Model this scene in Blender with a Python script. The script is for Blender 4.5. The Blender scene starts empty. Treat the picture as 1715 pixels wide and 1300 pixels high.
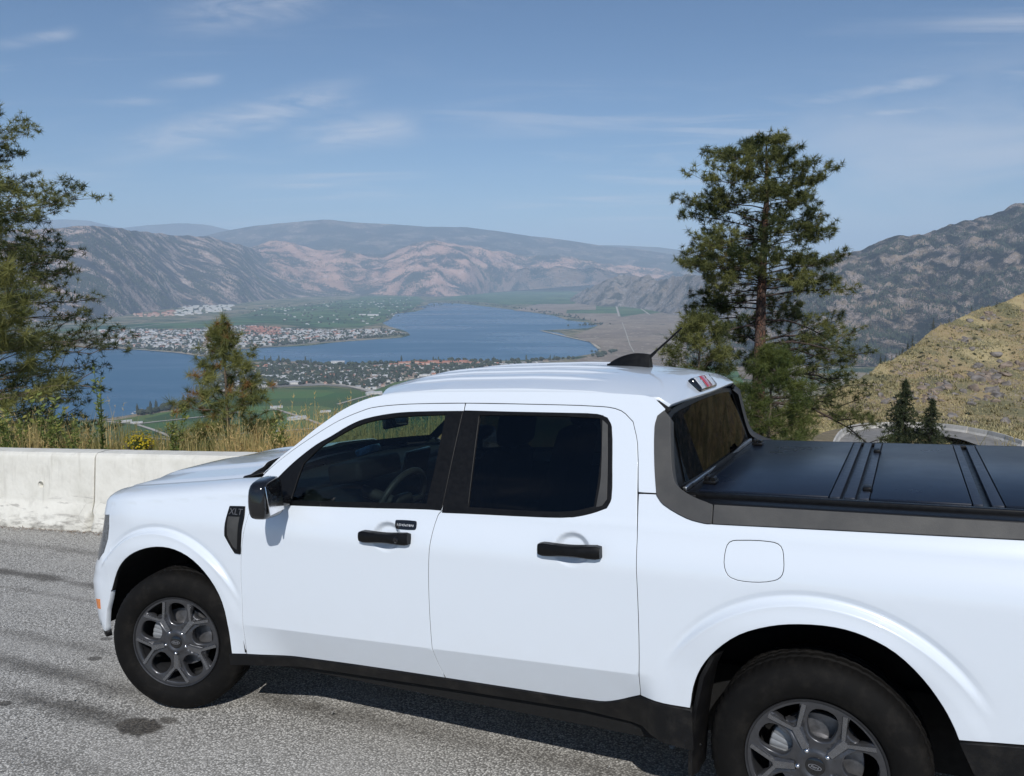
import bpy, bmesh, math, random
import numpy as np
from mathutils import Vector, Matrix, geometry

scene = bpy.context.scene
coll = scene.collection
rng = np.random.default_rng(11)
random.seed(11)

# ------------------------------------------------------------------ camera, sky, sun, exposure
PW, PH, FPX = 1715.0, 1300.0, 1348.35
PITCH = math.radians(8.23)
CP, SP = math.cos(PITCH), math.sin(PITCH)
CAM = np.array([0.0, 0.0, 2.0])
cam_data = bpy.data.cameras.new('camera')
cam_data.sensor_fit = 'HORIZONTAL'
cam_data.sensor_width = 36.0
cam_data.lens = FPX / PW * 36.0
cam_data.clip_start = 0.05
cam_data.clip_end = 120000.0
cam = bpy.data.objects.new('camera', cam_data)
coll.objects.link(cam)
cam.location = CAM
cam.rotation_euler = (math.pi / 2 - PITCH, 0, 0)
scene.camera = cam

# the truck's own axes (x to its tail, y across it away from the camera, z up) in the world
TRC = np.array([[0.89604761, 0.44252612, -0.03562758], [-0.00265975, -0.07489757, -0.99718769], [-0.44395001, 0.8936224, -0.06593478]])
TC = np.array([3.36963394, -2.75668773, 1.85219566])
C2W = np.array([[1, 0, 0], [0, -SP, CP], [0, -CP, -SP]])
T2W = C2W @ TRC
TORG = CAM - T2W @ TC
TRUCK_M = Matrix([list(T2W[i]) + [TORG[i]] for i in range(3)] + [[0, 0, 0, 1]])

def t2w(p):
    return np.asarray(p, float) @ T2W.T + TORG

sun_to = T2W @ np.array([0.50, -1.0, 0.92])
sun_to /= np.linalg.norm(sun_to)
SUN_EL = math.asin(sun_to[2])
SUN_ROT = math.atan2(sun_to[0], sun_to[1])
sun_data = bpy.data.lights.new('sun', 'SUN')
sun_data.energy = 3.15
sun_data.angle = math.radians(0.53)
sun_data.color = (1.0, 0.975, 0.935)
sun = bpy.data.objects.new('sun', sun_data)
coll.objects.link(sun)
sun.location = (0, -20, 60)
sun.rotation_euler = Vector(sun_to).to_track_quat('Z', 'Y').to_euler()

world = bpy.data.worlds.new('World')
scene.world = world
world.use_nodes = True
wn, wl = world.node_tree.nodes, world.node_tree.links
wn.clear()

class NT:
    """tiny node-tree helper"""
    def __init__(self, tree):
        self.n, self.l = tree.nodes, tree.links
    def node(self, kind, **kw):
        x = self.n.new(kind)
        for k, v in kw.items():
            setattr(x, k, v)
        return x
    def put(self, sock, v):
        if isinstance(v, bpy.types.NodeSocket):
            self.l.new(v, sock)
        elif v is not None:
            if isinstance(v, (tuple, list)) and len(v) == 3 and sock.type == 'RGBA':
                v = (*v, 1)
            sock.default_value = v
    def math(self, op, a, b=None, c=None, clamp=False):
        x = self.node('ShaderNodeMath', operation=op, use_clamp=clamp)
        for i, v in enumerate((a, b, c)):
            if v is not None:
                self.put(x.inputs[i], v)
        return x.outputs[0]
    def noise(self, vec, scale, detail=4.0, rough=0.55, dist=0.0):
        x = self.node('ShaderNodeTexNoise')
        self.put(x.inputs['Vector'], vec)
        x.inputs['Scale'].default_value = scale
        x.inputs['Detail'].default_value = detail
        x.inputs['Roughness'].default_value = rough
        x.inputs['Distortion'].default_value = dist
        return x.outputs[0]
    def voronoi(self, vec, scale, feature='F1', out='Distance', rand=1.0):
        x = self.node('ShaderNodeTexVoronoi', feature=feature)
        self.put(x.inputs['Vector'], vec)
        x.inputs['Scale'].default_value = scale
        x.inputs['Randomness'].default_value = rand
        return x.outputs[out]
    def ramp(self, fac, a, b, va=0.0, vb=1.0, smooth=True):
        x = self.node('ShaderNodeMapRange', interpolation_type='SMOOTHSTEP' if smooth else 'LINEAR')
        self.put(x.inputs[0], fac)
        for i, v in enumerate((a, b, va, vb)):
            self.put(x.inputs[i + 1], v)
        return x.outputs[0]
    def mix(self, fac, a, b, blend='MIX'):
        x = self.node('ShaderNodeMix', data_type='RGBA', blend_type=blend)
        self.put(x.inputs[0], fac)
        self.put(x.inputs[6], a)
        self.put(x.inputs[7], b)
        return x.outputs[2]
    def mapping(self, vec, scale=(1, 1, 1), rot=(0, 0, 0), loc=(0, 0, 0)):
        x = self.node('ShaderNodeMapping')
        self.put(x.inputs[0], vec)
        x.inputs['Scale'].default_value = scale
        x.inputs['Rotation'].default_value = rot
        x.inputs['Location'].default_value = loc
        return x.outputs[0]
    def sep(self, vec):
        x = self.node('ShaderNodeSeparateXYZ')
        self.put(x.inputs[0], vec)
        return x.outputs
    def comb(self, a, b, c):
        x = self.node('ShaderNodeCombineXYZ')
        for i, v in enumerate((a, b, c)):
            self.put(x.inputs[i], v)
        return x.outputs[0]
    def bump(self, h, strength, dist=0.01):
        x = self.node('ShaderNodeBump')
        self.put(x.inputs['Height'], h)
        x.inputs['Strength'].default_value = strength
        x.inputs['Distance'].default_value = dist
        return x.outputs[0]

W_ = NT(world.node_tree)
sky = W_.node('ShaderNodeTexSky', sky_type='NISHITA')
sky.sun_disc = False
sky.sun_elevation = SUN_EL
sky.sun_rotation = SUN_ROT
sky.altitude = 650.0
sky.air_density = 1.0
sky.dust_density = 0.3
sky.ozone_density = 4.0
dirv = W_.node('ShaderNodeTexCoord').outputs['Generated']
ds = W_.sep(dirv)
zc = W_.math('ADD', W_.math('MAXIMUM', ds[2], 0.0), 0.10)
pl = W_.comb(W_.math('DIVIDE', ds[0], zc), W_.math('DIVIDE', ds[1], zc), 0.0)
streak = W_.noise(W_.mapping(pl, scale=(0.55, 1.9, 1), rot=(0, 0, math.radians(-40)), loc=(0.7, 2.3, 0)), 1.3, 6.0, 0.62, 0.9)
patch = W_.noise(W_.mapping(pl, loc=(1.6, 0.4, 0)), 0.55, 3.0, 0.5)
cl = W_.math('MULTIPLY', W_.ramp(streak, 0.44, 0.76), W_.ramp(patch, 0.40, 0.62))
cl = W_.math('MULTIPLY', cl, 0.55)
skyb = W_.mix(1.0, sky.outputs[0], (0.84, 0.97, 1.07), 'MULTIPLY')
bank = W_.math('MULTIPLY', W_.ramp(ds[0], 0.12, 0.50), W_.math('MULTIPLY', W_.ramp(ds[2], 0.26, 0.12), W_.ramp(ds[2], -0.02, 0.06)))
bank = W_.math('MULTIPLY', bank, W_.ramp(W_.noise(W_.mapping(dirv, scale=(2.2, 2.2, 9.0)), 1.6, 5.0, 0.6, 0.5), 0.30, 0.70))
cl = W_.math('MAXIMUM', cl, W_.math('MULTIPLY', bank, 0.55))
# single cirrus wisps: (left end, right end, half width, strength) as direction slopes x/y and z/y
uu = W_.math('DIVIDE', ds[0], W_.math('MAXIMUM', ds[1], 0.05)); vv_ = W_.math('DIVIDE', ds[2], W_.math('MAXIMUM', ds[1], 0.05))
ahead = W_.ramp(ds[1], 0.1, 0.3)
wn1 = W_.noise(W_.mapping(W_.comb(uu, vv_, 0.0), scale=(3.0, 14.0, 1), rot=(0, 0, math.radians(-12))), 3.0, 6.0, 0.65, 1.0)
for (u0, v0, u1, v1, hw, st) in ((-0.510, 0.135, -0.190, 0.212, 0.030, 0.66), (-0.260, 0.160, -0.110, 0.172, 0.030, 0.60), (-0.590, 0.268, -0.515, 0.280, 0.012, 0.36), (-0.405, 0.222, -0.345, 0.228, 0.012, 0.34), (0.350, 0.200, 0.520, 0.228, 0.012, 0.6), (0.280, 0.172, 0.620, 0.204, 0.007, 0.5), (-0.40, 0.290, -0.20, 0.330, 0.040, 0.40)):
    L_ = math.hypot(u1 - u0, v1 - v0); cx_, sx_ = (u1 - u0) / L_, (v1 - v0) / L_
    du, dv = W_.math('SUBTRACT', uu, u0), W_.math('SUBTRACT', vv_, v0)
    al = W_.math('ADD', W_.math('MULTIPLY', du, cx_), W_.math('MULTIPLY', dv, sx_))
    ac = W_.math('ABSOLUTE', W_.math('SUBTRACT', W_.math('MULTIPLY', dv, cx_), W_.math('MULTIPLY', du, sx_)))
    k_ = W_.math('MULTIPLY', W_.ramp(ac, hw, 0.0), W_.math('MULTIPLY', W_.ramp(al, -0.05, L_ * 0.45), W_.ramp(al, L_ * 1.15, L_ * 0.75)))
    k_ = W_.math('MULTIPLY', W_.math('MULTIPLY', k_, st), W_.math('MULTIPLY', ahead, W_.ramp(wn1, 0.25, 0.74)))
    cl = W_.math('MAXIMUM', cl, k_)
skymix = W_.mix(cl, skyb, (9.2, 9.4, 10.2))
bg = W_.node('ShaderNodeBackground')
W_.put(bg.inputs[0], skymix)
bg.inputs[1].default_value = 0.064
W_.l.new(bg.outputs[0], W_.node('ShaderNodeOutputWorld').inputs[0])

scene.view_settings.view_transform = 'Standard'
scene.view_settings.look = 'None'
scene.view_settings.gamma = 1.0
scene.view_settings.use_curve_mapping = False
scene.view_settings.exposure = 0.25
scene.render.engine = 'CYCLES'
scene.cycles.use_denoising = True
scene.cycles.max_bounces = 8
scene.cycles.transparent_max_bounces = 16
scene.cycles.volume_bounces = 2
scene.cycles.sample_clamp_indirect = 6.0

# ------------------------------------------------------------------ pixel rays -> places in the world
def ray(px, py):
    px, py = np.asarray(px, float), np.asarray(py, float)
    c = np.stack([(px - PW / 2) / FPX, (py - PH / 2) / FPX, np.ones_like(px + py)], -1)
    return c @ C2W.T

def at_depth(px, py, d):
    r = ray(px, py)
    return CAM + r * (np.asarray(d, float) / r[..., 1])[..., None]

def on_z(px, py, z):
    r = ray(px, py)
    return CAM + r * ((z - CAM[2]) / r[..., 2])[..., None]

# ------------------------------------------------------------------ materials
MATS = {}
def principled(name, base=(0.5, 0.5, 0.5), rough=0.5, metal=0.0, coat=0.0, spec=None, **kw):
    m = bpy.data.materials.new(name)
    m.use_nodes = True
    b = m.node_tree.nodes['Principled BSDF']
    b.inputs['Base Color'].default_value = (*base, 1)
    b.inputs['Roughness'].default_value = rough
    b.inputs['Metallic'].default_value = metal
    if coat:
        b.inputs['Coat Weight'].default_value = coat
        b.inputs['Coat Roughness'].default_value = 0.03
    if spec is not None:
        b.inputs['Specular IOR Level'].default_value = spec
    for k, v in kw.items():
        b.inputs[k].default_value = v
    MATS[name] = m
    return m, b, NT(m.node_tree)

def coord(t, kind='Object'):
    return t.node('ShaderNodeTexCoord').outputs[kind]

def simple(name, base, rough=0.5, metal=0.0, var=0.12, scale=30.0, bump=0.0, bumpscale=None, **kw):
    """a plain material with fine tonal variation and optional relief"""
    m, b, t = principled(name, base, rough, metal, **kw)
    v = coord(t)
    n = t.noise(v, scale, 5.0, 0.6)
    k = t.ramp(n, 0.3, 0.7, 1.0 - var, 1.0 + var)
    col = t.mix(1.0, (*base, 1), k, 'MULTIPLY')
    t.put(b.inputs['Base Color'], col)
    t.put(b.inputs['Roughness'], t.ramp(n, 0.25, 0.75, max(0, rough - 0.06), min(1, rough + 0.06)))
    if bump:
        t.put(b.inputs['Normal'], t.bump(t.noise(v, bumpscale or scale * 6, 4.0), bump, 0.004))
    return m

# paint with the faintest dust film, low on the body
m, b, t = principled('white_paint', (0.715, 0.768, 0.828), 0.32, coat=1.0)
v = coord(t)
dust = t.math('MULTIPLY', t.ramp(t.sep(v)[2], 0.35, 0.95, 1.0, 0.0), t.noise(v, 9.0, 6.0, 0.65))
t.put(b.inputs['Base Color'], t.mix(t.math('MULTIPLY', dust, 0.22), (0.715, 0.768, 0.828), (0.52, 0.50, 0.46)))
t.put(b.inputs['Coat Roughness'], t.ramp(dust, 0.0, 0.8, 0.02, 0.12))
simple('black_trim', (0.006, 0.006, 0.0065), 0.40, scale=60, var=0.2, spec=0.22)
simple('gloss_black', (0.008, 0.008, 0.009), 0.08, scale=20, var=0.1, coat=0.6)
simple('dark_shell', (0.004, 0.004, 0.004), 0.9, var=0.05)
simple('underbody', (0.003, 0.003, 0.003), 0.95, var=0.05)
m, b, t = principled('grain_plastic', (0.045, 0.045, 0.046), 0.55)
v = coord(t)
n = t.noise(v, 420.0, 3.0, 0.6)
big = t.noise(v, 7.0, 5.0, 0.6)
t.put(b.inputs['Base Color'], t.mix(t.ramp(big, 0.3, 0.75), (0.038, 0.038, 0.038), (0.066, 0.064, 0.060)))
t.put(b.inputs['Normal'], t.bump(n, 0.35, 0.002))
m, b, t = principled('sill_plastic', (0.016, 0.016, 0.017), 0.5, spec=0.25)
v = coord(t)
t.put(b.inputs['Base Color'], t.mix(t.ramp(t.noise(v, 14.0, 6.0, 0.65), 0.42, 0.8), (0.006, 0.006, 0.0065), (0.022, 0.020, 0.018)))
t.put(b.inputs['Normal'], t.bump(t.noise(v, 380.0, 3.0), 0.3, 0.002))
m, b, t = principled('tonneau', (0.006, 0.009, 0.017), 0.30)
v = coord(t)
t.put(b.inputs['Roughness'], t.ramp(t.noise(v, 3.0, 4.0, 0.6), 0.3, 0.7, 0.27, 0.33))
t.put(b.inputs['Base Color'], t.mix(t.ramp(t.noise(v, 45.0, 6.0, 0.7), 0.60, 0.95), (0.005, 0.008, 0.017), (0.022, 0.024, 0.028)))
simple('hinge_strip', (0.022, 0.028, 0.042), 0.38, scale=40, var=0.2)
simple('alu_strip', (0.62, 0.63, 0.64), 0.35, 1.0, scale=30)
m, b, t = principled('tyre_rubber', (0.014, 0.013, 0.012), 0.75, spec=0.15)
v = coord(t)
t.put(b.inputs['Base Color'], t.mix(t.ramp(t.noise(v, 11.0, 6.0, 0.7), 0.45, 0.8), (0.0055, 0.0052, 0.005), (0.018, 0.016, 0.014)))
t.put(b.inputs['Normal'], t.bump(t.noise(v, 160.0, 3.0), 0.25, 0.002))
simple('spoke_glint', (0.23, 0.233, 0.245), 0.24, 0.85, var=0.06, scale=50, coat=0.4)  # paler than the rim: bright edge glints put into the ribs' colour
simple('wheel_alloy', (0.080, 0.081, 0.087), 0.34, 0.65, var=0.06, scale=50, coat=0.25)
simple('barrel_dark', (0.045, 0.046, 0.05), 0.4, 0.5, scale=40)
simple('chrome', (0.75, 0.75, 0.76), 0.16, 1.0, var=0.05)
simple('disc_steel', (0.26, 0.26, 0.27), 0.42, 0.8, var=0.25, scale=25)
simple('caliper_grey', (0.30, 0.31, 0.32), 0.5, 0.4)
simple('interior_black', (0.010, 0.0105, 0.012), 0.7, var=0.2, scale=40, bump=0.2)
simple('seat_fabric', (0.016, 0.017, 0.020), 0.9, var=0.3, scale=90, bump=0.4)
simple('wheel_leather', (0.05, 0.048, 0.045), 0.5, var=0.2)
simple('stitch_blue', (0.12, 0.22, 0.32), 0.5)
simple('dash_blue', (0.10, 0.22, 0.38), 0.4, var=0.4, scale=40)
simple('lens_red', (0.50, 0.012, 0.010), 0.08, coat=1.0, var=0.2, scale=120)
simple('lens_clear', (0.55, 0.56, 0.58), 0.06, coat=1.0, var=0.25, scale=160)
simple('lens_amber', (0.80, 0.22, 0.012), 0.10, coat=1.0, var=0.2, scale=120)
simple('lens_smoke', (0.10, 0.11, 0.12), 0.05, coat=1.0, var=0.4, scale=70)
simple('print_white', (0.55, 0.56, 0.58), 0.5, var=0.05)
simple('print_grey', (0.09, 0.09, 0.095), 0.3, var=0.05)
simple('emblem_grey', (0.20, 0.205, 0.22), 0.4, var=0.05)
simple('print_green', (0.02, 0.30, 0.10), 0.5, var=0.05)

def glass(name, tint, refl=1.0):
    m = bpy.data.materials.new(name)
    m.use_nodes = True
    t = NT(m.node_tree)
    t.n.clear()
    tr = t.node('ShaderNodeBsdfTransparent')
    tr.inputs[0].default_value = (*tint, 1)
    gl = t.node('ShaderNodeBsdfGlossy')
    gl.inputs['Roughness'].default_value = 0.004
    fr = t.node('ShaderNodeFresnel')
    fr.inputs[0].default_value = 1.5
    geo = t.node('ShaderNodeNewGeometry')
    fac = t.math('MULTIPLY', fr.outputs[0], refl, clamp=True)
    fac = t.math('MULTIPLY', fac, t.math('SUBTRACT', 1.0, geo.outputs['Backfacing']))
    # a faint film of dust and smears
    mx = t.node('ShaderNodeMixShader')
    t.put(mx.inputs[0], fac)
    t.l.new(tr.outputs[0], mx.inputs[1])
    t.l.new(gl.outputs[0], mx.inputs[2])
    t.l.new(mx.outputs[0], t.node('ShaderNodeOutputMaterial').inputs[0])
    MATS[name] = m
glass('glass_clear', (0.40, 0.48, 0.47))
glass('glass_privacy', (0.045, 0.047, 0.045))
glass('glass_shield', (0.60, 0.80, 0.76), 0.5)
glass('glass_back', (0.035, 0.036, 0.035), 0.30)

# ------------------------------------------------------------------ mesh helpers
def link(o, parent=None):
    coll.objects.link(o)
    if parent is not None:
        o.parent = parent
    return o

def tag(o, label=None, cat=None, group=None, kind=None):
    if label: o['label'] = label
    if cat: o['category'] = cat
    if group: o['group'] = group
    if kind: o['kind'] = kind
    return o

def empty(name, loc=(0, 0, 0), label=None, cat=None, group=None):
    o = bpy.data.objects.new(name, None)
    o.empty_display_size = 0.3
    o.location = loc
    coll.objects.link(o)
    return tag(o, label, cat, group)

class MB:
    """collects pieces of geometry and links them as one mesh object"""
    def __init__(self):
        self.v, self.f, self.m, self.n, self.c = [], [], [], 0, []
    def add(self, v, f, mat=0):
        v = np.asarray(v, float).reshape(-1, 3)
        self.v.append(v)
        k = self.n
        self.f += [tuple(i + k for i in q) for q in f]
        self.m += [mat] * len(f)
        self.n += len(v)
        return self
    def box(self, c, s, bevel=0.0, seg=2, rot=None, mat=0, taper=None):
        bm = bmesh.new()
        bmesh.ops.create_cube(bm, size=1.0)
        for q in bm.verts:
            q.co = Vector((q.co.x * s[0], q.co.y * s[1], q.co.z * s[2]))
            if taper and q.co.z > 0:
                q.co.x *= taper[0]; q.co.y *= taper[1]
        if bevel:
            bmesh.ops.bevel(bm, geom=list(bm.edges), offset=min(bevel, min(s) * 0.49), segments=seg, affect='EDGES', profile=0.5)
        M = Matrix.Translation(c) @ (rot.to_4x4() if rot is not None else Matrix.Identity(4))
        bm.transform(M)
        bm.verts.index_update()
        self.add([q.co[:] for q in bm.verts], [[q.index for q in f.verts] for f in bm.faces], mat)
        bm.free()
        return self
    def tube(self, pts, rad, sides=6, mat=0, caps=True):
        pts = np.asarray(pts, float)
        n = len(pts)
        rad = np.broadcast_to(np.asarray(rad, float), (n,))
        tan = np.gradient(pts, axis=0)
        tan /= np.linalg.norm(tan, axis=1)[:, None] + 1e-12
        ref = np.array([0.13, 0.21, 0.97]) if abs(tan[0][2]) < 0.9 else np.array([0.97, 0.2, 0.1])
        vs = []
        for p, d, r in zip(pts, tan, rad):
            a = np.cross(d, ref); a /= np.linalg.norm(a) + 1e-12
            b2 = np.cross(d, a)
            ang = np.linspace(0, 2 * np.pi, sides, endpoint=False)
            vs.append(p + r * (np.cos(ang)[:, None] * a + np.sin(ang)[:, None] * b2))
        f = []
        for i in range(n - 1):
            for j in range(sides):
                k = (j + 1) % sides
                f.append((i * sides + j, i * sides + k, (i + 1) * sides + k, (i + 1) * sides + j))
        if caps:
            f.append(tuple(range(sides))[::-1])
            f.append(tuple((n - 1) * sides + j for j in range(sides)))
        return self.add(np.concatenate(vs), f, mat)
    def lathe(self, prof, seg=48, mat=0, closed=False, axis='y', mod=None):
        """prof: (r, a) pairs turned round the y axis (a runs along it)"""
        prof = np.asarray(prof, float)
        ang = np.linspace(0, 2 * np.pi, seg, endpoint=False)
        vs = []
        for k, a in enumerate(ang):
            r = prof[:, 0] + (mod(k, prof) if mod else 0)
            vs.append(np.stack([r * np.cos(a), prof[:, 1], r * np.sin(a)], 1))
        n = len(prof)
        f = []
        for k in range(seg):
            k2 = (k + 1) % seg
            for i in range(n - (0 if closed else 1)):
                i2 = (i + 1) % n
                f.append((k * n + i, k * n + i2, k2 * n + i2, k2 * n + i))
        return self.add(np.concatenate(vs), f, mat)
    def grid(self, P, mat=0, flip=False):
        P = np.asarray(P, float)
        a, b2 = P.shape[:2]
        f = []
        for i in range(a - 1):
            for j in range(b2 - 1):
                q = (i * b2 + j, (i + 1) * b2 + j, (i + 1) * b2 + j + 1, i * b2 + j + 1)
                f.append(q[::-1] if flip else q)
        return self.add(P.reshape(-1, 3), f, mat)
    def build(self, name, mats, parent=None, smooth=35, local=None):
        me = bpy.data.meshes.new(name)
        V = np.concatenate(self.v) if self.v else np.zeros((0, 3))
        if local is not None:
            V = V - np.asarray(local)
        me.from_pydata(V.tolist(), [], self.f)
        for x in (mats if isinstance(mats, (list, tuple)) else [mats]):
            me.materials.append(MATS[x])
        if any(self.m):
            me.polygons.foreach_set('material_index', self.m)
        if smooth:
            me.polygons.foreach_set('use_smooth', [True] * len(me.polygons))
            if smooth < 180:
                me.set_sharp_from_angle(angle=math.radians(smooth))
        me.update()
        o = bpy.data.objects.new(name, me)
        if local is not None:
            o.location = local
        return link(o, parent)

def raw_mesh(name, V, tri, mats, parent=None, smooth=False, attr=None):
    """fast path for big triangle soups (numpy arrays)"""
    me = bpy.data.meshes.new(name)
    V = np.asarray(V, np.float32); tri = np.asarray(tri, np.int32)
    k = tri.shape[1]
    me.vertices.add(len(V)); me.vertices.foreach_set('co', V.ravel())
    me.loops.add(tri.size); me.loops.foreach_set('vertex_index', tri.ravel())
    me.polygons.add(len(tri)); me.polygons.foreach_set('loop_start', np.arange(0, tri.size, k, dtype=np.int32))
    if smooth:
        me.polygons.foreach_set('use_smooth', [True] * len(tri))
    for x in (mats if isinstance(mats, (list, tuple)) else [mats]):
        me.materials.append(MATS[x])
    if attr is not None:
        for an, av in attr.items():
            at = me.attributes.new(an, 'FLOAT', 'POINT')
            at.data.foreach_set('value', np.asarray(av, np.float32))
    me.update(calc_edges=True)
    me.validate()
    return link(bpy.data.objects.new(name, me), parent)

def in_poly(pts, poly):
    x, y = pts[:, 0], pts[:, 1]
    r = np.zeros(len(pts), bool)
    P = np.asarray(poly, float)
    for (x1, y1), (x2, y2) in zip(P, np.roll(P, -1, 0)):
        c = (y1 > y) != (y2 > y)
        with np.errstate(divide='ignore', invalid='ignore'):
            r ^= c & (x < (x2 - x1) * (y - y1) / (y2 - y1 + 1e-30) + x1)
    return r

def edge_dist(pts, poly, sc):
    P = np.asarray(poly, float) / sc
    q = pts / sc
    best = np.full(len(q), 1e9)
    for a, b2 in zip(P, np.roll(P, -1, 0)):
        d = b2 - a
        t = np.clip(((q - a) @ d) / (d @ d + 1e-30), 0, 1)
        best = np.minimum(best, np.linalg.norm(q - a - t[:, None] * d, axis=1))
    return best

def inset_poly(poly, d):
    """move a closed outline inwards by d"""
    P = np.asarray(poly, float)
    if d == 0: return P
    area = 0.5 * np.sum(P[:, 0] * np.roll(P[:, 1], -1) - np.roll(P[:, 0], -1) * P[:, 1])
    s = 1 if area > 0 else -1
    e = np.roll(P, -1, 0) - P
    n = s * np.stack([-e[:, 1], e[:, 0]], 1) / (np.linalg.norm(e, axis=1)[:, None] + 1e-12)
    nn = n + np.roll(n, 1, 0)
    nn /= np.linalg.norm(nn, axis=1)[:, None] + 1e-9
    k = 1.0 / np.maximum((nn * n).sum(1), 0.5)
    return P + nn * (k * d)[:, None]

def smooth_poly(poly, keep=35, seg=4):
    """round a closed outline with Catmull-Rom, keeping true corners sharper than keep degrees"""
    P = np.asarray(poly, float)
    n = len(P)
    a = P - np.roll(P, 1, 0); b2 = np.roll(P, -1, 0) - P
    ang = np.degrees(np.arccos(np.clip((a * b2).sum(1) / (np.linalg.norm(a, axis=1) * np.linalg.norm(b2, axis=1) + 1e-12), -1, 1)))
    tan = (np.roll(P, -1, 0) - np.roll(P, 1, 0)) * 0.5
    out = []
    for i in range(n):
        j = (i + 1) % n
        L = np.linalg.norm(P[j] - P[i])
        def tg(k, other):
            if ang[k] > keep: return (P[j] - P[i])
            v = tan[k]; return v / (np.linalg.norm(v) + 1e-12) * L
        t0, t1 = tg(i, j), tg(j, i)
        for q in range(seg):
            s = q / seg
            out.append((2 * s**3 - 3 * s**2 + 1) * P[i] + (s**3 - 2 * s**2 + s) * t0 + (-2 * s**3 + 3 * s**2) * P[j] + (s**3 - s**2) * t1)
    return np.array(out)

def resample(poly, step, sc):
    P = np.asarray(poly, float)
    out = []
    for a, b2 in zip(P, np.roll(P, -1, 0)):
        k = max(1, int(math.ceil(np.linalg.norm((b2 - a) / sc) / step)))
        for i in range(k):
            out.append(a + (b2 - a) * i / k)
    P = np.array(out)
    keep = np.linalg.norm((np.roll(P, -1, 0) - P) / sc, axis=1) > step * 0.02
    return P[keep]

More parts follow.
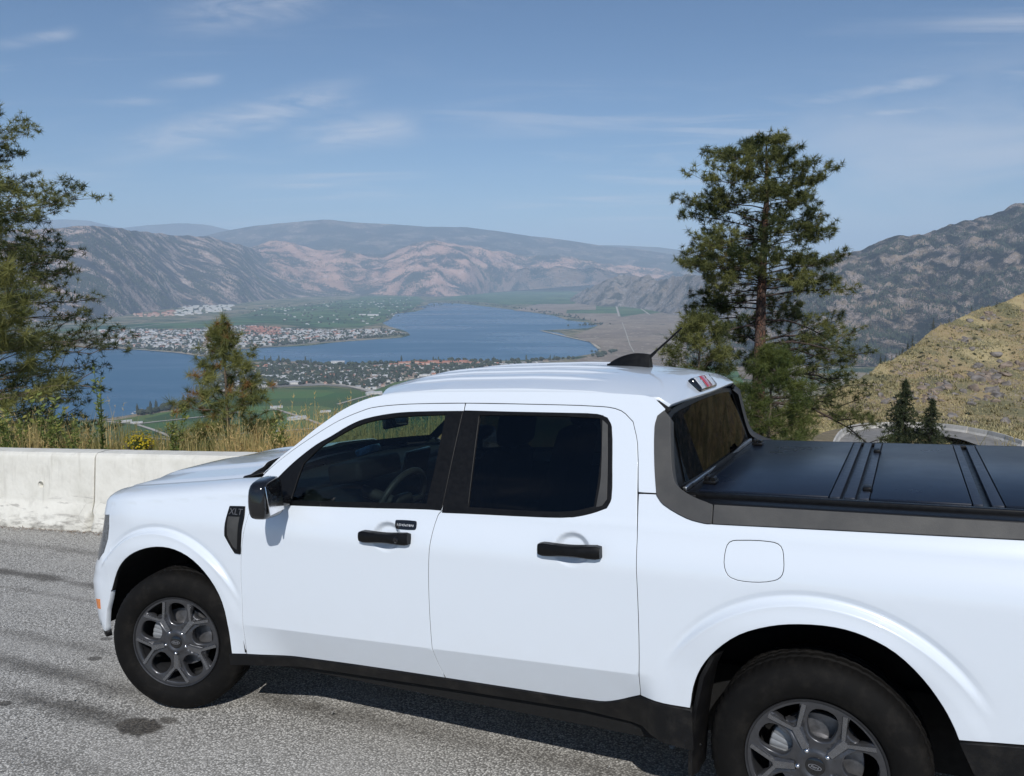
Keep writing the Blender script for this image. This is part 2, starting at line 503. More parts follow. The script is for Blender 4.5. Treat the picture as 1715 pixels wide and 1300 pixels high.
WT = 1.844
def panel(name, S, outline, mats, parent=None, holes=(), step=(0.04, 0.04), flange=0.018, inset=0.0018, off=0.0,
          extra=None, mirror=False, out=None, hole_flange=True, mat_index=0, rings=None, gap_mat=None, bevel=0.003, lines=()):
    """a sheet on the surface S(u, v) bounded by an outline with holes, with edges that turn inwards.
    out: a 3-vector saying which side is outside; off: how far the sheet stands proud of S."""
    sc = np.array(step, float)
    outl = resample(inset_poly(outline, inset), 1.0, sc)
    hl = [resample(inset_poly(h, -inset), 1.0, sc) for h in holes]
    lo, hi = outl.min(0), outl.max(0)
    gx = np.arange(lo[0] + sc[0] * 0.5, hi[0], sc[0]); gy = np.arange(lo[1] + sc[1] * 0.5, hi[1], sc[1])
    G = np.stack(np.meshgrid(gx, gy, indexing='ij'), -1).reshape(-1, 2)
    if extra is not None:
        for (cx, cy, rx, ry, k) in extra:
            ex = np.stack(np.meshgrid(np.linspace(cx - rx, cx + rx, k), np.linspace(cy - ry, cy + ry, k), indexing='ij'), -1).reshape(-1, 2)
            inside = (abs(G[:, 0] - cx) < rx) & (abs(G[:, 1] - cy) < ry)
            G = np.concatenate([G[~inside], ex])
    if rings is not None:
        for (cx, cy, r0, r1, nr, na) in rings:
            rr_ = np.hypot(G[:, 0] - cx, G[:, 1] - cy)
            G = G[(rr_ < r0 - 0.012) | (rr_ > r1 + 0.012)]
            A_, R_ = np.meshgrid(np.linspace(0, 2 * np.pi, na, endpoint=False), np.linspace(r0, r1, nr), indexing='ij')
            G = np.concatenate([G, np.stack([cx + R_ * np.cos(A_), cy + R_ * np.sin(A_)], -1).reshape(-1, 2)])
    ok = in_poly(G, outl)
    for h in hl: ok &= ~in_poly(G, h)
    G = G[ok]
    for Ln in lines:
        G = G[np.abs(G[:, 1] - np.interp(G[:, 0], [q[0] for q in Ln], [q[1] for q in Ln])) > 0.004]
    dmin = edge_dist(G, outl, sc)
    for h in hl: dmin = np.minimum(dmin, edge_dist(G, h, sc))
    G = G[dmin > (0.35 if rings is None else 0.15)]
    loops, verts, edges = [], [], []
    for L in [outl] + hl:
        k = len(verts)
        verts += [tuple(p) for p in L]
        idx = list(range(k, k + len(L)))
        edges += list(zip(idx, idx[1:] + idx[:1]))
        loops.append(L)
    for Ln in lines:
        Ln = np.asarray(Ln, float)
        inside = in_poly(Ln, outl) & (edge_dist(Ln, outl, sc) > 0.12)
        for i in range(len(Ln)):
            if inside[i]:
                verts.append(tuple(Ln[i]))
                if i and inside[i - 1]: edges.append((len(verts) - 2, len(verts) - 1))
    verts += [tuple(p) for p in G]
    r = geometry.delaunay_2d_cdt([Vector(p) for p in verts], edges, [], 0, 1e-7)
    V2 = np.array([p[:] for p in r[0]])
    T = np.array([f[:3] for f in r[2]])
    cen = V2[T].mean(1)
    ok = in_poly(cen, outl)
    for h in hl: ok &= ~in_poly(cen, h)
    T = T[ok]
    def pos_nrm(uv):
        u, v = uv[:, 0], uv[:, 1]
        e = 2e-3
        P = S(u, v)
        n = np.cross(S(u + e, v) - S(u - e, v), S(u, v + e) - S(u, v - e))
        n /= np.linalg.norm(n, axis=1)[:, None] + 1e-15
        o = np.asarray(out if out is not None else (0, -1, 0), float)
        if (n @ o).sum() < 0: n = -n
        return P, n
    P, N = pos_nrm(V2)
    P = P + N * off
    fn = np.cross(P[T[:, 1]] - P[T[:, 0]], P[T[:, 2]] - P[T[:, 0]])
    flip = (fn * N[T].mean(1)).sum(1) < 0
    T[flip] = T[flip][:, ::-1]
    allV, allN, allF = [P], [N], [tuple(t) for t in T]
    k = len(P)
    nm = [mat_index] * len(allF)
    if flange:
        for li, L in enumerate(loops):
            if li > 0 and not hole_flange: continue
            p0, n0 = pos_nrm(L)
            p0 = p0 + n0 * off
            d = np.roll(p0, -1, 0) - np.roll(p0, 1, 0)
            d /= np.linalg.norm(d, axis=1)[:, None] + 1e-12
            area = np.sum(L[:, 0] * np.roll(L[:, 1], -1) - np.roll(L[:, 0], -1) * L[:, 1])
            side = np.cross(d, n0)
            # outward from the sheet: test with the polygon's own centre line
            cen2 = inset_poly(L, 0.004 * (1 if li == 0 else -1))
            pc, _ = pos_nrm(cen2)
            if (((p0 - pc) * side).sum(1)).sum() < 0: side = -side
            bev = min(bevel, flange * 0.3)
            rows = [(p0, n0), (p0 + side * bev * 0.6 - n0 * bev, side * 0.8 + n0 * 0.6), (p0 + side * bev * 0.6 - n0 * flange, side)]
            n = len(L)
            base = k
            for rp, rn in rows:
                allV.append(rp); allN.append(rn / (np.linalg.norm(rn, axis=1)[:, None] + 1e-12)); k += n
            for a in range(2):
                for i in range(n):
                    j = (i + 1) % n
                    q = (base + a * n + i, base + a * n + j, base + (a + 1) * n + j, base + (a + 1) * n + i)
                    allF.append(q)
                    nm.append(mat_index if (gap_mat is None or a == 0) else 1)
            # orient the strip
            VV = np.concatenate(allV)
            q = allF[-1]
            fnn = np.cross(VV[q[1]] - VV[q[0]], VV[q[2]] - VV[q[0]])
            if fnn @ side[n - 1] < 0:
                for ii in range(len(allF) - 2 * n, len(allF)):
                    allF[ii] = allF[ii][::-1]
    V = np.concatenate(allV); NN = np.concatenate(allN)
    res = []
    for mir in ((False, True) if mirror else (False,)):
        VV, N2, FF = V.copy(), NN.copy(), allF
        if mir:
            VV[:, 1] = WT - VV[:, 1]; N2[:, 1] *= -1
            FF = [q[::-1] for q in allF]
        me = bpy.data.meshes.new(name)
        me.from_pydata(VV.tolist(), [], FF)
        for x in (list(mats) if isinstance(mats, (list, tuple)) else [mats]) + ([gap_mat] if gap_mat else []):
            me.materials.append(MATS[x])
        if any(nm): me.polygons.foreach_set('material_index', nm)
        me.polygons.foreach_set('use_smooth', [True] * len(me.polygons))
        me.normals_split_custom_set_from_vertices(N2.tolist())
        me.update()
        res.append(link(bpy.data.objects.new(name, me), parent))
    return res if mirror else res[0]

def sm(a, b2, x):
    t = np.clip((np.asarray(x, float) - a) / (b2 - a), 0, 1)
    return t * t * (3 - 2 * t)

# numpy gradient noise
_perm = np.random.default_rng(5).permutation(4096)
_grad = np.random.default_rng(6).normal(size=(4096, 2)); _grad /= np.linalg.norm(_grad, axis=1)[:, None]
def pnoise(x, y):
    xi, yi = np.floor(x).astype(int), np.floor(y).astype(int)
    xf, yf = x - xi, y - yi
    def g(i, j, dx, dy):
        h = _perm[(_perm[(xi + i) & 4095] + yi + j) & 4095]
        return _grad[h, 0] * dx + _grad[h, 1] * dy
    u, v = xf**3 * (xf * (xf * 6 - 15) + 10), yf**3 * (yf * (yf * 6 - 15) + 10)
    a = g(0, 0, xf, yf) * (1 - u) + g(1, 0, xf - 1, yf) * u
    b2 = g(0, 1, xf, yf - 1) * (1 - u) + g(1, 1, xf - 1, yf - 1) * u
    return (a * (1 - v) + b2 * v) * 1.5
def fbm(x, y, octv=5, gain=0.5, ridged=False):
    s, a, tot = 0, 1.0, 0
    for i in range(octv):
        n = pnoise(x * 2**i + 17.3 * i, y * 2**i - 9.1 * i)
        if ridged: n = 1 - 2 * np.abs(n)
        s = s + a * n; tot += a; a *= gain
    return s / tot
# ------------------------------------------------------------------ the pickup truck (built in its own axes)
truck = empty('pickup_truck', label='white crew cab pickup truck parked beside the concrete barrier, black cover on its bed', cat='pickup truck')

ZF_X = [-0.67, -0.60, -0.46, -0.38, 0.07, 0.36, 0.62, 0.80]
ZF_Z = [1.045, 1.065, 1.098, 1.113, 1.157, 1.187, 1.208, 1.22]
def zf(x): return np.interp(x, ZF_X, ZF_Z)
WHEEL_X = (0.0, 3.076)
def yside(x, z):
    x, z = np.asarray(x, float), np.asarray(z, float)
    y = 0.012 + 0.05 * sm(0.95, 1.16, z)**1.3
    zcr = 0.526 + 0.034 * (np.clip(x, 0.4, 2.6) - 0.594)
    y = y + np.maximum(zcr - z, 0) * 0.42 * sm(0.35, 0.56, x) * (1 - sm(2.46, 2.58, x)) * (0.35 + 0.65 * sm(0.50, 0.80, x) * (1 - sm(2.42, 2.55, x)))
    y = y + np.where(z > 1.14, 0.40 * (z - 1.14) + 0.12 * np.maximum(z - 1.14, 0)**2, 0)
    y = y + np.interp(z, [0.74, 0.85, 0.93, 1.0, 1.06, 1.12], [0.0, 0.020, 0.034, 0.046, 0.052, 0.055]) * np.clip((-0.18 - x) / 0.28, 0, 1.6)**2
    for cx in WHEEL_X:
        r = np.hypot(x - cx, z - 0.36)
        fade = sm(0.62, 0.86, z)
        y = y - 0.022 * sm(0.584, 0.564, r) * fade - 0.006 * sm(0.56, 0.50, r) * sm(0.45, 0.7, z)
        y = y + 0.008 * np.exp(-((r - 0.592) / 0.012)**2) * fade
    for hx, hz in ((1.365, 1.014), (2.213, 1.033)):
        q = np.hypot((x - hx) / 0.080, (z - hz) / 0.064)
        y = y + 0.026 * sm(1.0, 0.55, q)
    return y
def s_side(u, v): return np.stack([u, yside(u, v), v], -1)
def s_fender(u, v):
    z0 = zf(u) - 0.07
    vv = np.minimum(v, z0)
    t = np.clip((v - z0) / 0.12, 0, 1.05) * np.pi / 2
    y0 = yside(u, vv)
    return np.stack([u, y0 + (0.205 - y0) * (1 - np.cos(t)), vv + 0.07 * np.sin(np.minimum(t, np.pi / 2))], -1)
PROF_Z = [0.20, 0.30, 0.40, 0.50, 0.62, 0.70, 0.80, 0.93]
PROF_D = [0.12, 0.06, 0.015, 0.0, 0.0, 0.022, 0.042, 0.075]
def s_front(u, v):
    u, v = np.asarray(u, float), np.asarray(v, float)
    sp = np.where(u > 1, 2 - u, u)
    a = np.clip(sp, 0, 1.0) * np.pi / 2
    sa = np.sign(np.sin(a)) * np.abs(np.sin(a))**(2 / 2.1); ca = np.abs(np.cos(a))**(2 / 2.1)
    z0 = np.interp(sp, [0, 1], [1.028, 0.935]); dz = np.interp(sp, [0, 1], [0.07, 0.115])
    vv = np.minimum(v, z0)
    t = np.clip((v - z0) / 0.12, 0, 1.02) * np.pi / 2
    y0 = yside(-0.46, vv)
    x = -0.46 - 0.405 * sa; y = 0.922 - (0.922 - y0) * ca
    nx, ny = -(np.abs(sa)**1.1) / 0.405, -(ca**1.1) / 0.904
    L = np.hypot(nx, ny); nx, ny = nx / L, ny / L
    w0 = 0.205 - float(yside(-0.46, 1.028))
    w = np.interp(sp, [0, 0.3, 1], [w0, 0.18, 0.20])
    d = np.interp(vv, PROF_Z, PROF_D) * np.clip(np.sin(a) * 2.6, 0, 1) + w * (1 - np.cos(t))
    x, y = x - nx * d, y - ny * d
    R_ = np.stack([x, y, vv + dz * np.sin(np.minimum(t, np.pi / 2))], -1)
    # short of the corner the sheet runs on along the wing
    R_ = np.where((sp < 0)[..., None], s_fender(-0.46 - np.minimum(sp, 0) * 0.65, v), R_)
    R_[..., 1] = np.where(u > 1, WT - R_[..., 1], R_[..., 1])
    return R_
def s_hood(u, v):
    x, y = np.asarray(u, float), np.asarray(v, float)
    q = np.abs(y - 0.922) / 0.717
    z = zf(x) + 0.050 * sm(-0.72, -0.15, x) * (1 - np.clip(q, 0, 1)**2.2) + 0.002
    yy = 0.922 - np.abs(y - 0.922)
    z = z + 0.014 * sm(0.40, 0.46, yy) * sm(-0.60, -0.35, x) - 0.010 * sm(0.72, 0.80, yy) * sm(-0.5, -0.2, x)
    z = z - 0.010 * sm(0.26, 0.215, yy)
    return np.stack([x, y, z], -1)
ZC_X = [0.90, 1.00, 1.10, 1.25, 1.50, 1.90, 2.20, 2.40, 2.48, 2.53, 2.58]
ZC_Z = [1.590, 1.622, 1.650, 1.675, 1.692, 1.695, 1.685, 1.663, 1.642, 1.596, 1.535]
_zcx = np.linspace(0.9, 2.57, 200)
_zcz = np.convolve(np.pad(np.interp(_zcx, ZC_X, ZC_Z), 4, mode='reflect', reflect_type='odd'), np.hanning(9) / np.hanning(9).sum(), 'valid')
def zroof(x, y):
    q = np.abs(np.asarray(y, float) - 0.922) / 0.64
    z = np.interp(x, _zcx, _zcz) - (0.070 - 0.042 * sm(2.40, 2.55, x)) * np.clip(q, 0, 1.1)**2.4
    for yo in (0.17, 0.33, 0.47):
        dd = np.abs(np.abs(np.asarray(y, float) - 0.922) - yo)
        z = z + 0.010 * sm(0.026, 0.010, dd) * sm(1.15, 1.35, x) * (1 - sm(2.05, 2.25, x))
    return z
def s_roof(u, v): return np.stack([u, v, zroof(u, v)], -1)

ARCH_F = [(-0.46, 0.42), (-0.448, 0.473), (-0.395, 0.584), (-0.333, 0.693), (-0.248, 0.774), (-0.132, 0.831), (0.001, 0.861), (0.126, 0.857), (0.245, 0.814), (0.338, 0.731), (0.400, 0.616), (0.424, 0.492), (0.43, 0.365)]
ARCH_R = [(3.50, 0.545), (3.488, 0.58), (3.458, 0.643), (3.40, 0.73), (3.324, 0.805), (3.237, 0.848), (3.147, 0.866), (3.036, 0.862), (2.94, 0.842), (2.84, 0.798), (2.757, 0.727), (2.703, 0.654), (2.673, 0.578), (2.660, 0.497)]
FD = [(0.612, 1.222), (0.598, 1.18), (0.587, 1.139), (0.573, 1.032), (0.540, 0.89), (0.527, 0.774), (0.524, 0.659), (0.520, 0.506), (0.515, 0.371)]
FD_TOP = [(0.662, 1.273), (0.761, 1.348), (0.874, 1.42), (0.969, 1.474), (1.032, 1.502), (1.09, 1.523), (1.158, 1.543), (1.279, 1.556), (1.405, 1.562), (1.646, 1.566)]
DD = [(1.637, 1.36), (1.626, 1.136), (1.607, 1.115), (1.590, 1.029), (1.576, 0.88), (1.573, 0.728), (1.577, 0.58), (1.586, 0.478), (1.600, 0.412)]
DR = [(1.989, 1.563), (2.276, 1.556), (2.353, 1.541), (2.406, 1.501), (2.434, 1.42), (2.455, 1.238), (2.467, 1.094), (2.474, 0.883), (2.474, 0.659), (2.466, 0.498)]
GLASS1 = [(0.817, 1.128), (0.831, 1.23), (0.844, 1.29), (0.917, 1.363), (0.99, 1.407), (1.078, 1.453), (1.154, 1.48), (1.285, 1.502), (1.419, 1.512), (1.562, 1.518), (1.56, 1.333), (1.548, 1.157), (1.196, 1.143)]
TRIM1 = [(0.789, 1.108), (0.724, 1.147), (0.714, 1.224), (0.753, 1.263), (0.806, 1.31), (0.895, 1.375), (0.97, 1.414), (1.058, 1.463), (1.137, 1.493), (1.281, 1.518), (1.415, 1.527), (1.6425, 1.532), (1.6345, 1.348), (1.6262, 1.183), (1.622, 1.137), (1.555, 1.137), (1.199, 1.122)]
GLASS2 = [(1.726, 1.518), (1.888, 1.52), (2.129, 1.518), (2.272, 1.512), (2.290, 1.424), (2.296, 1.294), (2.290, 1.189), (2.202, 1.167), (2.057, 1.158), (1.746, 1.155), (1.738, 1.316)]
TRIM2 = [(1.6475, 1.534), (1.885, 1.531), (2.127, 1.529), (2.256, 1.526), (2.300, 1.513), (2.322, 1.48), (2.343, 1.339), (2.354, 1.222), (2.340, 1.188), (2.28, 1.165), (2.205, 1.148), (2.06, 1.140), (1.753, 1.132), (1.6285, 1.128), (1.631, 1.183), (1.639, 1.348)]
QUART = [(2.284, 1.503), (2.306, 1.486), (2.326, 1.338), (2.338, 1.218), (2.322, 1.195), (2.300, 1.188), (2.306, 1.294)]
CLAD_OUT = [(2.526, 1.542), (2.502, 1.522), (2.496, 1.483), (2.511, 1.345), (2.529, 1.242), (2.556, 1.213), (2.645, 1.172), (2.711, 1.159), (2.736, 1.159)]
CLAD_IN = [(2.552, 1.516), (2.568, 1.389), (2.585, 1.306), (2.604, 1.277), (2.661, 1.245), (2.736, 1.222)]
FUEL = [(2.787, 1.069), (2.800, 1.103), (2.838, 1.112), (2.937, 1.115), (2.972, 1.103), (2.983, 1.060), (2.980, 1.015), (2.955, 0.993), (2.880, 0.980), (2.810, 0.988), (2.788, 1.020)]
VENT = [(0.455, 1.083), (0.548, 1.087), (0.556, 1.036), (0.548, 0.976), (0.533, 0.867), (0.501, 0.869), (0.476, 0.899), (0.442, 0.948), (0.445, 1.007)]
VENT_IN = [(0.455, 1.040), (0.532, 1.042), (0.528, 0.976), (0.518, 0.886), (0.503, 0.886), (0.484, 0.908), (0.455, 0.951), (0.453, 1.000)]

# front wings
xs = np.linspace(0.60, -0.40, 24)
out_f = FD[2:][::-1] + [(0.603, 1.138 + 0.115)] + [(x, zf(x) + 0.05) for x in xs[1:]] + [(-0.40, 0.9), (-0.40, 0.7), (-0.40, 0.577)] + ARCH_F[3:]
fl = panel('front_fender', s_fender, smooth_poly(out_f, 30, 3), 'white_paint', truck, step=(0.03, 0.018), mirror=True, flange=0.03, gap_mat='dark_shell', inset=0.003, rings=[(0.0, 0.36, 0.505, 0.615, 13, 200)])
# front doors and rear doors
out_d1 = FD + [(0.811, 0.384), (1.157, 0.399)] + DD[::-1] + FD_TOP[::-1]
CREASE = [[(x, 0.526 + 0.034 * (x - 0.594) + dz) for x in np.linspace(0.5, 2.5, 81)] for dz in (-0.003, 0.003)]
HND = lambda hx, hz: [(hx, hz, 0.10, 0.08, 22)]
fd = panel('front_door', s_side, smooth_poly(out_d1, 32, 3), 'white_paint', truck, holes=[inset_poly(GLASS1, -0.010)], extra=HND(1.365, 1.018), mirror=True, step=(0.04, 0.020), lines=CREASE, gap_mat='dark_shell', inset=0.003)
out_d2 = [(1.648, 1.566)] + [(x + 0.0, z) for x, z in DD] + [(1.933, 0.420), (2.291, 0.430), (2.365, 0.450)] + DR[::-1]
rd = panel('rear_door', s_side, smooth_poly(out_d2, 32, 3), 'white_paint', truck, holes=[inset_poly(GLASS2, -0.010)], extra=HND(2.213, 1.037), mirror=True, step=(0.04, 0.020), lines=CREASE, gap_mat='dark_shell', inset=0.003)
for k in (0, 1):
    m = bool(k)
    def one(name, outline, mat, par, **kw):
        if not m:
            return panel(name, s_side, outline, mat, par, **kw)
        r = panel(name, s_side, outline, mat, par, mirror=True, **kw)
        bpy.data.objects.remove(r[0])
        r[1].name = name
        return r[1]
    one('window_trim', smooth_poly(TRIM1, 28, 3), 'black_trim', fd[k], holes=[smooth_poly(GLASS1, 28, 3)], off=0.003, flange=0.012, step=(0.03, 0.03), inset=0)
    one('window_glass', inset_poly(smooth_poly(GLASS1, 28, 3), -0.004), 'glass_clear', fd[k], off=-0.004, flange=0, step=(0.06, 0.06), inset=0)
    one('window_trim', smooth_poly(TRIM2, 28, 3), 'black_trim', rd[k], holes=[smooth_poly(GLASS2, 28, 3)], off=0.003, flange=0.012, step=(0.03, 0.03), inset=0)
    one('window_glass', inset_poly(smooth_poly(GLASS2, 28, 3), -0.004), 'glass_privacy', rd[k], off=-0.004, flange=0, step=(0.06, 0.06), inset=0)
    one('corner_trim', smooth_poly(QUART, 28, 3), 'grain_plastic', rd[k], off=0.006, flange=0.006, step=(0.02, 0.03), inset=0)

# the white frame round the doors: windscreen pillar, roof rail and rear pillar
CABF = [(0.612, 1.232), (0.684, 1.307), (0.766, 1.369), (0.842, 1.430), (0.902, 1.473), (1.001, 1.536), (1.108, 1.580), (1.201, 1.600), (1.392, 1.612), (1.696, 1.616), (1.979, 1.615), (2.243, 1.611), (2.393, 1.604), (2.470, 1.594), (2.530, 1.550), (2.526, 1.543), (2.502, 1.522), (2.496, 1.483), (2.511, 1.345), (2.529, 1.249),
        (2.456, 1.249), (2.434, 1.42), (2.406, 1.501), (2.353, 1.541), (2.276, 1.556), (1.989, 1.563), (1.646, 1.566)] + FD_TOP[::-1][1:]
panel('cab_frame', s_side, smooth_poly(CABF, 30, 3), 'white_paint', truck, mirror=True, step=(0.04, 0.02), flange=0.035, gap_mat='dark_shell', inset=0.003)

# bed sides with the fuel flap
out_b = [(2.4575, 1.246), (2.526, 1.247)] + CLAD_OUT[4:] + [(3.145, 1.167), (3.676, 1.177), (4.15, 1.187), (4.15, 0.60), (3.80, 0.575)] + ARCH_R + [(2.56, 0.496), (2.466, 0.498), (2.474, 0.659), (2.474, 0.883), (2.467, 1.094)]
bs = panel('bed_side', s_side, smooth_poly(out_b, 25, 3), 'white_paint', truck, holes=[smooth_poly(FUEL, 60, 3)], mirror=True, step=(0.035, 0.03), flange=0.03, gap_mat='dark_shell', inset=0.003, rings=[(3.076, 0.36, 0.505, 0.615, 13, 200)])
panel('fuel_flap', s_side, smooth_poly(FUEL, 60, 3), 'white_paint', bs[0], step=(0.03, 0.03), inset=0.0028, gap_mat='dark_shell')
# grey grained cladding up the rear pillar and along the bed rail
for r_ in (CLAD_OUT[:9] + CLAD_IN[::-1], [(2.741, 1.159), (3.145, 1.167), (3.676, 1.177), (4.15, 1.187), (4.15, 1.224), (3.145, 1.2235), (2.741, 1.222)]):
    panel('bed_cladding', s_side, smooth_poly(r_, 28, 3), 'grain_plastic', truck, mirror=True, off=0.007, flange=0.055, step=(0.03, 0.02), inset=0.001)
# sills
out_s = [(0.42, 0.362), (0.515, 0.367), (0.811, 0.380), (1.157, 0.395), (1.6, 0.408), (1.933, 0.416), (2.291, 0.426), (2.365, 0.446), (2.465, 0.492), (2.56, 0.492), (2.663, 0.492), (2.668, 0.345), (2.55, 0.350), (2.22, 0.378), (1.6, 0.362), (1.0, 0.340), (0.42, 0.312)]
sl = panel('sill_cladding', s_side, out_s, 'sill_plastic', truck, mirror=True, off=0.006, flange=0.10, step=(0.05, 0.02), inset=0.001)
panel('rear_cladding', s_side, [(3.502, 0.540), (3.80, 0.570), (4.15, 0.595), (4.15, 0.36), (3.62, 0.36), (3.54, 0.45)], 'sill_plastic', truck, mirror=True, off=0.006, flange=0.08, step=(0.05, 0.03), inset=0.001)

# nose
HL = [(-0.072, 0.985), (-0.080, 0.92), (-0.070, 0.86), (-0.025, 0.785), (0.05, 0.735), (0.30, 0.715), (0.62, 0.715), (0.62, 0.90), (0.40, 0.925), (0.15, 0.965)]
MK = [(0.050, 0.475), (0.122, 0.468), (0.128, 0.522), (0.044, 0.530)]
GR = [(0.64, 0.905), (1.36, 0.905), (1.36, 0.70), (0.64, 0.70)]
flipu = lambda p: [(2 - a, b2) for a, b2 in p]
tops = [(s, np.interp(min(s, 2 - s), [0, 1], [1.028, 0.935]) + 0.12) for s in np.linspace(2, 0, 41)]
wb = lambda s: 0.358 + 0.05 * float(sm(0.02, 0.20, min(s, 2 - s)))
arcL = [(-0.092, 0.585), (-0.060, 0.530), (-0.018, 0.473), (0.0, 0.42)]
mirr = lambda P: [(2 - q[0], q[1]) for q in P[::-1]]
out_n = arcL + [(s, wb(s)) for s in np.linspace(0.02, 1.98, 61)] + mirr(arcL) + [(2.092, 0.7), (2.092, 0.9), (2.092, zf(-0.40) + 0.05)] + tops + [(-0.092, zf(-0.40) + 0.05), (-0.092, 0.9), (-0.092, 0.7)]
bump = panel('front_bumper', s_front, out_n, 'white_paint', truck, holes=[HL, flipu(HL), GR, MK, flipu(MK)], step=(0.03, 0.025), flange=0.03, inset=0.0, out=(-1, 0, 0.3))
panel('lower_bumper', s_front, [(s, wb(s) - 0.001) for s in np.linspace(0.02, 1.98, 61)] + [(s, wb(s) - 0.032 - 0.015 * float(sm(0.18, 0.5, min(s, 2 - s)))) for s in np.linspace(1.98, 0.02, 61)], 'sill_plastic', truck, step=(0.04, 0.02), off=-0.004, flange=0.03, inset=0, out=(-1, 0, 0))
for h_, k_ in ((HL, 0), (flipu(HL), 1)):
    panel('headlight', s_front, h_, 'lens_smoke', truck, step=(0.03, 0.03), off=-0.002, flange=0.012, inset=0.002, out=(-1, 0, 0))
for h_ in (MK, flipu(MK)):
    panel('side_marker', s_front, h_, 'lens_amber', truck, step=(0.02, 0.02), off=0.001, flange=0.012, inset=0.001, out=(-1, 0, 0))
gr = panel('grille', s_front, GR, 'black_trim', truck, step=(0.04, 0.03), off=-0.012, flange=0.02, inset=0.0, out=(-1, 0, 0))
# bonnet
ss = np.linspace(0.02, 1.98, 45)
topP = s_front(ss, np.interp(np.minimum(ss, 2 - ss), [0, 1], [1.028, 0.935]) + 0.12)
out_h = [(0.40, 0.205), (0.1, 0.205), (-0.2, 0.205), (-0.44, 0.207)] + [(p[0], p[1]) for p in topP[1:-1]] + [(-0.44, WT - 0.207), (-0.2, WT - 0.205), (0.1, WT - 0.205), (0.40, WT - 0.205), (0.30, 1.35), (0.24, 0.922), (0.30, 0.49)]
panel('hood', s_hood, smooth_poly(out_h, 30, 2), 'white_paint', truck, step=(0.04, 0.018), flange=0.02, inset=0.0015, out=(0, 0, 1), gap_mat='dark_shell')
# cowl
cw = MB()
U = np.linspace(0, 1, 25)
cy = 0.19 + U * (WT - 0.38)
arc = 1 - (2 * U - 1)**2
cw.grid(np.stack([np.stack([0.405 - 0.17 * arc, cy, 1.150 + 0.03 * arc], -1), np.stack([0.58 - 0.20 * arc, cy, 1.165 + 0.03 * arc], -1)], 0), flip=True)
for s_ in (0, 1):
    yy = 0.27 if not s_ else WT - 0.27
    rot = Matrix.Rotation(math.radians(-14), 3, 'Y') @ Matrix.Rotation(math.radians(30 if not s_ else -30), 3, 'Z')
    cw.box((0.425, yy, 1.196), (0.15, 0.05, 0.022), 0.011, 3, rot)
cw.build('cowl', 'black_trim', truck)
# windscreen
def s_ws(u, w):
    a = 1 - (2 * u - 1)**2
    xb, xt = 0.585 - 0.22 * a, 1.175 - 0.17 * a
    yb, yt = 0.145 + u * (WT - 0.29), 0.30 + u * (WT - 0.60)
    zb, zt = 1.185 + 0.02 * a, 1.578 + 0.048 * a
    bul = 0.022 * np.sin(np.clip(w, 0, 1) * np.pi)
    return np.stack([xb + (xt - xb) * w - bul * 0.6, yb + (yt - yb) * w, zb + (zt - zb) * w + bul * 0.8], -1)
ws = panel('windscreen', s_ws, [(0, 0), (1, 0), (1, 1), (0, 1)], 'glass_shield', truck, step=(0.06, 0.1), flange=0, inset=0, out=(-0.6, 0, 0.8))
panel('windscreen_border', s_ws, [(0, 0), (1, 0), (1, 1), (0, 1)], 'gloss_black', ws, holes=[[(0.05, 0.10), (0.95, 0.10), (0.96, 0.94), (0.04, 0.94)]], step=(0.06, 0.1), flange=0, inset=0, off=-0.004, out=(-0.6, 0, 0.8))
# roof
fr = s_ws(np.linspace(0.0, 1.0, 15), np.full(15, 1.0))
rear = [(2.535 + 0.022 * (1 - ((y - 0.922) / 0.64)**2), y) for y in np.linspace(WT - 0.30, 0.30, 13)]
out_r = [(p[0] + 0.004, p[1]) for p in fr] + [(x, WT - 0.287) for x in (1.3, 1.7, 2.1, 2.45)] + rear + [(x, 0.287) for x in (2.45, 2.1, 1.7, 1.3)]
roof = panel('roof', s_roof, out_r, 'white_paint', truck, step=(0.06, 0.010), flange=0.025, inset=0.002, out=(0, 0, 1))
MB().grid(np.stack([np.stack([np.full(9, x), np.linspace(0.30, WT - 0.30, 9), zroof(np.full(9, x), np.linspace(0.30, WT - 0.30, 9)) - 0.035], -1) for x in np.linspace(1.12, 2.52, 12)])).build('headliner', 'interior_black', truck)
dk = MB()
for y in (0.285, WT - 0.285):
    dk.tube([(1.20, y, 1.575), (1.5, y, 1.590), (2.0, y, 1.592), (2.40, y, 1.580), (2.49, y, 1.566), (2.535, y, 1.535)], 0.012, 8)
dk.build('roof_channel', 'dark_shell', truck)
# back wall of the cab with its window
def s_back(u, v):
    return np.stack([2.516 + (1.56 - v) * 0.27 + 0.028 * (1 - ((u - 0.922) / 0.72)**2) - 0.014, u, v], -1)
half = [(0.16, 1.215), (0.185, 1.26), (0.245, 1.50), (0.285, 1.538)]
topb = [(y, 1.528 + 0.026 * (1 - abs((y - 0.922) / 0.64)**2.4)) for y in np.linspace(0.32, WT - 0.32, 11)]
panel('back_wall', s_back, half + topb + [(WT - a, b2) for a, b2 in half[::-1]], 'black_trim', truck, step=(0.05, 0.04), flange=0.02, inset=0, out=(1, 0, 0.2))
hg = [(0.275, 1.262), (0.335, 1.500)]
tg = [(y, 1.510 + 0.026 * (1 - abs((y - 0.922) / 0.6)**2.4)) for y in np.linspace(0.40, WT - 0.40, 9)]
bg_ = panel('back_window', s_back, smooth_poly(hg + tg + [(WT - a, b2) for a, b2 in hg[::-1]], 40, 2), 'glass_back', truck, step=(0.06, 0.05), flange=0, inset=0, off=0.005, out=(1, 0, 0.2))
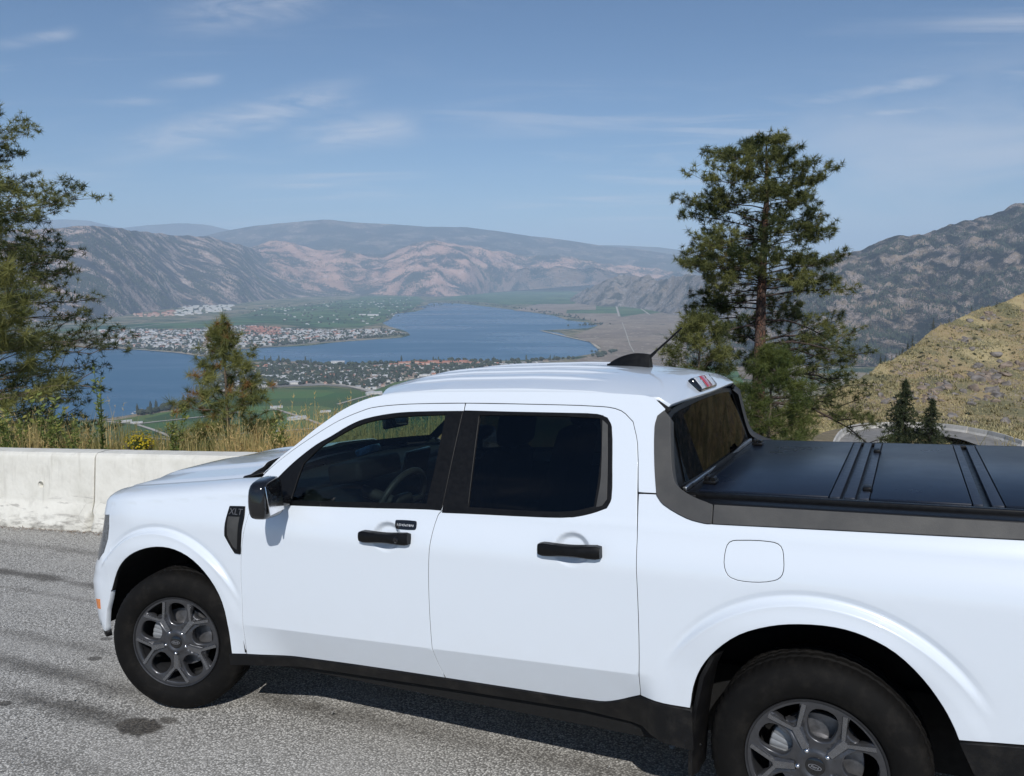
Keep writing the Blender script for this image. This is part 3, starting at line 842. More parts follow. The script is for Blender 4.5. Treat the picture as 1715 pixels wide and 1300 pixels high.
# high brake light in the tail of the roof
bl = MB().box((2.508, 0.90, 1.590), (0.070, 0.33, 0.074), 0.014, 3, Matrix.Rotation(math.radians(-38), 3, 'Y')).build('brake_light', 'gloss_black', truck)
R28 = Matrix.Rotation(math.radians(-38), 3, 'Y')
fx = Vector((2.508, 0.90, 1.590)) + R28 @ Vector((0.034, 0, 0))
MB().box(fx, (0.008, 0.10, 0.062), 0.003, 2, R28).build('red_lens', 'lens_red', bl)
for s_ in (-1, 1):
    MB().box(fx + Vector((0, s_ * 0.098, 0)), (0.008, 0.088, 0.062), 0.003, 2, R28).build('clear_lens', 'lens_clear', bl)
# aerial
an = MB()
prof = []
for i, tt in enumerate(np.linspace(0, 1, 12)):
    x = 2.060 + 0.215 * tt
    h_ = 0.062 * math.sin(min(1, tt * 1.25) * math.pi / 2)**0.75 * (1 if tt < 0.93 else 0.96)
    w_ = 0.008 + 0.026 * math.sin(min(1, tt * 1.6) * math.pi / 2)
    z_ = float(zroof(x, 0.922)) - 0.006
    ring = [(x, 0.922 - w_, z_), (x, 0.922 - w_ * 0.92, z_ + 0.012), (x, 0.922 - w_ * 0.42, z_ + h_ * 0.75 + 0.006), (x, 0.922 - w_ * 0.16, z_ + h_ + 0.006),
            (x, 0.922 + w_ * 0.16, z_ + h_ + 0.006), (x, 0.922 + w_ * 0.42, z_ + h_ * 0.75 + 0.006), (x, 0.922 + w_ * 0.92, z_ + 0.012), (x, 0.922 + w_, z_)]
    prof.append(ring)
an.grid(np.array(prof), flip=True)
an.add(prof[-1], [tuple(range(8))])
ant = an.build('aerial_base', 'black_trim', truck, smooth=50)
rod = MB().tube([(2.245, 0.922, 1.700), (2.275, 0.922, 1.728), (2.30, 0.922, 1.750)], [0.010, 0.0085, 0.007], 10)
rod.tube([(2.30, 0.922, 1.750), (2.36, 0.922, 1.800), (2.425, 0.922, 1.856)], [0.0058, 0.005, 0.0042], 8).build('aerial_rod', 'black_trim', ant)

# bed rails, tonneau cover
rl = MB()
for s_ in (0, 1):
    y = 0.150 if not s_ else WT - 0.150
    rl.box((3.375, y, 1.215), (1.53, 0.12, 0.030), 0.006, 2)
    y = 0.196 if not s_ else WT - 0.196
    rl.box((3.36, y, 1.232), (1.49, 0.034, 0.026), 0.006, 2)
rl.box((2.632, 0.922, 1.226), (0.05, 1.50, 0.024), 0.005, 2)
rl.box((3.36, 0.922, 1.2255), (1.42, 1.40, 0.006))
tn = rl.build('bed_rail', 'black_trim', truck)
MB().box((2.603, 0.922, 1.247), (0.016, 1.40, 0.018), 0.003, 2).build('seal_strip', 'alu_strip', truck)
for a, b2 in ((2.655, 3.110), (3.243, 3.548), (3.642, 4.075)):
    MB().box(((a + b2) / 2, 0.922, 1.238), (b2 - a, 1.395, 0.022), 0.004, 2).build('cover_panel', 'tonneau', truck)
for a, b2 in ((3.113, 3.147), (3.160, 3.195), (3.208, 3.240), (3.551, 3.580), (3.604, 3.639)):
    MB().box(((a + b2) / 2, 0.922, 1.2365), (b2 - a, 1.39, 0.022), 0.003, 2).build('cover_hinge', 'hinge_strip', truck)
for x, y in ((3.228, 0.385), (3.228, 1.323)):
    MB().box((x, y, 1.253), (0.030, 0.066, 0.020), 0.006, 2).build('cover_button', 'black_trim', truck)
for x, y in ((2.672, 0.355), (2.672, 1.43)):
    k = MB().box((x, y, 1.256), (0.05, 0.06, 0.014), 0.004, 2)
    k.box((x - 0.012, y, 1.270), (0.018, 0.045, 0.022), 0.004, 2)
    k.tube([(x + 0.012, y - 0.02, 1.268), (x + 0.012, y + 0.02, 1.268)], 0.009, 8)
    k.build('cover_clamp', 'black_trim', truck)

# fender vents with the trim badge
for k in (0, 1):
    base_y = 1 if k == 0 else -1
    def vpan(name, outl, mat, par, **kw):
        if k == 0: return panel(name, s_side, outl, mat, par, **kw)
        r = panel(name, s_side, outl, mat, par, mirror=True, **kw)
        bpy.data.objects.remove(r[0]); r[1].name = name
        return r[1]
    fv = vpan('fender_vent', smooth_poly(VENT, 28, 3), 'black_trim', fl[k], holes=[VENT_IN], off=0.006, flange=0.012, step=(0.02, 0.02), inset=0)
    vpan('vent_insert', VENT_IN, 'grain_plastic', fl[k], off=0.002, flange=0, step=(0.02, 0.02), inset=-0.001)

def text_mesh(body, size, depth=0.001, bold=0.0):
    cu = bpy.data.curves.new('t', 'FONT')
    cu.body = body; cu.size = size; cu.extrude = depth; cu.offset = bold
    cu.align_x = 'CENTER'; cu.align_y = 'CENTER'; cu.resolution_u = 2
    o = bpy.data.objects.new('t', cu)
    me = bpy.data.meshes.new_from_object(o)
    V = np.array([v.co[:] for v in me.vertices]); F = [tuple(p.vertices) for p in me.polygons]
    bpy.data.objects.remove(o); bpy.data.curves.remove(cu); bpy.data.meshes.remove(me)
    return V, F

def on_side(V, cx, cz, proud, stretch=1.0):
    """lay flat lettering (x right, y up) on the truck's left flank"""
    X = cx + V[:, 0] * stretch; Z = cz + V[:, 1]
    return np.stack([X, yside(X, Z) - proud - V[:, 2], Z], -1)
V, F = text_mesh('XLT', 0.040, 0.0008)
MB().add(on_side(V, 0.503, 1.062, 0.0075, 1.15), F).build('badge_lettering', 'print_grey', fl[0], smooth=0)

# door handles, keypad
def handle(hx, hz, par, lock):
    hb = MB()
    L = 0.252
    for seg_ in range(1):
        n = 15
        rows = []
        for i, t_ in enumerate(np.linspace(0, 1, n)):
            x = hx - L / 2 + L * t_
            hh = 0.0225 - 0.0025 * math.cos((t_ - 0.5) * 2 * math.pi)
            hh *= 1 if 0.02 < t_ < 0.98 else 0.82
            d = 0.030 + 0.010 * math.sin(math.pi * t_)
            y0 = 0.020
            zc_ = hz + (t_ - 0.5) * 0.006
            rows.append([(x, y0, zc_ - hh), (x, y0 - d * 0.80, zc_ - hh), (x, y0 - d, zc_ - hh * 0.72), (x, y0 - d * 1.08, zc_), (x, y0 - d, zc_ + hh * 0.72), (x, y0 - d * 0.80, zc_ + hh), (x, y0, zc_ + hh)])
        hb.grid(np.array(rows))
        hb.add(rows[0], [tuple(range(7))]); hb.add(rows[-1], [tuple(range(7))[::-1]])
    h = hb.build('door_handle', 'black_trim', par, smooth=40)
    if lock:
        x = hx + 0.075
        lk = MB().lathe([(0.0, -0.004), (0.010, -0.004), (0.0125, -0.001), (0.0125, 0.006)], 20)
        lk.box((0, -0.005, 0), (0.003, 0.002, 0.012), 0.0005, 1)
        for q in lk.v: q += np.array([x, -0.0205, hz + 0.002])
        lk.build('door_lock', 'gloss_black', par)
handle(1.368, 1.014, fd[0], True)
handle(2.214, 1.033, rd[0], False)
KP = [(1.410, 1.083), (1.505, 1.085), (1.510, 1.079), (1.511, 1.058), (1.506, 1.053), (1.420, 1.051), (1.412, 1.056), (1.407, 1.077)]
panel('door_keypad', s_side, smooth_poly(KP, 80, 3), 'gloss_black', fd[0], off=0.006, flange=0.008, step=(0.02, 0.02), inset=0)
km = MB()
for i, tx in enumerate(('1\u00b72', '3\u00b74', '5\u00b76', '7\u00b78', '9\u00b70')):
    V, F = text_mesh(tx, 0.0125, 0.0003, 0.0002)
    km.add(on_side(V, 1.425 + i * 0.0172, 1.068, 0.0068), F)
km.build('keypad_digits', 'print_white', fd[0], smooth=0)

# door mirrors
for k in (0, 1):
    mm = MB()
    bm = bmesh.new()
    bmesh.ops.create_cube(bm, size=1.0)
    bmesh.ops.subdivide_edges(bm, edges=list(bm.edges), cuts=5, use_grid_fill=True)
    for q in bm.verts:
        x, y, z = q.co * 2
        q.co = Vector((x, y, z))
        # superellipsoid, flatter at the glass side
        n_ = (abs(x)**5 + abs(y)**5 + abs(z)**5)**(1 / 5)
        q.co /= n_
        x, y, z = q.co
        if x < 0: x *= 1.15 * (1 - 0.28 * z * z) * (1 - 0.2 * y * y)
        q.co = Vector((x * 0.046, y * 0.092 * (1 - 0.08 * z), z * 0.088 * (1 + 0.07 * y)))
    mi_y = -0.098
    bm.transform(Matrix.Translation((0.815, mi_y, 1.172)) @ Matrix.Rotation(math.radians(14), 4, 'Z'))
    bm.verts.index_update()
    vv = np.array([q.co[:] for q in bm.verts])
    ff = [[q.index for q in f.verts] for f in bm.faces]
    bm.free()
    if k: vv[:, 1] = WT - vv[:, 1]; ff = [q[::-1] for q in ff]
    mm.add(vv, ff)
    sgn = 1 if k == 0 else -1
    y0 = lambda y: y if k == 0 else WT - y
    mm.box((0.795, y0(0.01), 1.135), (0.07, 0.09, 0.05), 0.015, 3)
    mb_ = mm.build('door_mirror', 'gloss_black', fd[k], smooth=50)
    MB().box((0.8585, y0(-0.088), 1.172), (0.006, 0.138, 0.128), 0.0025, 2, Matrix.Rotation(math.radians(17 * sgn), 3, 'Z') @ Matrix.Rotation(math.radians(-7), 3, 'Y')).build('mirror_glass', 'chrome', fd[k])

# wheels: alloy rim > tyre, nuts, cap, disc
def ring_pts(ang0, pts):
    """pts (r, half-width) down one side of an opening whose middle lies at ang0 -> closed outline"""
    d = np.array([math.cos(ang0), math.sin(ang0)]); n = np.array([-d[1], d[0]])
    L = [d * r + n * w for r, w in pts]; Rr = [d * r - n * w for r, w in pts[::-1]]
    return np.array(L + Rr)
HEX = [(0.086, 0.016), (0.108, 0.043), (0.164, 0.051), (0.198, 0.028)]
TRI = [(0.150, 0.024), (0.170, 0.036), (0.209, 0.056), (0.2135, 0.030), (0.2155, 0.0)]
def s_rim(u, v):
    r = np.hypot(u, v)
    th = np.arctan2(v, u)
    w = np.cos(5 * (th - np.pi / 2))            # +1 on the windows' axis, -1 down a spoke
    y = 0.030 - 0.026 * sm(0.20, 0.09, r) * 0.75 - 0.020 * sm(0.12, 0.215, r)
    y = y + 0.006 * sm(0.06, 0.075, r) * sm(0.160, 0.150, r) * sm(-0.35, -0.75, w)
    y = y - 0.007 * np.exp(-((r - 0.045) / 0.012)**2)
    return np.stack([u, y, v], -1)
circle = [(0.222 * math.cos(a), 0.222 * math.sin(a)) for a in np.linspace(0, 2 * np.pi, 72, endpoint=False)]
wh_holes = []
for i in range(5):
    a0 = math.pi / 2 + i * 2 * math.pi / 5
    wh_holes.append(smooth_poly(ring_pts(a0, HEX), 62, 3))
    wh_holes.append(smooth_poly(ring_pts(a0 + math.pi / 5, TRI), 50, 2))
wheel_tmpl = panel('wheel', s_rim, circle, 'wheel_alloy', None, holes=wh_holes, step=(0.010, 0.010), flange=0.034, inset=0, out=(0, -1, 0), bevel=0.006)
lip = MB().lathe([(0.221, 0.013), (0.226, 0.004), (0.2305, 0.002), (0.2325, 0.006), (0.226, 0.02), (0.214, 0.05), (0.205, 0.10), (0.205, 0.175), (0.225, 0.195)], 72).build('rim_barrel', 'barrel_dark', wheel_tmpl)
def tread(k, prof):
    r = np.zeros(len(prof))
    blk = (k % 3) == 0
    for i, (pr, pa) in enumerate(prof):
        if pr > 0.350 and blk and (0.025 < pa < 0.062 or 0.168 < pa < 0.205): r[i] = -0.0035
        if pr > 0.350 and (k % 4) == 1 and 0.07 < pa < 0.16: r[i] = -0.003
    return r
tp = [(0.2315, 0.012), (0.236, 0.006), (0.250, -0.003), (0.262, -0.0065), (0.266, -0.0085), (0.285, -0.011), (0.305, -0.009), (0.324, -0.002), (0.337, 0.008), (0.3385, 0.009), (0.346, 0.017), (0.3525, 0.026), (0.3570, 0.038),
      (0.3590, 0.058), (0.3535, 0.062), (0.3535, 0.068), (0.3605, 0.072), (0.361, 0.096), (0.3545, 0.099), (0.3545, 0.107), (0.361, 0.110), (0.361, 0.128), (0.3545, 0.132), (0.3545, 0.138), (0.3605, 0.142), (0.3595, 0.160), (0.3535, 0.164), (0.3535, 0.170),
      (0.3590, 0.174), (0.357, 0.194), (0.3525, 0.206), (0.346, 0.213), (0.324, 0.226), (0.285, 0.236), (0.25, 0.228), (0.232, 0.212)]
MB().lathe(tp, 216, mod=tread).build('tyre', 'tyre_rubber', wheel_tmpl, smooth=24)
for i in range(5):
    a0 = -math.pi / 2 + i * 2 * math.pi / 5
    nb = MB().lathe([(0.0, -0.010), (0.0045, -0.009), (0.0085, -0.004), (0.0105, 0.004), (0.0105, 0.010), (0.0135, 0.012), (0.0135, 0.03)], 6 * 3)
    for q in nb.v: q += np.array([0.057 * math.cos(a0), 0.008, 0.057 * math.sin(a0)])
    nb.build('lug_nut', 'chrome', wheel_tmpl, smooth=40)
for i in range(5):
    a0 = -math.pi / 2 + i * 2 * math.pi / 5
    ca_, sa_ = math.cos(a0), math.sin(a0)
    loc = lambda r_, w_, y_: (ca_ * r_ - sa_ * w_, y_, sa_ * r_ + ca_ * w_)
    sp_ = MB()
    # a raised rib down the spoke that forks into two arms towards the rim
    ya = float(s_rim(np.array([0.075]), np.array([0.0]))[0, 1]); yb = float(s_rim(np.array([0.150]), np.array([0.0]))[0, 1]); yc = float(s_rim(np.array([0.208]), np.array([0.0]))[0, 1])
    def rib(p, q, w0, w1, y0_, y1_, h_=0.007):
        (r0_, t0), (r1_, t1) = p, q
        dx, dw = r1_ - r0_, t1 - t0
        L_ = math.hypot(dx, dw); nx_, nw = -dw / L_, dx / L_
        V = []
        for (r_, t_, w_, y_) in ((r0_, t0, w0, y0_), (r1_, t1, w1, y1_)):
            for k_, hh in ((-1, 0.004), (-0.62, -h_), (0.62, -h_), (1, 0.004)):
                V.append(loc(r_ + nx_ * w_ * k_, t_ + nw * w_ * k_, y_ + hh))
        sp_.add(V, [(0, 1, 5, 4), (1, 2, 6, 5), (2, 3, 7, 6), (3, 2, 1, 0), (4, 5, 6, 7)])
    rib((0.066, 0.0), (0.140, 0.0), 0.017, 0.021, ya, yb)
    for k_ in (-1, 1):
        rib((0.136, k_ * 0.010), (0.203, k_ * 0.066), 0.0095, 0.0120, yb, yc, 0.006)
    sp_.build('spoke', 'spoke_glint', wheel_tmpl, smooth=20)
MB().lathe([(0.0, 0.0035), (0.026, 0.004), (0.0315, 0.007), (0.033, 0.012), (0.033, 0.03)], 32).build('centre_cap', 'gloss_black', wheel_tmpl, smooth=40)
em = MB()
el = [(0.0215 * math.cos(a), 0.0095 * math.sin(a)) for a in np.linspace(0, 2 * np.pi, 28, endpoint=False)]
el2 = [(x * 0.90, z * 0.84) for x, z in el]
P = [(x, 0.0028, z) for x, z in el] + [(x, 0.0028, z) for x, z in el2]
em.add(P, [(i, (i + 1) % 28, 28 + (i + 1) % 28, 28 + i) for i in range(28)])
V, F = text_mesh('Ford', 0.0135, 0.0004, 0.0002)
em.add(np.stack([V[:, 0] + V[:, 1] * 0.25, 0.0026 - V[:, 2], V[:, 1]], -1), F)
em.build('cap_emblem', 'emblem_grey', wheel_tmpl, smooth=0)
dc = MB().lathe([(0.035, 0.075), (0.075, 0.075), (0.080, 0.092), (0.148, 0.092), (0.150, 0.096), (0.150, 0.112), (0.08, 0.114)], 48)
dc.build('brake_disc', 'disc_steel', wheel_tmpl)
cp = MB()
for i in range(7):
    a = math.radians(150 + i * 9)
    cp.box((0.118 * math.cos(a), 0.088, 0.118 * math.sin(a)), (0.085, 0.06, 0.030), 0.010, 2, Matrix.Rotation(-a, 3, 'Y'))
cp.build('brake_caliper', 'caliper_grey', wheel_tmpl)
cen_ = MB().lathe([(0.0, 0.20), (0.19, 0.19), (0.196, 0.13)], 32).build('brake_shield', 'underbody', wheel_tmpl)

def clone(o, parent=None):
    c = o.copy(); coll.objects.link(c); c.parent = parent
    for ch in list(o.children): clone(ch, c)
    return c
PIV = 0.135
STEER = 0.33
spots = [(0.0, 0, STEER, 0.35), (WHEEL_X[1], 0, 0.0, 0.16), (0.0, 1, STEER * 0.85, 0.9), (WHEEL_X[1], 1, 0.0, 0.5)]
for i, (wx, sd, steer, spin) in enumerate(spots):
    w = wheel_tmpl if i == 0 else clone(wheel_tmpl)
    w.parent = truck
    off = PIV - 0.0 - 0.012          # outer face of the tyre lies 12 mm inside the body side
    M = Matrix.Translation((wx, PIV if not sd else WT - PIV, 0.361)) @ Matrix.Rotation(steer, 4, 'Z')
    if sd: M = M @ Matrix.Rotation(math.pi, 4, 'Z')
    M = M @ Matrix.Translation((0, -off + 0.011, 0)) @ Matrix.Rotation(spin if i else math.radians(4), 4, 'Y')
    w.matrix_local = M

# wheel housings and underside
for wx in WHEEL_X:
    for sd in (0, 1):
        hb = MB()
        ang = np.linspace(math.radians(2), math.radians(178), 25)
        yy = np.array([0.022, 0.20, 0.46])
        P = np.array([[(wx + 0.515 * math.cos(a), y if not sd else WT - y, 0.365 + 0.505 * math.sin(a)) for y in yy] for a in ang])
        hb.grid(P, flip=bool(sd))
        k = P[:, -1]
        hb.add(k, [tuple(range(len(k)))])
        hb.build('wheel_housing', 'underbody', truck)
ub = MB()
ub.box((1.75, 0.922, 0.36), (4.55, 1.00, 0.30), 0.02)
ub.box((1.53, 0.922, 0.38), (2.05, 1.60, 0.18), 0.02)
ub.box((3.83, 0.922, 0.45), (0.55, 1.60, 0.14), 0.02)
ub.box((0.0, 0.922, 0.75), (0.80, 0.90, 0.55), 0.02)
ub.box((3.35, 0.922, 1.05), (1.50, 1.58, 0.29), 0.01)
ub.box((-0.45, 0.922, 0.55), (0.3, 1.0, 0.34), 0.02)
ub.tube([(0.0, 0.15, 0.36), (0.0, 1.69, 0.36)], 0.04, 8)
ub.tube([(3.076, 0.15, 0.36), (3.076, 1.69, 0.36)], 0.05, 8)
ub.build('underbody', 'underbody', truck)
# mud flaps ahead of the rear wheels
for sd in (0, 1):
    fb = MB()
    rows = []
    for zz, xx, ww in ((0.70, 2.735, 0.10), (0.62, 2.695, 0.18), (0.50, 2.668, 0.20), (0.38, 2.650, 0.20), (0.27, 2.645, 0.19), (0.245, 2.645, 0.17)):
        r0 = [(xx, 0.016 + 0.005 * (zz < 0.6), zz), (xx + 0.016, 0.012, zz), (xx + 0.030, 0.05, zz), (xx + 0.034, 0.05 + ww * 0.6, zz), (xx + 0.020, 0.05 + ww, zz), (xx - 0.005, 0.05 + ww, zz), (xx - 0.004, 0.05, zz)]
        rows.append(r0)
    P = np.array(rows)
    P = np.concatenate([P, P[:, :1]], 1)
    if sd: P[..., 1] = WT - P[..., 1]
    fb.grid(P, flip=bool(sd))
    fb.add(P[-1][:-1], [tuple(range(7))]); fb.add(P[0][:-1], [tuple(range(7))])
    for zz in (0.42, 0.34):
        fb.box((2.668, 0.07 if not sd else WT - 0.07, zz), (0.03, 0.012, 0.012), 0.003, 1)
    fb.build('mud_flap', 'sill_plastic', truck, smooth=45)

# tail
MB().box((4.145, 0.922, 0.93), (0.05, 1.50, 0.52), 0.012, 2).build('tailgate', 'white_paint', truck)
MB().box((4.13, 0.922, 0.50), (0.14, 1.72, 0.22), 0.03, 3).build('rear_bumper', 'sill_plastic', truck)
for y in (0.09, WT - 0.09):
    MB().box((4.135, y, 0.95), (0.07, 0.13, 0.34), 0.02, 3).build('tail_light', 'lens_red', truck)

# inside the cab
card = MB()
for y in (0.135, WT - 0.135):
    card.box((1.53, y, 0.76), (2.10, 0.03, 0.62), 0.01)
card.build('door_lining', 'interior_black', truck)
MB().box((1.55, 0.922, 0.50), (2.0, 1.55, 0.04)).build('cab_floor', 'interior_black', truck)
ds_ = MB()
ds_.box((0.68, 0.922, 1.02), (0.44, 1.50, 0.24), 0.06, 4)
ds_.box((0.60, 0.922, 1.13), (0.40, 1.46, 0.06), 0.025, 3)
ds_.box((0.80, 0.922, 0.78), (0.30, 0.30, 0.40), 0.03, 3)
dash = ds_.build('dashboard', 'interior_black', truck)
hood_ = MB().box((0.93, 0.48, 1.215), (0.20, 0.36, 0.10), 0.025, 3, Matrix.Rotation(math.radians(-8), 3, 'Y'))
hood_.build('gauge_hood', 'interior_black', truck)
# pale blue box above the dashboard, seen through the side window
MB().box((0.915, 0.53, 1.297), (0.09, 0.11, 0.035), 0.006, 2, Matrix.Rotation(math.radians(-20), 3, 'Y') @ Matrix.Rotation(math.radians(8), 3, 'Z')).build('dash_box', 'dash_blue', truck)
sc_ = MB().box((0.92, 0.955, 1.17), (0.02, 0.24, 0.15), 0.008, 3, Matrix.Rotation(math.radians(14), 3, 'Y')).build('centre_screen', 'gloss_black', truck)
stw = MB()
ctr = np.array([1.135, 0.47, 1.045]); tilt = math.radians(24)
e1 = np.array([0, 1, 0]); e2 = np.array([math.sin(tilt), 0, math.cos(tilt)])
rim_ = [ctr + 0.185 * (math.cos(a) * e1 + math.sin(a) * e2) for a in np.linspace(0, 2 * np.pi, 41)]
stw.tube(rim_, 0.0165, 10, caps=False)
for a in (0.05, math.pi - 0.05, -math.pi / 2):
    stw.tube([ctr, ctr + 0.18 * (math.cos(a) * e1 + math.sin(a) * e2)], [0.03, 0.016], 8)
stw.box(ctr, (0.05, 0.14, 0.12), 0.03, 3, Matrix.Rotation(tilt, 3, 'Y'))
stw.tube([ctr, ctr + np.array([-0.22, 0, 0.06])], 0.03, 8)
stw.build('steering_wheel', 'wheel_leather', truck, smooth=50)
rm = MB().box((0.86, 0.86, 1.405), (0.03, 0.22, 0.065), 0.012, 3)
rm.tube([(0.85, 0.90, 1.43), (0.83, 0.92, 1.515)], 0.012, 8)
rm.build('rear_view_mirror', 'gloss_black', truck)
def seat(y, x):
    s_ = MB()
    s_.box((x + 0.02, y, 0.76), (0.52, 0.50, 0.18), 0.06, 4, Matrix.Rotation(math.radians(-8), 3, 'Y'))
    s_.box((x + 0.36, y, 1.06), (0.15, 0.48, 0.60), 0.06, 4, Matrix.Rotation(math.radians(15), 3, 'Y'), taper=(0.8, 0.82))
    st_ = s_.build('front_seat', 'seat_fabric', truck, smooth=60)
    h_ = MB().box((x + 0.475, y, 1.435), (0.10, 0.26, 0.17), 0.045, 4, Matrix.Rotation(math.radians(12), 3, 'Y'))
    for dy in (-0.06, 0.06):
        h_.tube([(x + 0.45, y + dy, 1.30), (x + 0.47, y + dy, 1.39)], 0.007, 6)
    h_.build('head_restraint', 'seat_fabric', st_, smooth=60)
seat(0.49, 1.30); seat(WT - 0.49, 1.30)
bk = MB()
bk.box((2.12, 0.922, 0.80), (0.46, 1.40, 0.16), 0.05, 3)
bk.box((2.40, 0.922, 1.08), (0.14, 1.40, 0.52), 0.05, 3, Matrix.Rotation(math.radians(12), 3, 'Y'))
bench = bk.build('rear_bench', 'seat_fabric', truck, smooth=60)
for y in (0.45, 0.922, WT - 0.45):
    MB().box((2.46, y, 1.37), (0.08, 0.25, 0.12), 0.035, 3, Matrix.Rotation(math.radians(12), 3, 'Y')).build('head_restraint', 'seat_fabric', bench, smooth=60)
# green balance dot behind the rear wheel's spokes
truck.matrix_world = TRUCK_M
# ------------------------------------------------------------------ road, barrier, verge
ZL = -370.0                                           # the lake's level
BD = np.array([0.99336, 0.11498, 0.0]); BN = np.array([-0.11498, 0.99336, 0.0]); BO = np.array([-5.374, 2.41, 0.0])
def bar(s, dep=0.0, h=0.0):
    """a point by the barrier in the truck's axes: s along it, dep behind its front toe, h above the road"""
    s = np.asarray(s, float)[..., None]
    return BO + BD * s + BN * np.asarray(dep, float)[..., None] + np.array([0, 0, 1.0]) * np.asarray(h, float)[..., None]

m, b, t = principled('asphalt', (0.15, 0.148, 0.142), 0.88)
v = coord(t)
x, y, z = t.sep(v)
stone = t.voronoi(v, 105.0, out='Color')
stone_v = t.sep(stone)[0]
stone_d = t.voronoi(v, 105.0)
big = t.noise(v, 1.3, 6.0, 0.6)
mid = t.noise(t.mapping(v, scale=(0.35, 2.2, 1)), 2.0, 5.0, 0.62)
col = t.mix(t.ramp(stone_v, 0.1, 0.95, smooth=False), (0.335, 0.322, 0.295), (0.86, 0.83, 0.765))
col = t.mix(t.ramp(stone_d, 0.25, 0.75), col, (0.16, 0.153, 0.138))
col = t.mix(t.math('MULTIPLY', t.ramp(big, 0.35, 0.75), 0.45), col, (0.43, 0.41, 0.375))
def band(y0, w, x0, x1, amt):
    d = t.math('ABSOLUTE', t.math('SUBTRACT', y, y0))
    wob = t.math('MULTIPLY', t.math('SUBTRACT', t.noise(v, 3.2, 4.0), 0.5), 0.20)
    k = t.ramp(t.math('ADD', d, wob), w, 0.0)
    k = t.math('MULTIPLY', k, t.math('MULTIPLY', t.ramp(x, x0 - 0.35, x0 + 0.25), t.ramp(x, x1 + 0.35, x1 - 0.25)))
    return t.math('MULTIPLY', t.math('MULTIPLY', k, amt), t.ramp(mid, 0.30, 0.60, 0.55, 1.15))
marks = [band(1.33, 0.10, -6.5, -2.0, 0.72), band(1.05, 0.05, -6.5, -1.6, 0.35), band(0.42, 0.10, -4.5, -0.9, 0.40), band(0.10, 0.13, -3.6, -0.2, 0.60), band(-0.17, 0.12, -1.0, -0.05, 0.75), band(0.335, 0.13, 0.2, 2.3, 0.55), band(-0.55, 0.10, -1.5, 1.8, 0.25), band(2.0, 0.12, -7, -2.5, 0.35)]
tot = marks[0]
for k_ in marks[1:]: tot = t.math('MAXIMUM', tot, k_)
# the round oil spot and its smaller neighbours
def spot(cx, cy, rx, ry, amt):
    dx = t.math('DIVIDE', t.math('SUBTRACT', x, cx), rx); dy = t.math('DIVIDE', t.math('SUBTRACT', y, cy), ry)
    r = t.math('SQRT', t.math('ADD', t.math('MULTIPLY', dx, dx), t.math('MULTIPLY', dy, dy)))
    r = t.math('ADD', r, t.math('MULTIPLY', t.math('SUBTRACT', t.noise(v, 13.0, 4.0), 0.5), 1.1))
    return t.math('MULTIPLY', t.ramp(r, 1.15, 0.72), amt)
for s_ in ((-0.035, -0.160, 0.150, 0.085, 0.97), (0.055, -0.055, 0.07, 0.035, 0.75), (0.62, 0.335, 0.07, 0.05, 0.7), (-1.02, 0.33, 0.05, 0.035, 0.8), (-0.93, -0.26, 0.045, 0.03, 0.9), (-1.25, 0.58, 0.05, 0.03, 0.7), (-0.55, 0.62, 0.10, 0.05, 0.6)):
    tot = t.math('MAXIMUM', tot, spot(*s_))
col = t.mix(tot, col, t.mix(stone_v, (0.030, 0.027, 0.023), (0.118, 0.104, 0.085)))
t.put(b.inputs['Base Color'], col)
t.put(b.inputs['Roughness'], t.ramp(tot, 0.0, 1.0, 0.9, 0.72))
h = t.math('SUBTRACT', t.math('MULTIPLY', stone_v, 0.5), stone_d)
t.put(b.inputs['Normal'], t.bump(h, 0.55, 0.006))

xs = np.concatenate([np.linspace(-60, -12, 13), np.linspace(-11, 14, 51), np.linspace(16, 70, 16)])
rows = []
for fr_ in np.concatenate([np.linspace(0, 0.8, 8), np.linspace(0.83, 1, 40)]):
    ye = BO[1] + (xs - BO[0]) * 0.11575 + 0.62
    yy = -34 + (ye + 34) * fr_
    rows.append(np.stack([xs, yy, 0.010 * fbm(xs * 0.4, yy * 0.4 + 0 * xs, 3)], -1))
rd_ = MB().grid(np.array(rows), flip=True).build('road', 'asphalt')
tag(rd_, kind='structure')
rd_.matrix_world = TRUCK_M

m, b, t = principled('barrier_concrete', (0.62, 0.60, 0.55), 0.85)
v = coord(t)
z = t.sep(v)[2]
n1 = t.noise(v, 3.0, 6.0, 0.65); n2 = t.noise(v, 28.0, 5.0, 0.6)
run = t.noise(t.mapping(v, scale=(6, 6, 0.5)), 2.2, 5.0, 0.6)
col = t.mix(t.ramp(n1, 0.35, 0.75), (0.74, 0.72, 0.65), (0.62, 0.60, 0.53))
col = t.mix(t.math('MULTIPLY', t.ramp(run, 0.55, 0.75), 0.35), col, (0.42, 0.40, 0.35))
low = t.math('MULTIPLY', t.ramp(z, 0.22, 0.02), t.ramp(t.noise(t.mapping(v, scale=(1, 1, 3)), 5.0, 6.0, 0.7), 0.42, 0.66))
col = t.mix(t.math('MULTIPLY', low, 0.85), col, (0.20, 0.185, 0.16))
scuff = t.math('MULTIPLY', t.ramp(t.noise(t.mapping(v, scale=(1.3, 1, 9), rot=(0, 0.16, 0)), 2.3, 5.0, 0.6, 0.4), 0.56, 0.66), t.math('MULTIPLY', t.ramp(z, 0.42, 0.30), t.ramp(z, 0.05, 0.14)))
col = t.mix(t.math('MULTIPLY', scuff, 0.55), col, (0.24, 0.22, 0.20))
rust = t.math('MULTIPLY', t.ramp(t.noise(t.mapping(v, scale=(9, 9, 0.35)), 1.4, 4.0, 0.55), 0.60, 0.74), t.ramp(z, 0.30, 0.74))
col = t.mix(t.math('MULTIPLY', rust, 0.30), col, (0.36, 0.33, 0.27))
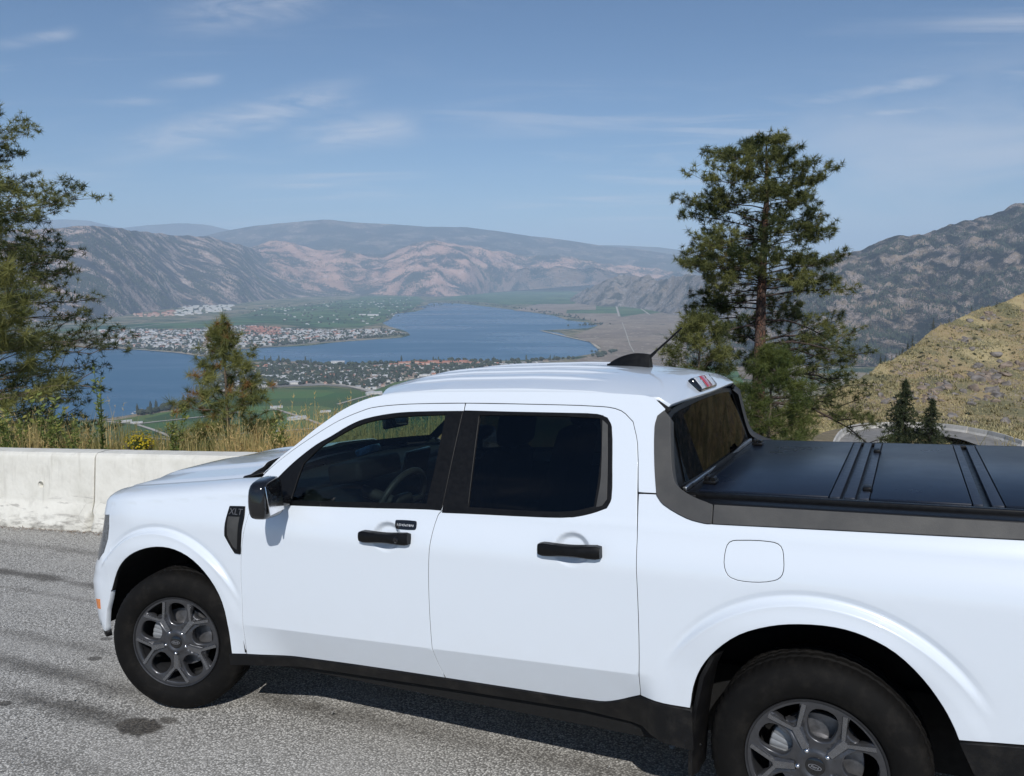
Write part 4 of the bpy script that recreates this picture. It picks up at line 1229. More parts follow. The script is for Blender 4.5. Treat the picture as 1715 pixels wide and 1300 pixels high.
crk = t.voronoi(t.mapping(v, scale=(1.0, 1.0, 1.6)), 2.1, 'DISTANCE_TO_EDGE')
crkm = t.math('MULTIPLY', t.ramp(t.math('ADD', crk, t.math('MULTIPLY', n2, 0.02)), 0.024, 0.010), t.math('MULTIPLY', t.ramp(z, 0.38, 0.25), t.ramp(n1, 0.45, 0.6)))
col = t.mix(t.math('MULTIPLY', crkm, 0.30), col, (0.16, 0.14, 0.12))
pit = t.ramp(t.voronoi(v, 60.0), 0.10, 0.05)
col = t.mix(t.math('MULTIPLY', pit, t.math('MULTIPLY', t.ramp(n2, 0.5, 0.65), 0.5)), col, (0.25, 0.24, 0.22))
t.put(b.inputs['Base Color'], col)
t.put(b.inputs['Normal'], t.bump(t.math('ADD', n2, t.math('MULTIPLY', pit, -0.4)), 0.35, 0.006))
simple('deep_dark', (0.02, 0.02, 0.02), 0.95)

BPROF = [(0.0, 0.0), (0.003, 0.05), (0.02, 0.075), (0.085, 0.235), (0.10, 0.27), (0.150, 0.735), (0.157, 0.765), (0.180, 0.785)]
bp_d = np.array([p[0] for p in BPROF]); bp_h = np.array([p[1] for p in BPROF])
bp_s = np.concatenate([[0], np.cumsum(np.hypot(np.diff(bp_d), np.diff(bp_h)))])
BL = 3.0
def barrier(seed, hole, chip):
    off = seed * 31.7
    def S(u, w):
        d, h = np.interp(w, bp_s, bp_d), np.interp(w, bp_s, bp_h)
        n = 0.004 * fbm(u * 3 + off, w * 3 + 0 * u, 4) + 0.0015 * pnoise(u * 25 + off, w * 25 + 0 * u)
        e = np.minimum(u, BL - u)
        n = n - 0.012 * sm(0.010, 0.0, e)
        top = sm(bp_s[-1] - 0.06, bp_s[-1] - 0.005, w)
        n = n - top * 0.022 * chip * np.maximum(pnoise(u * 9 + off, 3.3 + 0 * u) - 0.15, 0) - 0.10 * sm(0.05, 0.0, e) * sm(0.22, 0.08, w) * chip
        return np.stack([u, d - n, h - top * 0.004 * np.abs(pnoise(u * 14 + off, 9.1 + 0 * u))], -1)
    us = np.linspace(0, BL, 121)
    lipw = bp_s[-1]
    out_ = [(0, 0), (BL, 0), (BL, lipw), (0, lipw)]
    hs = []
    if hole:
        cx, ch = hole
        wc = np.interp(ch, bp_h, bp_s)
        hs = [[(cx + 0.036 * math.cos(a), wc + 0.036 * math.sin(a)) for a in np.linspace(0, 2 * np.pi, 24, endpoint=False)]]
    o = empty('concrete_barrier')
    f = panel('barrier_face', S, out_, 'barrier_concrete', o, holes=hs, step=(0.03, 0.03), flange=0.10 if hole else 0.0, inset=0, hole_flange=True)
    k = MB()
    e = S(us, np.full_like(us, lipw))
    bk = np.stack([us, np.full_like(us, 0.40), np.full_like(us, 0.79) + 0.004 * fbm(us * 6 + off, us * 0 + 2, 3)], -1)
    mid_ = (e + bk) / 2 + np.array([0, 0, 0.006])
    b0 = np.stack([us, np.full_like(us, 0.56), us * 0], -1)
    k.grid(np.stack([e, mid_, bk, b0], 0), flip=True)
    ws_ = np.linspace(0, lipw, 14)
    for u_ in (0.0, BL):
        sd = S(np.full(14, u_), ws_)
        P = [tuple(p) for p in sd] + [(u_, 0.40, 0.79), (u_, 0.56, 0)]
        k.add(P, [tuple(range(len(P)))])
    k.build('barrier_body', 'barrier_concrete', o, smooth=30)
    if hole:
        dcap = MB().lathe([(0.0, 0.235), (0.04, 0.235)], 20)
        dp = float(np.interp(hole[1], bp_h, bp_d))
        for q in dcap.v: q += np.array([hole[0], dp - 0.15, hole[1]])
        dcap.build('hole_shade', 'deep_dark', o)  # near-black disc: the shade deep in the hole put into its colour
        rg = MB().lathe([(0.036, -0.004), (0.043, -0.006), (0.047, -0.001), (0.046, 0.006)], 24)
        for q in rg.v: q += np.array([hole[0], dp, hole[1]])
        rg.build('drain_rim', 'barrier_concrete', o)
    return o
BARM = TRUCK_M @ Matrix([[BD[0], BN[0], 0, BO[0]], [BD[1], BN[1], 0, BO[1]], [0, 0, 1, 0], [0, 0, 0, 1]])
BLAB = ['white concrete road barrier with a round drain hole, left of the truck', 'white concrete road barrier right behind the truck nose, beyond the joint',
        'white concrete road barrier standing straight behind the truck doors', 'white concrete road barrier standing beyond the truck bed, under the tall pine']
for i in range(4):
    o = barrier(i + 1, (0.495 + 1.79, 0.445) if i == 0 else None, 1.0)
    tag(o, BLAB[i], 'barrier', 'concrete barriers along the lookout edge')
    o.matrix_world = BARM @ Matrix.Translation((-1.79 + i * 3.022, 0, 0)) @ Matrix.Rotation(0.004 * (i % 2), 4, 'Z')

# verge: earth bank behind the barrier, then the drop to the valley
m, b, t = principled('dry_earth', (0.20, 0.155, 0.10), 0.95)
v = coord(t)
n = t.noise(v, 0.9, 7.0, 0.68)
col = t.mix(t.ramp(n, 0.3, 0.7), (0.24, 0.185, 0.115), (0.13, 0.115, 0.065))
t.put(b.inputs['Base Color'], t.mix(t.ramp(t.noise(v, 9.0, 5.0, 0.7), 0.5, 0.8), col, (0.30, 0.25, 0.17)))
t.put(b.inputs['Normal'], t.bump(t.noise(v, 6.0, 6.0, 0.7), 0.7, 0.08))
DEP = np.array([0.45, 0.9, 1.5, 2.4, 3.4, 4.6, 6.5, 10, 16, 25, 40, 70, 120, 200, 340, 560, 900, 1250, 1600, 1900])
HGT = np.array([0.06, 0.34, 0.42, 0.44, 0.30, -0.2, -1.4, -4.2, -8, -13.5, -22, -37, -58, -86, -136, -212, -318, -384, -392, -396])
ss_ = np.concatenate([np.linspace(-60, -8, 14), np.linspace(-7, 16, 70), np.linspace(18, 90, 20)])
rows = []
for d_, h_ in zip(DEP, HGT):
    sp_ = 1 + d_ / 30.0
    smid = 4.0
    p = bar(smid + (ss_ - smid) * sp_, np.full_like(ss_, d_), 0 * ss_)
    w_ = t2w(p)
    # measured from the road near by, true level far out
    k_ = sm(5, 60, d_)
    roadz = w_[:, 2] * (1 - k_) + TORG[2] * k_
    w_[:, 2] = roadz + h_ + (0.05 * fbm(w_[:, 0] * 1.5, w_[:, 1] * 1.5, 4) if d_ < 8 else min(d_ * 0.03, 14) * fbm(w_[:, 0] / (d_ * 0.8), w_[:, 1] / (d_ * 0.8), 4)) * sm(0.4, 1.0, d_)
    rows.append(w_)
vg = MB().grid(np.array(rows), flip=True).build('hillside', 'dry_earth', smooth=180)
tag(vg, kind='structure')
def verge_h(d):
    return float(np.interp(d, DEP, HGT))
def verge_pt(s, d):
    """a point standing on the bank behind the barrier, in the world"""
    w_ = t2w(bar(np.array(s), np.array(d), np.array(0.0)))
    k_ = float(sm(5, 60, d))
    return np.array([w_[0], w_[1], w_[2] * (1 - k_) + TORG[2] * k_ + verge_h(d)])

# ------------------------------------------------------------------ the valley: lake, land, fields, hills
m, b, t = principled('lake_water', (0.018, 0.062, 0.115), 0.12)
b.inputs['IOR'].default_value = 1.33
v = coord(t)
n = t.noise(t.mapping(v, scale=(1, 0.6, 1)), 0.09, 5.0, 0.65)
wind = t.noise(t.mapping(v, scale=(0.35, 1.0, 1), rot=(0, 0, 0.35)), 0.0022, 5.0, 0.6)
t.put(b.inputs['Roughness'], t.ramp(wind, 0.35, 0.65, 0.22, 0.38))
t.put(b.inputs['Base Color'], t.mix(t.ramp(wind, 0.35, 0.7), (0.016, 0.090, 0.180), (0.026, 0.110, 0.200)))
t.put(b.inputs['Normal'], t.bump(n, 0.5, 1.5))
gx = np.linspace(-14000, 16000, 12); gy = np.linspace(900, 21000, 12)
lk = MB().grid(np.array([[(x_, y_, ZL) for y_ in gy] for x_ in gx]), flip=False).build('lake', 'lake_water', smooth=0)
tag(lk, kind='structure')

LAKE = [(-420, 706), (120, 704), (183, 700), (234, 692), (261, 684), (300, 679), (338, 665), (350, 640), (385, 614), (437, 602), (470, 606), (500, 605), (560, 611), (600, 608), (640, 606), (700, 606), (760, 603), (830, 604), (905, 602), (960, 598), (1000, 591), (1004, 584), (990, 573), (955, 565), (938, 557), (906, 553.5), (940, 552), (985, 549.5), (1002, 545), (985, 540), (950, 536), (930, 529),
        (890, 523), (855, 518), (820, 514), (770, 508.5), (722, 507), (714, 511), (700, 514), (712, 517), (694, 522), (662, 526), (655, 534), (640, 541), (652, 547), (680, 555), (687, 561), (672, 565), (640, 567), (600, 570), (560, 573), (520, 578), (480, 580), (440, 582), (400, 585), (370, 592), (345, 597), (320, 593), (300, 590), (250, 586), (180, 581), (100, 584), (-420, 592)]
def terrain_mat(name, ca, cb, rock, tree, scale, rockamt=0.5, treeamt=0.5, bumpd=8.0, fine=1.0, patchy=None, stretch=(1, 1, 1)):
    """dry hill: two grass tones, bare rock in broken bands, speckled trees where a coarse mask allows"""
    m, b, t = principled(name, ca, 0.95, spec=0.1)
    v = t.mapping(coord(t), scale=stretch)
    L = t.noise(v, 1.0 / (9 * scale), 5.0, 0.6, 0.6)
    M_ = t.noise(t.mapping(v, scale=(1, 1, 2.2)), 1.0 / (1.9 * scale), 7.0, 0.66, 0.5)
    Fn = t.noise(v, 1.0 / (0.42 * scale * fine), 5.0, 0.65)
    col = t.mix(t.ramp(t.math('ADD', t.math('MULTIPLY', L, 0.8), t.math('MULTIPLY', Fn, 0.2)), 0.42, 0.58), ca, cb)
    if patchy:
        col = t.mix(t.math('MULTIPLY', t.ramp(t.math('ADD', t.noise(v, 1.0 / (5.0 * scale), 4.0, 0.55, 0.4), t.math('MULTIPLY', Fn, 0.15)), 0.53, 0.68), t.ramp(t.sep(v)[2], -23.0, -17.0, 0.0, 0.9)), col, patchy)
    rk = t.ramp(t.math('ADD', M_, t.math('MULTIPLY', t.math('SUBTRACT', Fn, 0.5), 0.5)), 0.63 - 0.22 * rockamt, 0.69 - 0.20 * rockamt)
    rtone = t.mix(t.ramp(Fn, 0.42, 0.60), tuple(c * 0.50 for c in rock), tuple(min(1, c * 1.35) for c in rock))
    col = t.mix(rk, col, rtone)
    tm = t.math('ADD', t.math('MULTIPLY', t.noise(v, 1.0 / (3.6 * scale), 5.0, 0.6, 0.4), 0.75), t.math('MULTIPLY', t.noise(v, 1.0 / (0.16 * scale * fine), 3.0, 0.6), 0.45))
    tk = t.ramp(tm, 0.755 - 0.28 * treeamt, 0.785 - 0.28 * treeamt)
    col = t.mix(tk, col, tree)
    t.put(b.inputs['Base Color'], col)
    hgt = t.math('ADD', t.math('MULTIPLY', M_, 1.0), t.math('MULTIPLY', Fn, 0.45))
    t.put(b.inputs['Normal'], t.bump(hgt, 0.9, bumpd))
    return m
terrain_mat('valley_land', (0.26, 0.21, 0.14), (0.13, 0.145, 0.07), (0.26, 0.23, 0.20), (0.028, 0.055, 0.026), 45, 0.25, 0.52, 1.0)
terrain_mat('dry_flat', (0.27, 0.215, 0.165), (0.21, 0.165, 0.13), (0.30, 0.25, 0.20), (0.07, 0.075, 0.05), 50, 0.3, 0.18, 1.0)
terrain_mat('hill_west', (0.40, 0.285, 0.22), (0.28, 0.20, 0.165), (0.46, 0.36, 0.31), (0.045, 0.046, 0.050), 58, 0.70, 0.72, 14.0, stretch=(0.5, 1.3, 1.3))
terrain_mat('hill_mid', (0.50, 0.315, 0.24), (0.37, 0.23, 0.18), (0.40, 0.28, 0.24), (0.045, 0.048, 0.050), 105, 0.35, 0.54, 24.0, stretch=(0.7, 1.1, 1.1))
terrain_mat('hill_forest', (0.21, 0.165, 0.135), (0.10, 0.095, 0.085), (0.26, 0.20, 0.17), (0.040, 0.046, 0.046), 170, 0.35, 0.72, 45.0)
terrain_mat('hill_far', (0.12, 0.12, 0.10), (0.07, 0.08, 0.07), (0.16, 0.15, 0.14), (0.035, 0.045, 0.04), 400, 0.2, 0.5, 40.0)
terrain_mat('hill_bluff', (0.25, 0.20, 0.16), (0.17, 0.145, 0.125), (0.25, 0.22, 0.21), (0.04, 0.045, 0.04), 45, 0.7, 0.5, 18.0)
terrain_mat('hill_rock', (0.31, 0.235, 0.165), (0.165, 0.138, 0.105), (0.30, 0.245, 0.215), (0.015, 0.017, 0.016), 30, 0.75, 0.68, 24.0, fine=0.6)
terrain_mat('slope_near', (0.35, 0.265, 0.150), (0.265, 0.225, 0.130), (0.24, 0.20, 0.165), (0.175, 0.165, 0.095), 3.4, 0.40, 0.52, 0.7, patchy=(0.42, 0.35, 0.195), fine=0.5)

def s_flat(h):
    return lambda u, v: on_z(u, v, ZL + h)
land = panel('valley_floor', s_flat(2.0), [(-500, 474), (2200, 474), (2200, 812), (-500, 812)], 'valley_land', None, holes=[smooth_poly(LAKE, 50, 2)], step=(24, 7), flange=2.6, inset=0, out=(0, 0, 1))
tag(land, kind='structure')

def field(name, poly, mat, h):
    o = panel(name, s_flat(h), poly, mat, None, step=(22, 6), flange=0, inset=0, out=(0, 0, 1))
    return tag(o, kind='structure')
def row_mat(name, a, b2, spacing, ang):
    m, b, t = principled(name, a, 0.95, spec=0.1)
    v = coord(t)
    r = t.mapping(v, rot=(0, 0, ang))
    wv = t.node('ShaderNodeTexWave', wave_type='BANDS', bands_direction='X')
    t.put(wv.inputs['Vector'], r)
    wv.inputs['Scale'].default_value = 0.314 / spacing
    wv.inputs['Distortion'].default_value = 0.3
    big = t.noise(v, 0.006, 4.0, 0.6)
    blk = t.sep(t.voronoi(t.mapping(v, scale=(0.0042, 0.0075, 1), rot=(0, 0, ang)), 1.0, out='Color', rand=0.6))[0]
    col = t.mix(t.ramp(wv.outputs[1], 0.35, 0.65), a, b2)
    col = t.mix(t.ramp(big, 0.35, 0.7), col, tuple(c * 1.35 for c in a))
    col = t.mix(1.0, col, t.comb(t.ramp(blk, 0, 1, 0.55, 1.9), t.ramp(blk, 0, 1, 0.65, 1.45), t.ramp(blk, 0, 1, 0.65, 1.4)), 'MULTIPLY')
    t.put(b.inputs['Base Color'], col)
row_mat('vine_rows', (0.032, 0.085, 0.024), (0.085, 0.115, 0.042), 3.0, 0.45)
row_mat('orchard_rows', (0.024, 0.080, 0.032), (0.085, 0.120, 0.050), 5.0, -0.3)
simple('town_ground', (0.26, 0.245, 0.225), 0.95, var=0.35, scale=0.02)
simple('road_pale', (0.40, 0.37, 0.32), 0.95, var=0.15, scale=0.05)
simple('beach', (0.42, 0.36, 0.28), 0.95, var=0.15, scale=0.05)
field('vineyard', [(-420, 810), (-420, 712), (180, 706), (262, 692), (300, 688), (345, 668), (400, 659), (460, 651), (545, 648), (590, 652), (625, 660), (700, 668), (900, 700), (1250, 720), (1250, 810)], 'vine_rows', 3.0)
field('vineyard', [(600, 645), (665, 632), (735, 628), (1000, 616), (1230, 612), (1250, 650), (1000, 690), (760, 675), (640, 660)], 'vine_rows', 3.2)
field('town_ground', [(345, 655), (395, 620), (437, 606), (500, 609), (560, 614), (640, 610), (700, 610), (780, 606), (905, 605), (960, 601), (760, 624), (662, 640), (624, 655), (585, 649), (545, 645), (460, 648), (400, 656)], 'town_ground', 3.4)
field('town_ground', [(205, 556), (250, 552), (300, 553), (380, 546), (430, 546), (480, 550), (560, 553), (640, 550), (683, 558), (640, 564), (560, 571), (480, 578), (400, 583), (345, 595), (300, 588), (250, 584), (195, 579), (186, 566)], 'town_ground', 3.0)
field('orchard', [(60, 556), (180, 545), (260, 541), (330, 540), (400, 529), (450, 516), (520, 512), (620, 496), (700, 497), (712, 505), (698, 511), (690, 520), (655, 525), (640, 540), (600, 549), (520, 548), (440, 541), (330, 550), (200, 551)], 'orchard_rows', 3.6)
field('orchard', [(720, 503), (770, 503), (850, 510), (960, 509), (1000, 498), (930, 482), (830, 484), (760, 497)], 'orchard_rows', 3.8)
field('orchard', [(880, 505), (930, 497), (985, 495), (960, 503), (910, 509)], 'orchard_rows', 4.2)
field('dry_flats', [(860, 520), (900, 510), (1000, 505), (1150, 512), (1300, 540), (1400, 600), (1320, 640), (1100, 625), (960, 604), (1008, 590), (1006, 580), (960, 562), (990, 551), (1006, 545), (985, 536), (930, 526)], 'dry_flat', 3.0)
for q in ([(998, 509), (1029, 507), (1036, 525), (948, 525), (950, 519), (998, 519)], [(1032, 507), (1062, 508), (1066, 513), (1085, 524), (1040, 531)], [(1069, 513), (1108, 514), (1116, 522), (1088, 526)], [(1240, 560), (1290, 557), (1300, 568), (1250, 572)]):
    field('vineyard', q, 'orchard_rows', 4.0)
def ribbon(name, pts, width, h, mat):
    P = np.array([on_z(a, b2, ZL + h) for a, b2 in pts])
    d = np.gradient(P, axis=0); d /= np.linalg.norm(d, axis=1)[:, None]
    n = np.stack([-d[:, 1], d[:, 0], 0 * d[:, 0]], 1) * width / 2
    o = MB().grid(np.stack([P - n, P + n], 0)).build(name, mat, smooth=0)
    return tag(o, kind='structure')
for pts, w_ in (([(458, 684), (500, 697), (545, 713), (600, 735)], 11), ([(390, 727), (454, 723), (530, 717), (600, 712)], 10), ([(226, 710), (262, 706), (300, 702), (345, 697), (400, 690)], 9), ([(230, 711), (255, 719), (276, 727), (300, 738)], 9), ([(180, 706), (222, 709)], 8),
                ([(440, 687), (458, 686)], 7), ([(565, 677), (600, 667), (625, 660)], 9), ([(470, 614), (500, 621), (513, 632), (540, 641), (585, 646), (625, 656), (665, 668)], 22), ([(437, 609), (470, 614)], 18), ([(250, 733), (300, 737), (390, 736)], 9),
                ([(1042, 540), (1048, 556), (1055, 578), (1062, 590)], 5), ([(1030, 506), (1037, 530)], 14), ([(1066, 512), (1088, 527)], 14), ([(1000, 503), (1060, 503), (1130, 511)], 10), ([(190, 552), (330, 536), (450, 527), (560, 518)], 14), ([(420, 516), (560, 507), (660, 500)], 14), ([(1080, 600), (1180, 606), (1300, 612), (1400, 618)], 14)):
    ribbon('valley_road', pts, w_, 5.0, 'road_pale')
ribbon('beach', [(180, 581.5), (250, 586.5), (300, 590.5), (340, 596.5)], 16, 2.4, 'beach')
ribbon('beach', [(400, 584), (480, 579.5), (560, 572.5), (640, 566.5), (672, 564)], 14, 2.4, 'beach')
ribbon('beach', [(906, 553.6), (955, 565), (990, 572.5), (1004, 584)], 18, 2.4, 'beach')

def plane_d(py, h=2.0):
    return on_z(PW / 2, np.asarray(py, float), ZL + h)[..., 1]

def hills(name, px, rows, mat, nx, nv, amp, L, env=(0.0, 1.0, 0.3), ridged=True, skirt=0.12, seed=0.0, smooth=True, back=0.25, rowamp=None):
    """rows: (py list, depth list) from the foot upward; relief added as noise in metres"""
    px = np.asarray(px, float)
    U = np.linspace(px[0], px[-1], nx)
    ys = np.array([np.interp(U, px, r[0]) for r in rows]); dd = np.array([np.interp(U, px, r[1]) for r in rows])
    if nx > 60:
        k = max(3, nx // 60) | 1
        w = np.hanning(k + 2)[1:-1]; w /= w.sum()
        sm_ = lambda A: np.array([np.convolve(np.pad(a, k // 2, mode='edge'), w, 'valid') for a in A])
        ys, dd = sm_(ys), sm_(dd)
    t_ = np.linspace(0, len(rows) - 1, nv)
    i0 = np.minimum(t_.astype(int), len(rows) - 2); f_ = (t_ - i0)[:, None]
    Y_ = ys[i0] * (1 - f_) + ys[i0 + 1] * f_; D_ = dd[i0] * (1 - f_) + dd[i0 + 1] * f_
    P = at_depth(np.broadcast_to(U, Y_.shape), Y_, D_)
    vn = (t_ / (len(rows) - 1))[:, None]
    e = np.interp(vn, [0, 0.08, 0.45, 0.85, 1.0], [env[0], env[0] + 0.3 * (env[1] - env[0]), env[1], env[1] * 0.7 + env[2] * 0.3, env[2]])
    if rowamp is not None: e = np.interp(t_, np.arange(len(rows)), rowamp)[:, None]
    x_, y_ = P[..., 0] / L + seed, P[..., 1] / L
    n = fbm(x_, y_, 6, 0.55, True) * 0.75 + fbm(x_ * 0.4 + 5, y_ * 0.4, 3) * 0.6 if ridged else fbm(x_, y_, 6, 0.5)
    P[..., 2] += amp * e * (n - (0.25 if ridged else 0))
    # beyond the ridge
    bk = []
    for q in (0.04, 0.12, back):
        R = P[-1].copy()
        R[:, :2] *= (1 + q)
        R[:, 2] = P[-1][:, 2] - (dd[-1] * q) * (0.25 + 0.6 * q)
        bk.append(R)
    P = np.concatenate([P, np.array(bk)])
    a, c = P.shape[:2]
    idx = np.arange(a * c).reshape(a, c)
    quad = np.stack([idx[:-1, :-1], idx[:-1, 1:], idx[1:, 1:], idx[1:, :-1]], -1).reshape(-1, 4)
    o = raw_mesh(name, P.reshape(-1, 3), quad, mat, smooth=smooth)
    tag(o, kind='structure')
    return o, P

# far blue ridges
x1 = [-700, -200, 0, 60, 110, 150, 200, 250, 300, 345, 385, 430, 520]
hills('far_hills', x1, [([440] * 13, [25000] * 13), ([388, 384, 376, 372, 369, 371, 384, 378, 374, 376, 386, 396, 410], [27000] * 13)], 'hill_far', 160, 14, 260, 3000, env=(0.2, 0.6, 0.25))
x1 = [930, 1000, 1060, 1100, 1140, 1200, 1280, 1350, 1420, 1600, 2300]
hills('far_hills', x1, [([465] * 11, [21000] * 11), ([418, 411, 412, 414, 420, 428, 434, 436, 440, 452, 460], [24000] * 11)], 'hill_far', 160, 14, 200, 2500, env=(0.2, 0.6, 0.15), seed=4)
# the broad forested mountain, and the bare tan foothills before it
x1 = [200, 300, 345, 380, 430, 480, 540, 600, 660, 720, 780, 830, 900, 960, 1010, 1060, 1150, 1250, 1340, 1420]
r1 = [410, 402, 396, 388, 378, 373, 368.5, 373, 375.5, 380, 380, 386, 397, 404, 413, 416, 430, 445, 455, 462]
hills('forest_mountain', x1, [([470] * 20, [15600] * 20), ([445, 445, 442, 440, 434, 428, 424, 424, 420, 420, 422, 426, 436, 442, 446, 448, 452, 458, 464, 470], [16900] * 20), (r1, [19500] * 20)], 'hill_forest', 300, 60, 420, 2600, env=(0.1, 0.55, 0.10), seed=1.5)
x1 = [330, 400, 440, 490, 540, 600, 640, 690, 730, 780, 830, 880, 930, 990, 1050, 1120, 1200]
top = [452, 424, 410, 408, 418, 424, 424, 406, 400, 414, 424, 428, 432, 442, 452, 462, 474]
ft = [500, 500, 499, 497, 495, 494, 494, 496, 497, 495, 490, 486, 482, 478, 478, 482, 488]
fd_ = [float(min(plane_d(q), 15200)) for q in ft]
mid_y = [a * 0.45 + b2 * 0.55 for a, b2 in zip(ft, top)]
_, PB_ = hills('tan_foothills', x1, [(ft, fd_), (mid_y, [q * 0.55 + 0.45 * 14700 for q in fd_]), (top, [max(14900, q + 700) for q in fd_])], 'hill_mid', 320, 80, 330, 1300, env=(0.05, 0.85, 0.45), seed=2.2)
# west range across the lake
x1 = [-600, -300, -100, 0, 60, 90, 150, 200, 250, 300, 350, 400, 440, 490, 540, 590, 640]
top = [405, 400, 394, 390, 387, 386, 382, 385, 391, 395, 397, 409, 423, 443, 462, 480, 493]
ft = [556, 552, 546, 542, 540, 538, 536, 530, 522, 515, 512, 509, 503, 499, 497, 496, 496]
fd_ = [float(plane_d(q)) for q in ft]
_, PW_ = hills('west_hills', x1, [(ft, fd_), ([a * 0.55 + b2 * 0.45 for a, b2 in zip(ft, top)], [q * 1.10 for q in fd_]), (top, [q * 1.32 for q in fd_])], 'hill_west', 420, 150, 110, 900, env=(0.03, 0.8, 0.40), seed=3.7)
# rocky bluff at the head of the flats
x1 = [955, 985, 1010, 1045, 1075, 1110, 1140, 1200, 1260, 1330, 1420]
top = [503, 484, 469, 461, 462, 471, 463, 466, 476, 492, 520]
ft = [506, 511, 514, 514, 518, 524, 530, 542, 556, 566, 575]
fd_ = [float(plane_d(q)) for q in ft]
hills('rock_bluff', x1, [(ft, fd_), (top, [q + 1000 for q in fd_])], 'hill_bluff', 160, 50, 170, 420, env=(0.05, 1.0, 0.45), seed=6.1)
# the dark rocky mountain on the right
x1 = [1150, 1220, 1260, 1300, 1340, 1380, 1420, 1470, 1520, 1570, 1620, 1670, 1715, 1800, 1950, 2200, 2500]
top = [580, 545, 515, 482, 452, 432, 425, 408, 395, 382, 370, 351, 341, 325, 300, 280, 270]
ft = [612, 612, 611, 610, 610, 610, 612, 615, 620, 625, 630, 640, 650, 660, 660, 660, 660]
fd_ = [float(plane_d(min(q, 612))) * 0.98 for q in ft]
mid_y = [a * 0.5 + b2 * 0.5 for a, b2 in zip(ft, top)]
_, PE = hills('rocky_mountain', x1, [(ft, fd_), (mid_y, [q + 900 for q in fd_]), (top, [q + 2100 for q in fd_])], 'hill_rock', 420, 200, 190, 400, env=(0.03, 1.0, 0.30), seed=7.9)

# the dry slope close by on the right, with the hairpin below it
x1 = [1180, 1260, 1330, 1385, 1420, 1445, 1480, 1520, 1560, 1600, 1640, 1680, 1715, 1800, 1950, 2300]
top = [800, 735, 693, 664, 648, 634, 612, 590, 555, 537, 519, 505, 491, 470, 440, 400]
DT = [95, 125, 140, 150, 157, 163, 172, 182, 193, 203, 211, 218, 224, 234, 250, 270]
n_ = len(x1)
rowsF = [([1000] * n_, [46] * n_), ([860] * n_, [72] * n_), ([775] * n_, [92] * n_), ([748, 746, 745, 744, 743, 741, 739, 738, 738, 738, 739, 741, 743, 748, 758, 773], [96, 98, 100, 100, 100, 100, 100, 100, 100, 99, 98, 97, 96, 94, 90, 84]),
         ([795, 740, 727, 724, 722, 721, 720, 719, 720, 721, 723, 728, 735, 744, 755, 770], [97, 112, 117, 118, 118, 118, 118, 118, 117, 116, 113, 111, 109, 106, 101, 95]),
         ([796, 739, 724, 719, 717, 715, 714, 713, 713, 714, 716, 720, 726, 734, 744, 758], [98, 120, 127, 130, 131, 132, 132, 132, 132, 131, 130, 129, 128, 126, 124, 120])]
for q in (0.2, 0.4, 0.6, 0.8, 1.0):
    pyq = [a * (1 - q) + b2 * q for a, b2 in zip(rowsF[5][0], top)]
    dq = [a + (b2 - a) * q for a, b2 in zip(rowsF[5][1], DT)]
    rowsF.append((pyq, dq))
_, PF = hills('dry_slope', x1, rowsF, 'slope_near', 420, 320, 4.2, 26, seed=9.3, back=0.5, rowamp=[0, 0, 0, 0, 0, 0.05, 0.35, 0.7, 0.9, 0.8, 0.55])

# haze over the whole valley
hz = MB().box((0, 20500, 735), (110000, 46000, 2230))
m = bpy.data.materials.new('haze'); m.use_nodes = True
t = NT(m.node_tree); t.n.clear()
pv = t.node('ShaderNodeVolumePrincipled')
pv.inputs['Color'].default_value = (0.62, 0.79, 1.0, 1)
pv.inputs['Density'].default_value = 5.0e-5
pv.inputs['Anisotropy'].default_value = -0.25
t.l.new(pv.outputs[0], t.node('ShaderNodeOutputMaterial').inputs['Volume'])
MATS['haze'] = m
tag(hz.build('haze', 'haze', smooth=0), kind='stuff')
# ------------------------------------------------------------------ plants
def leafy(name, dark, light, extra=None, rough=0.6, trans=0.33):
    """foliage: each tuft's own tone comes with the mesh (attribute 'tint')"""
    m = bpy.data.materials.new(name); m.use_nodes = True
    t = NT(m.node_tree)
    b = t.n['Principled BSDF']
    at = t.node('ShaderNodeAttribute', attribute_name='tint')
    f = at.outputs['Fac']
    col = t.mix(t.ramp(f, 0.0, 0.8, smooth=False), dark, light)
    if extra: col = t.mix(t.ramp(f, 0.86, 0.93), col, extra)
    t.put(b.inputs['Base Color'], col)
    b.inputs['Roughness'].default_value = rough
    b.inputs['Specular IOR Level'].default_value = 0.3
    tr = t.node('ShaderNodeBsdfTranslucent')
    t.put(tr.inputs[0], col)
    mx = t.node('ShaderNodeMixShader')
    mx.inputs[0].default_value = trans
    out = [n for n in t.n if n.type == 'OUTPUT_MATERIAL'][0]
    t.l.new(b.outputs[0], mx.inputs[1]); t.l.new(tr.outputs[0], mx.inputs[2]); t.l.new(mx.outputs[0], out.inputs[0])
    MATS[name] = m
leafy('pine_needles', (0.030, 0.048, 0.016), (0.235, 0.240, 0.075), (0.22, 0.18, 0.06))
leafy('young_needles', (0.050, 0.082, 0.022), (0.150, 0.175, 0.046), (0.26, 0.14, 0.045))
leafy('small_pine_needles', (0.095, 0.115, 0.038), (0.29, 0.29, 0.090), (0.34, 0.185, 0.070))
leafy('sunlit_needles', (0.085, 0.110, 0.034), (0.24, 0.24, 0.075), (0.30, 0.22, 0.08))
leafy('fir_needles', (0.030, 0.045, 0.022), (0.085, 0.100, 0.042))
leafy('sapling_leaves', (0.050, 0.085, 0.026), (0.130, 0.175, 0.050))
leafy('grass_blades', (0.20, 0.205, 0.065), (0.58, 0.45, 0.20), (0.66, 0.48, 0.21), rough=0.7, trans=0.35)
leafy('weed_leaves', (0.075, 0.120, 0.030), (0.22, 0.26, 0.07), (0.38, 0.36, 0.10))
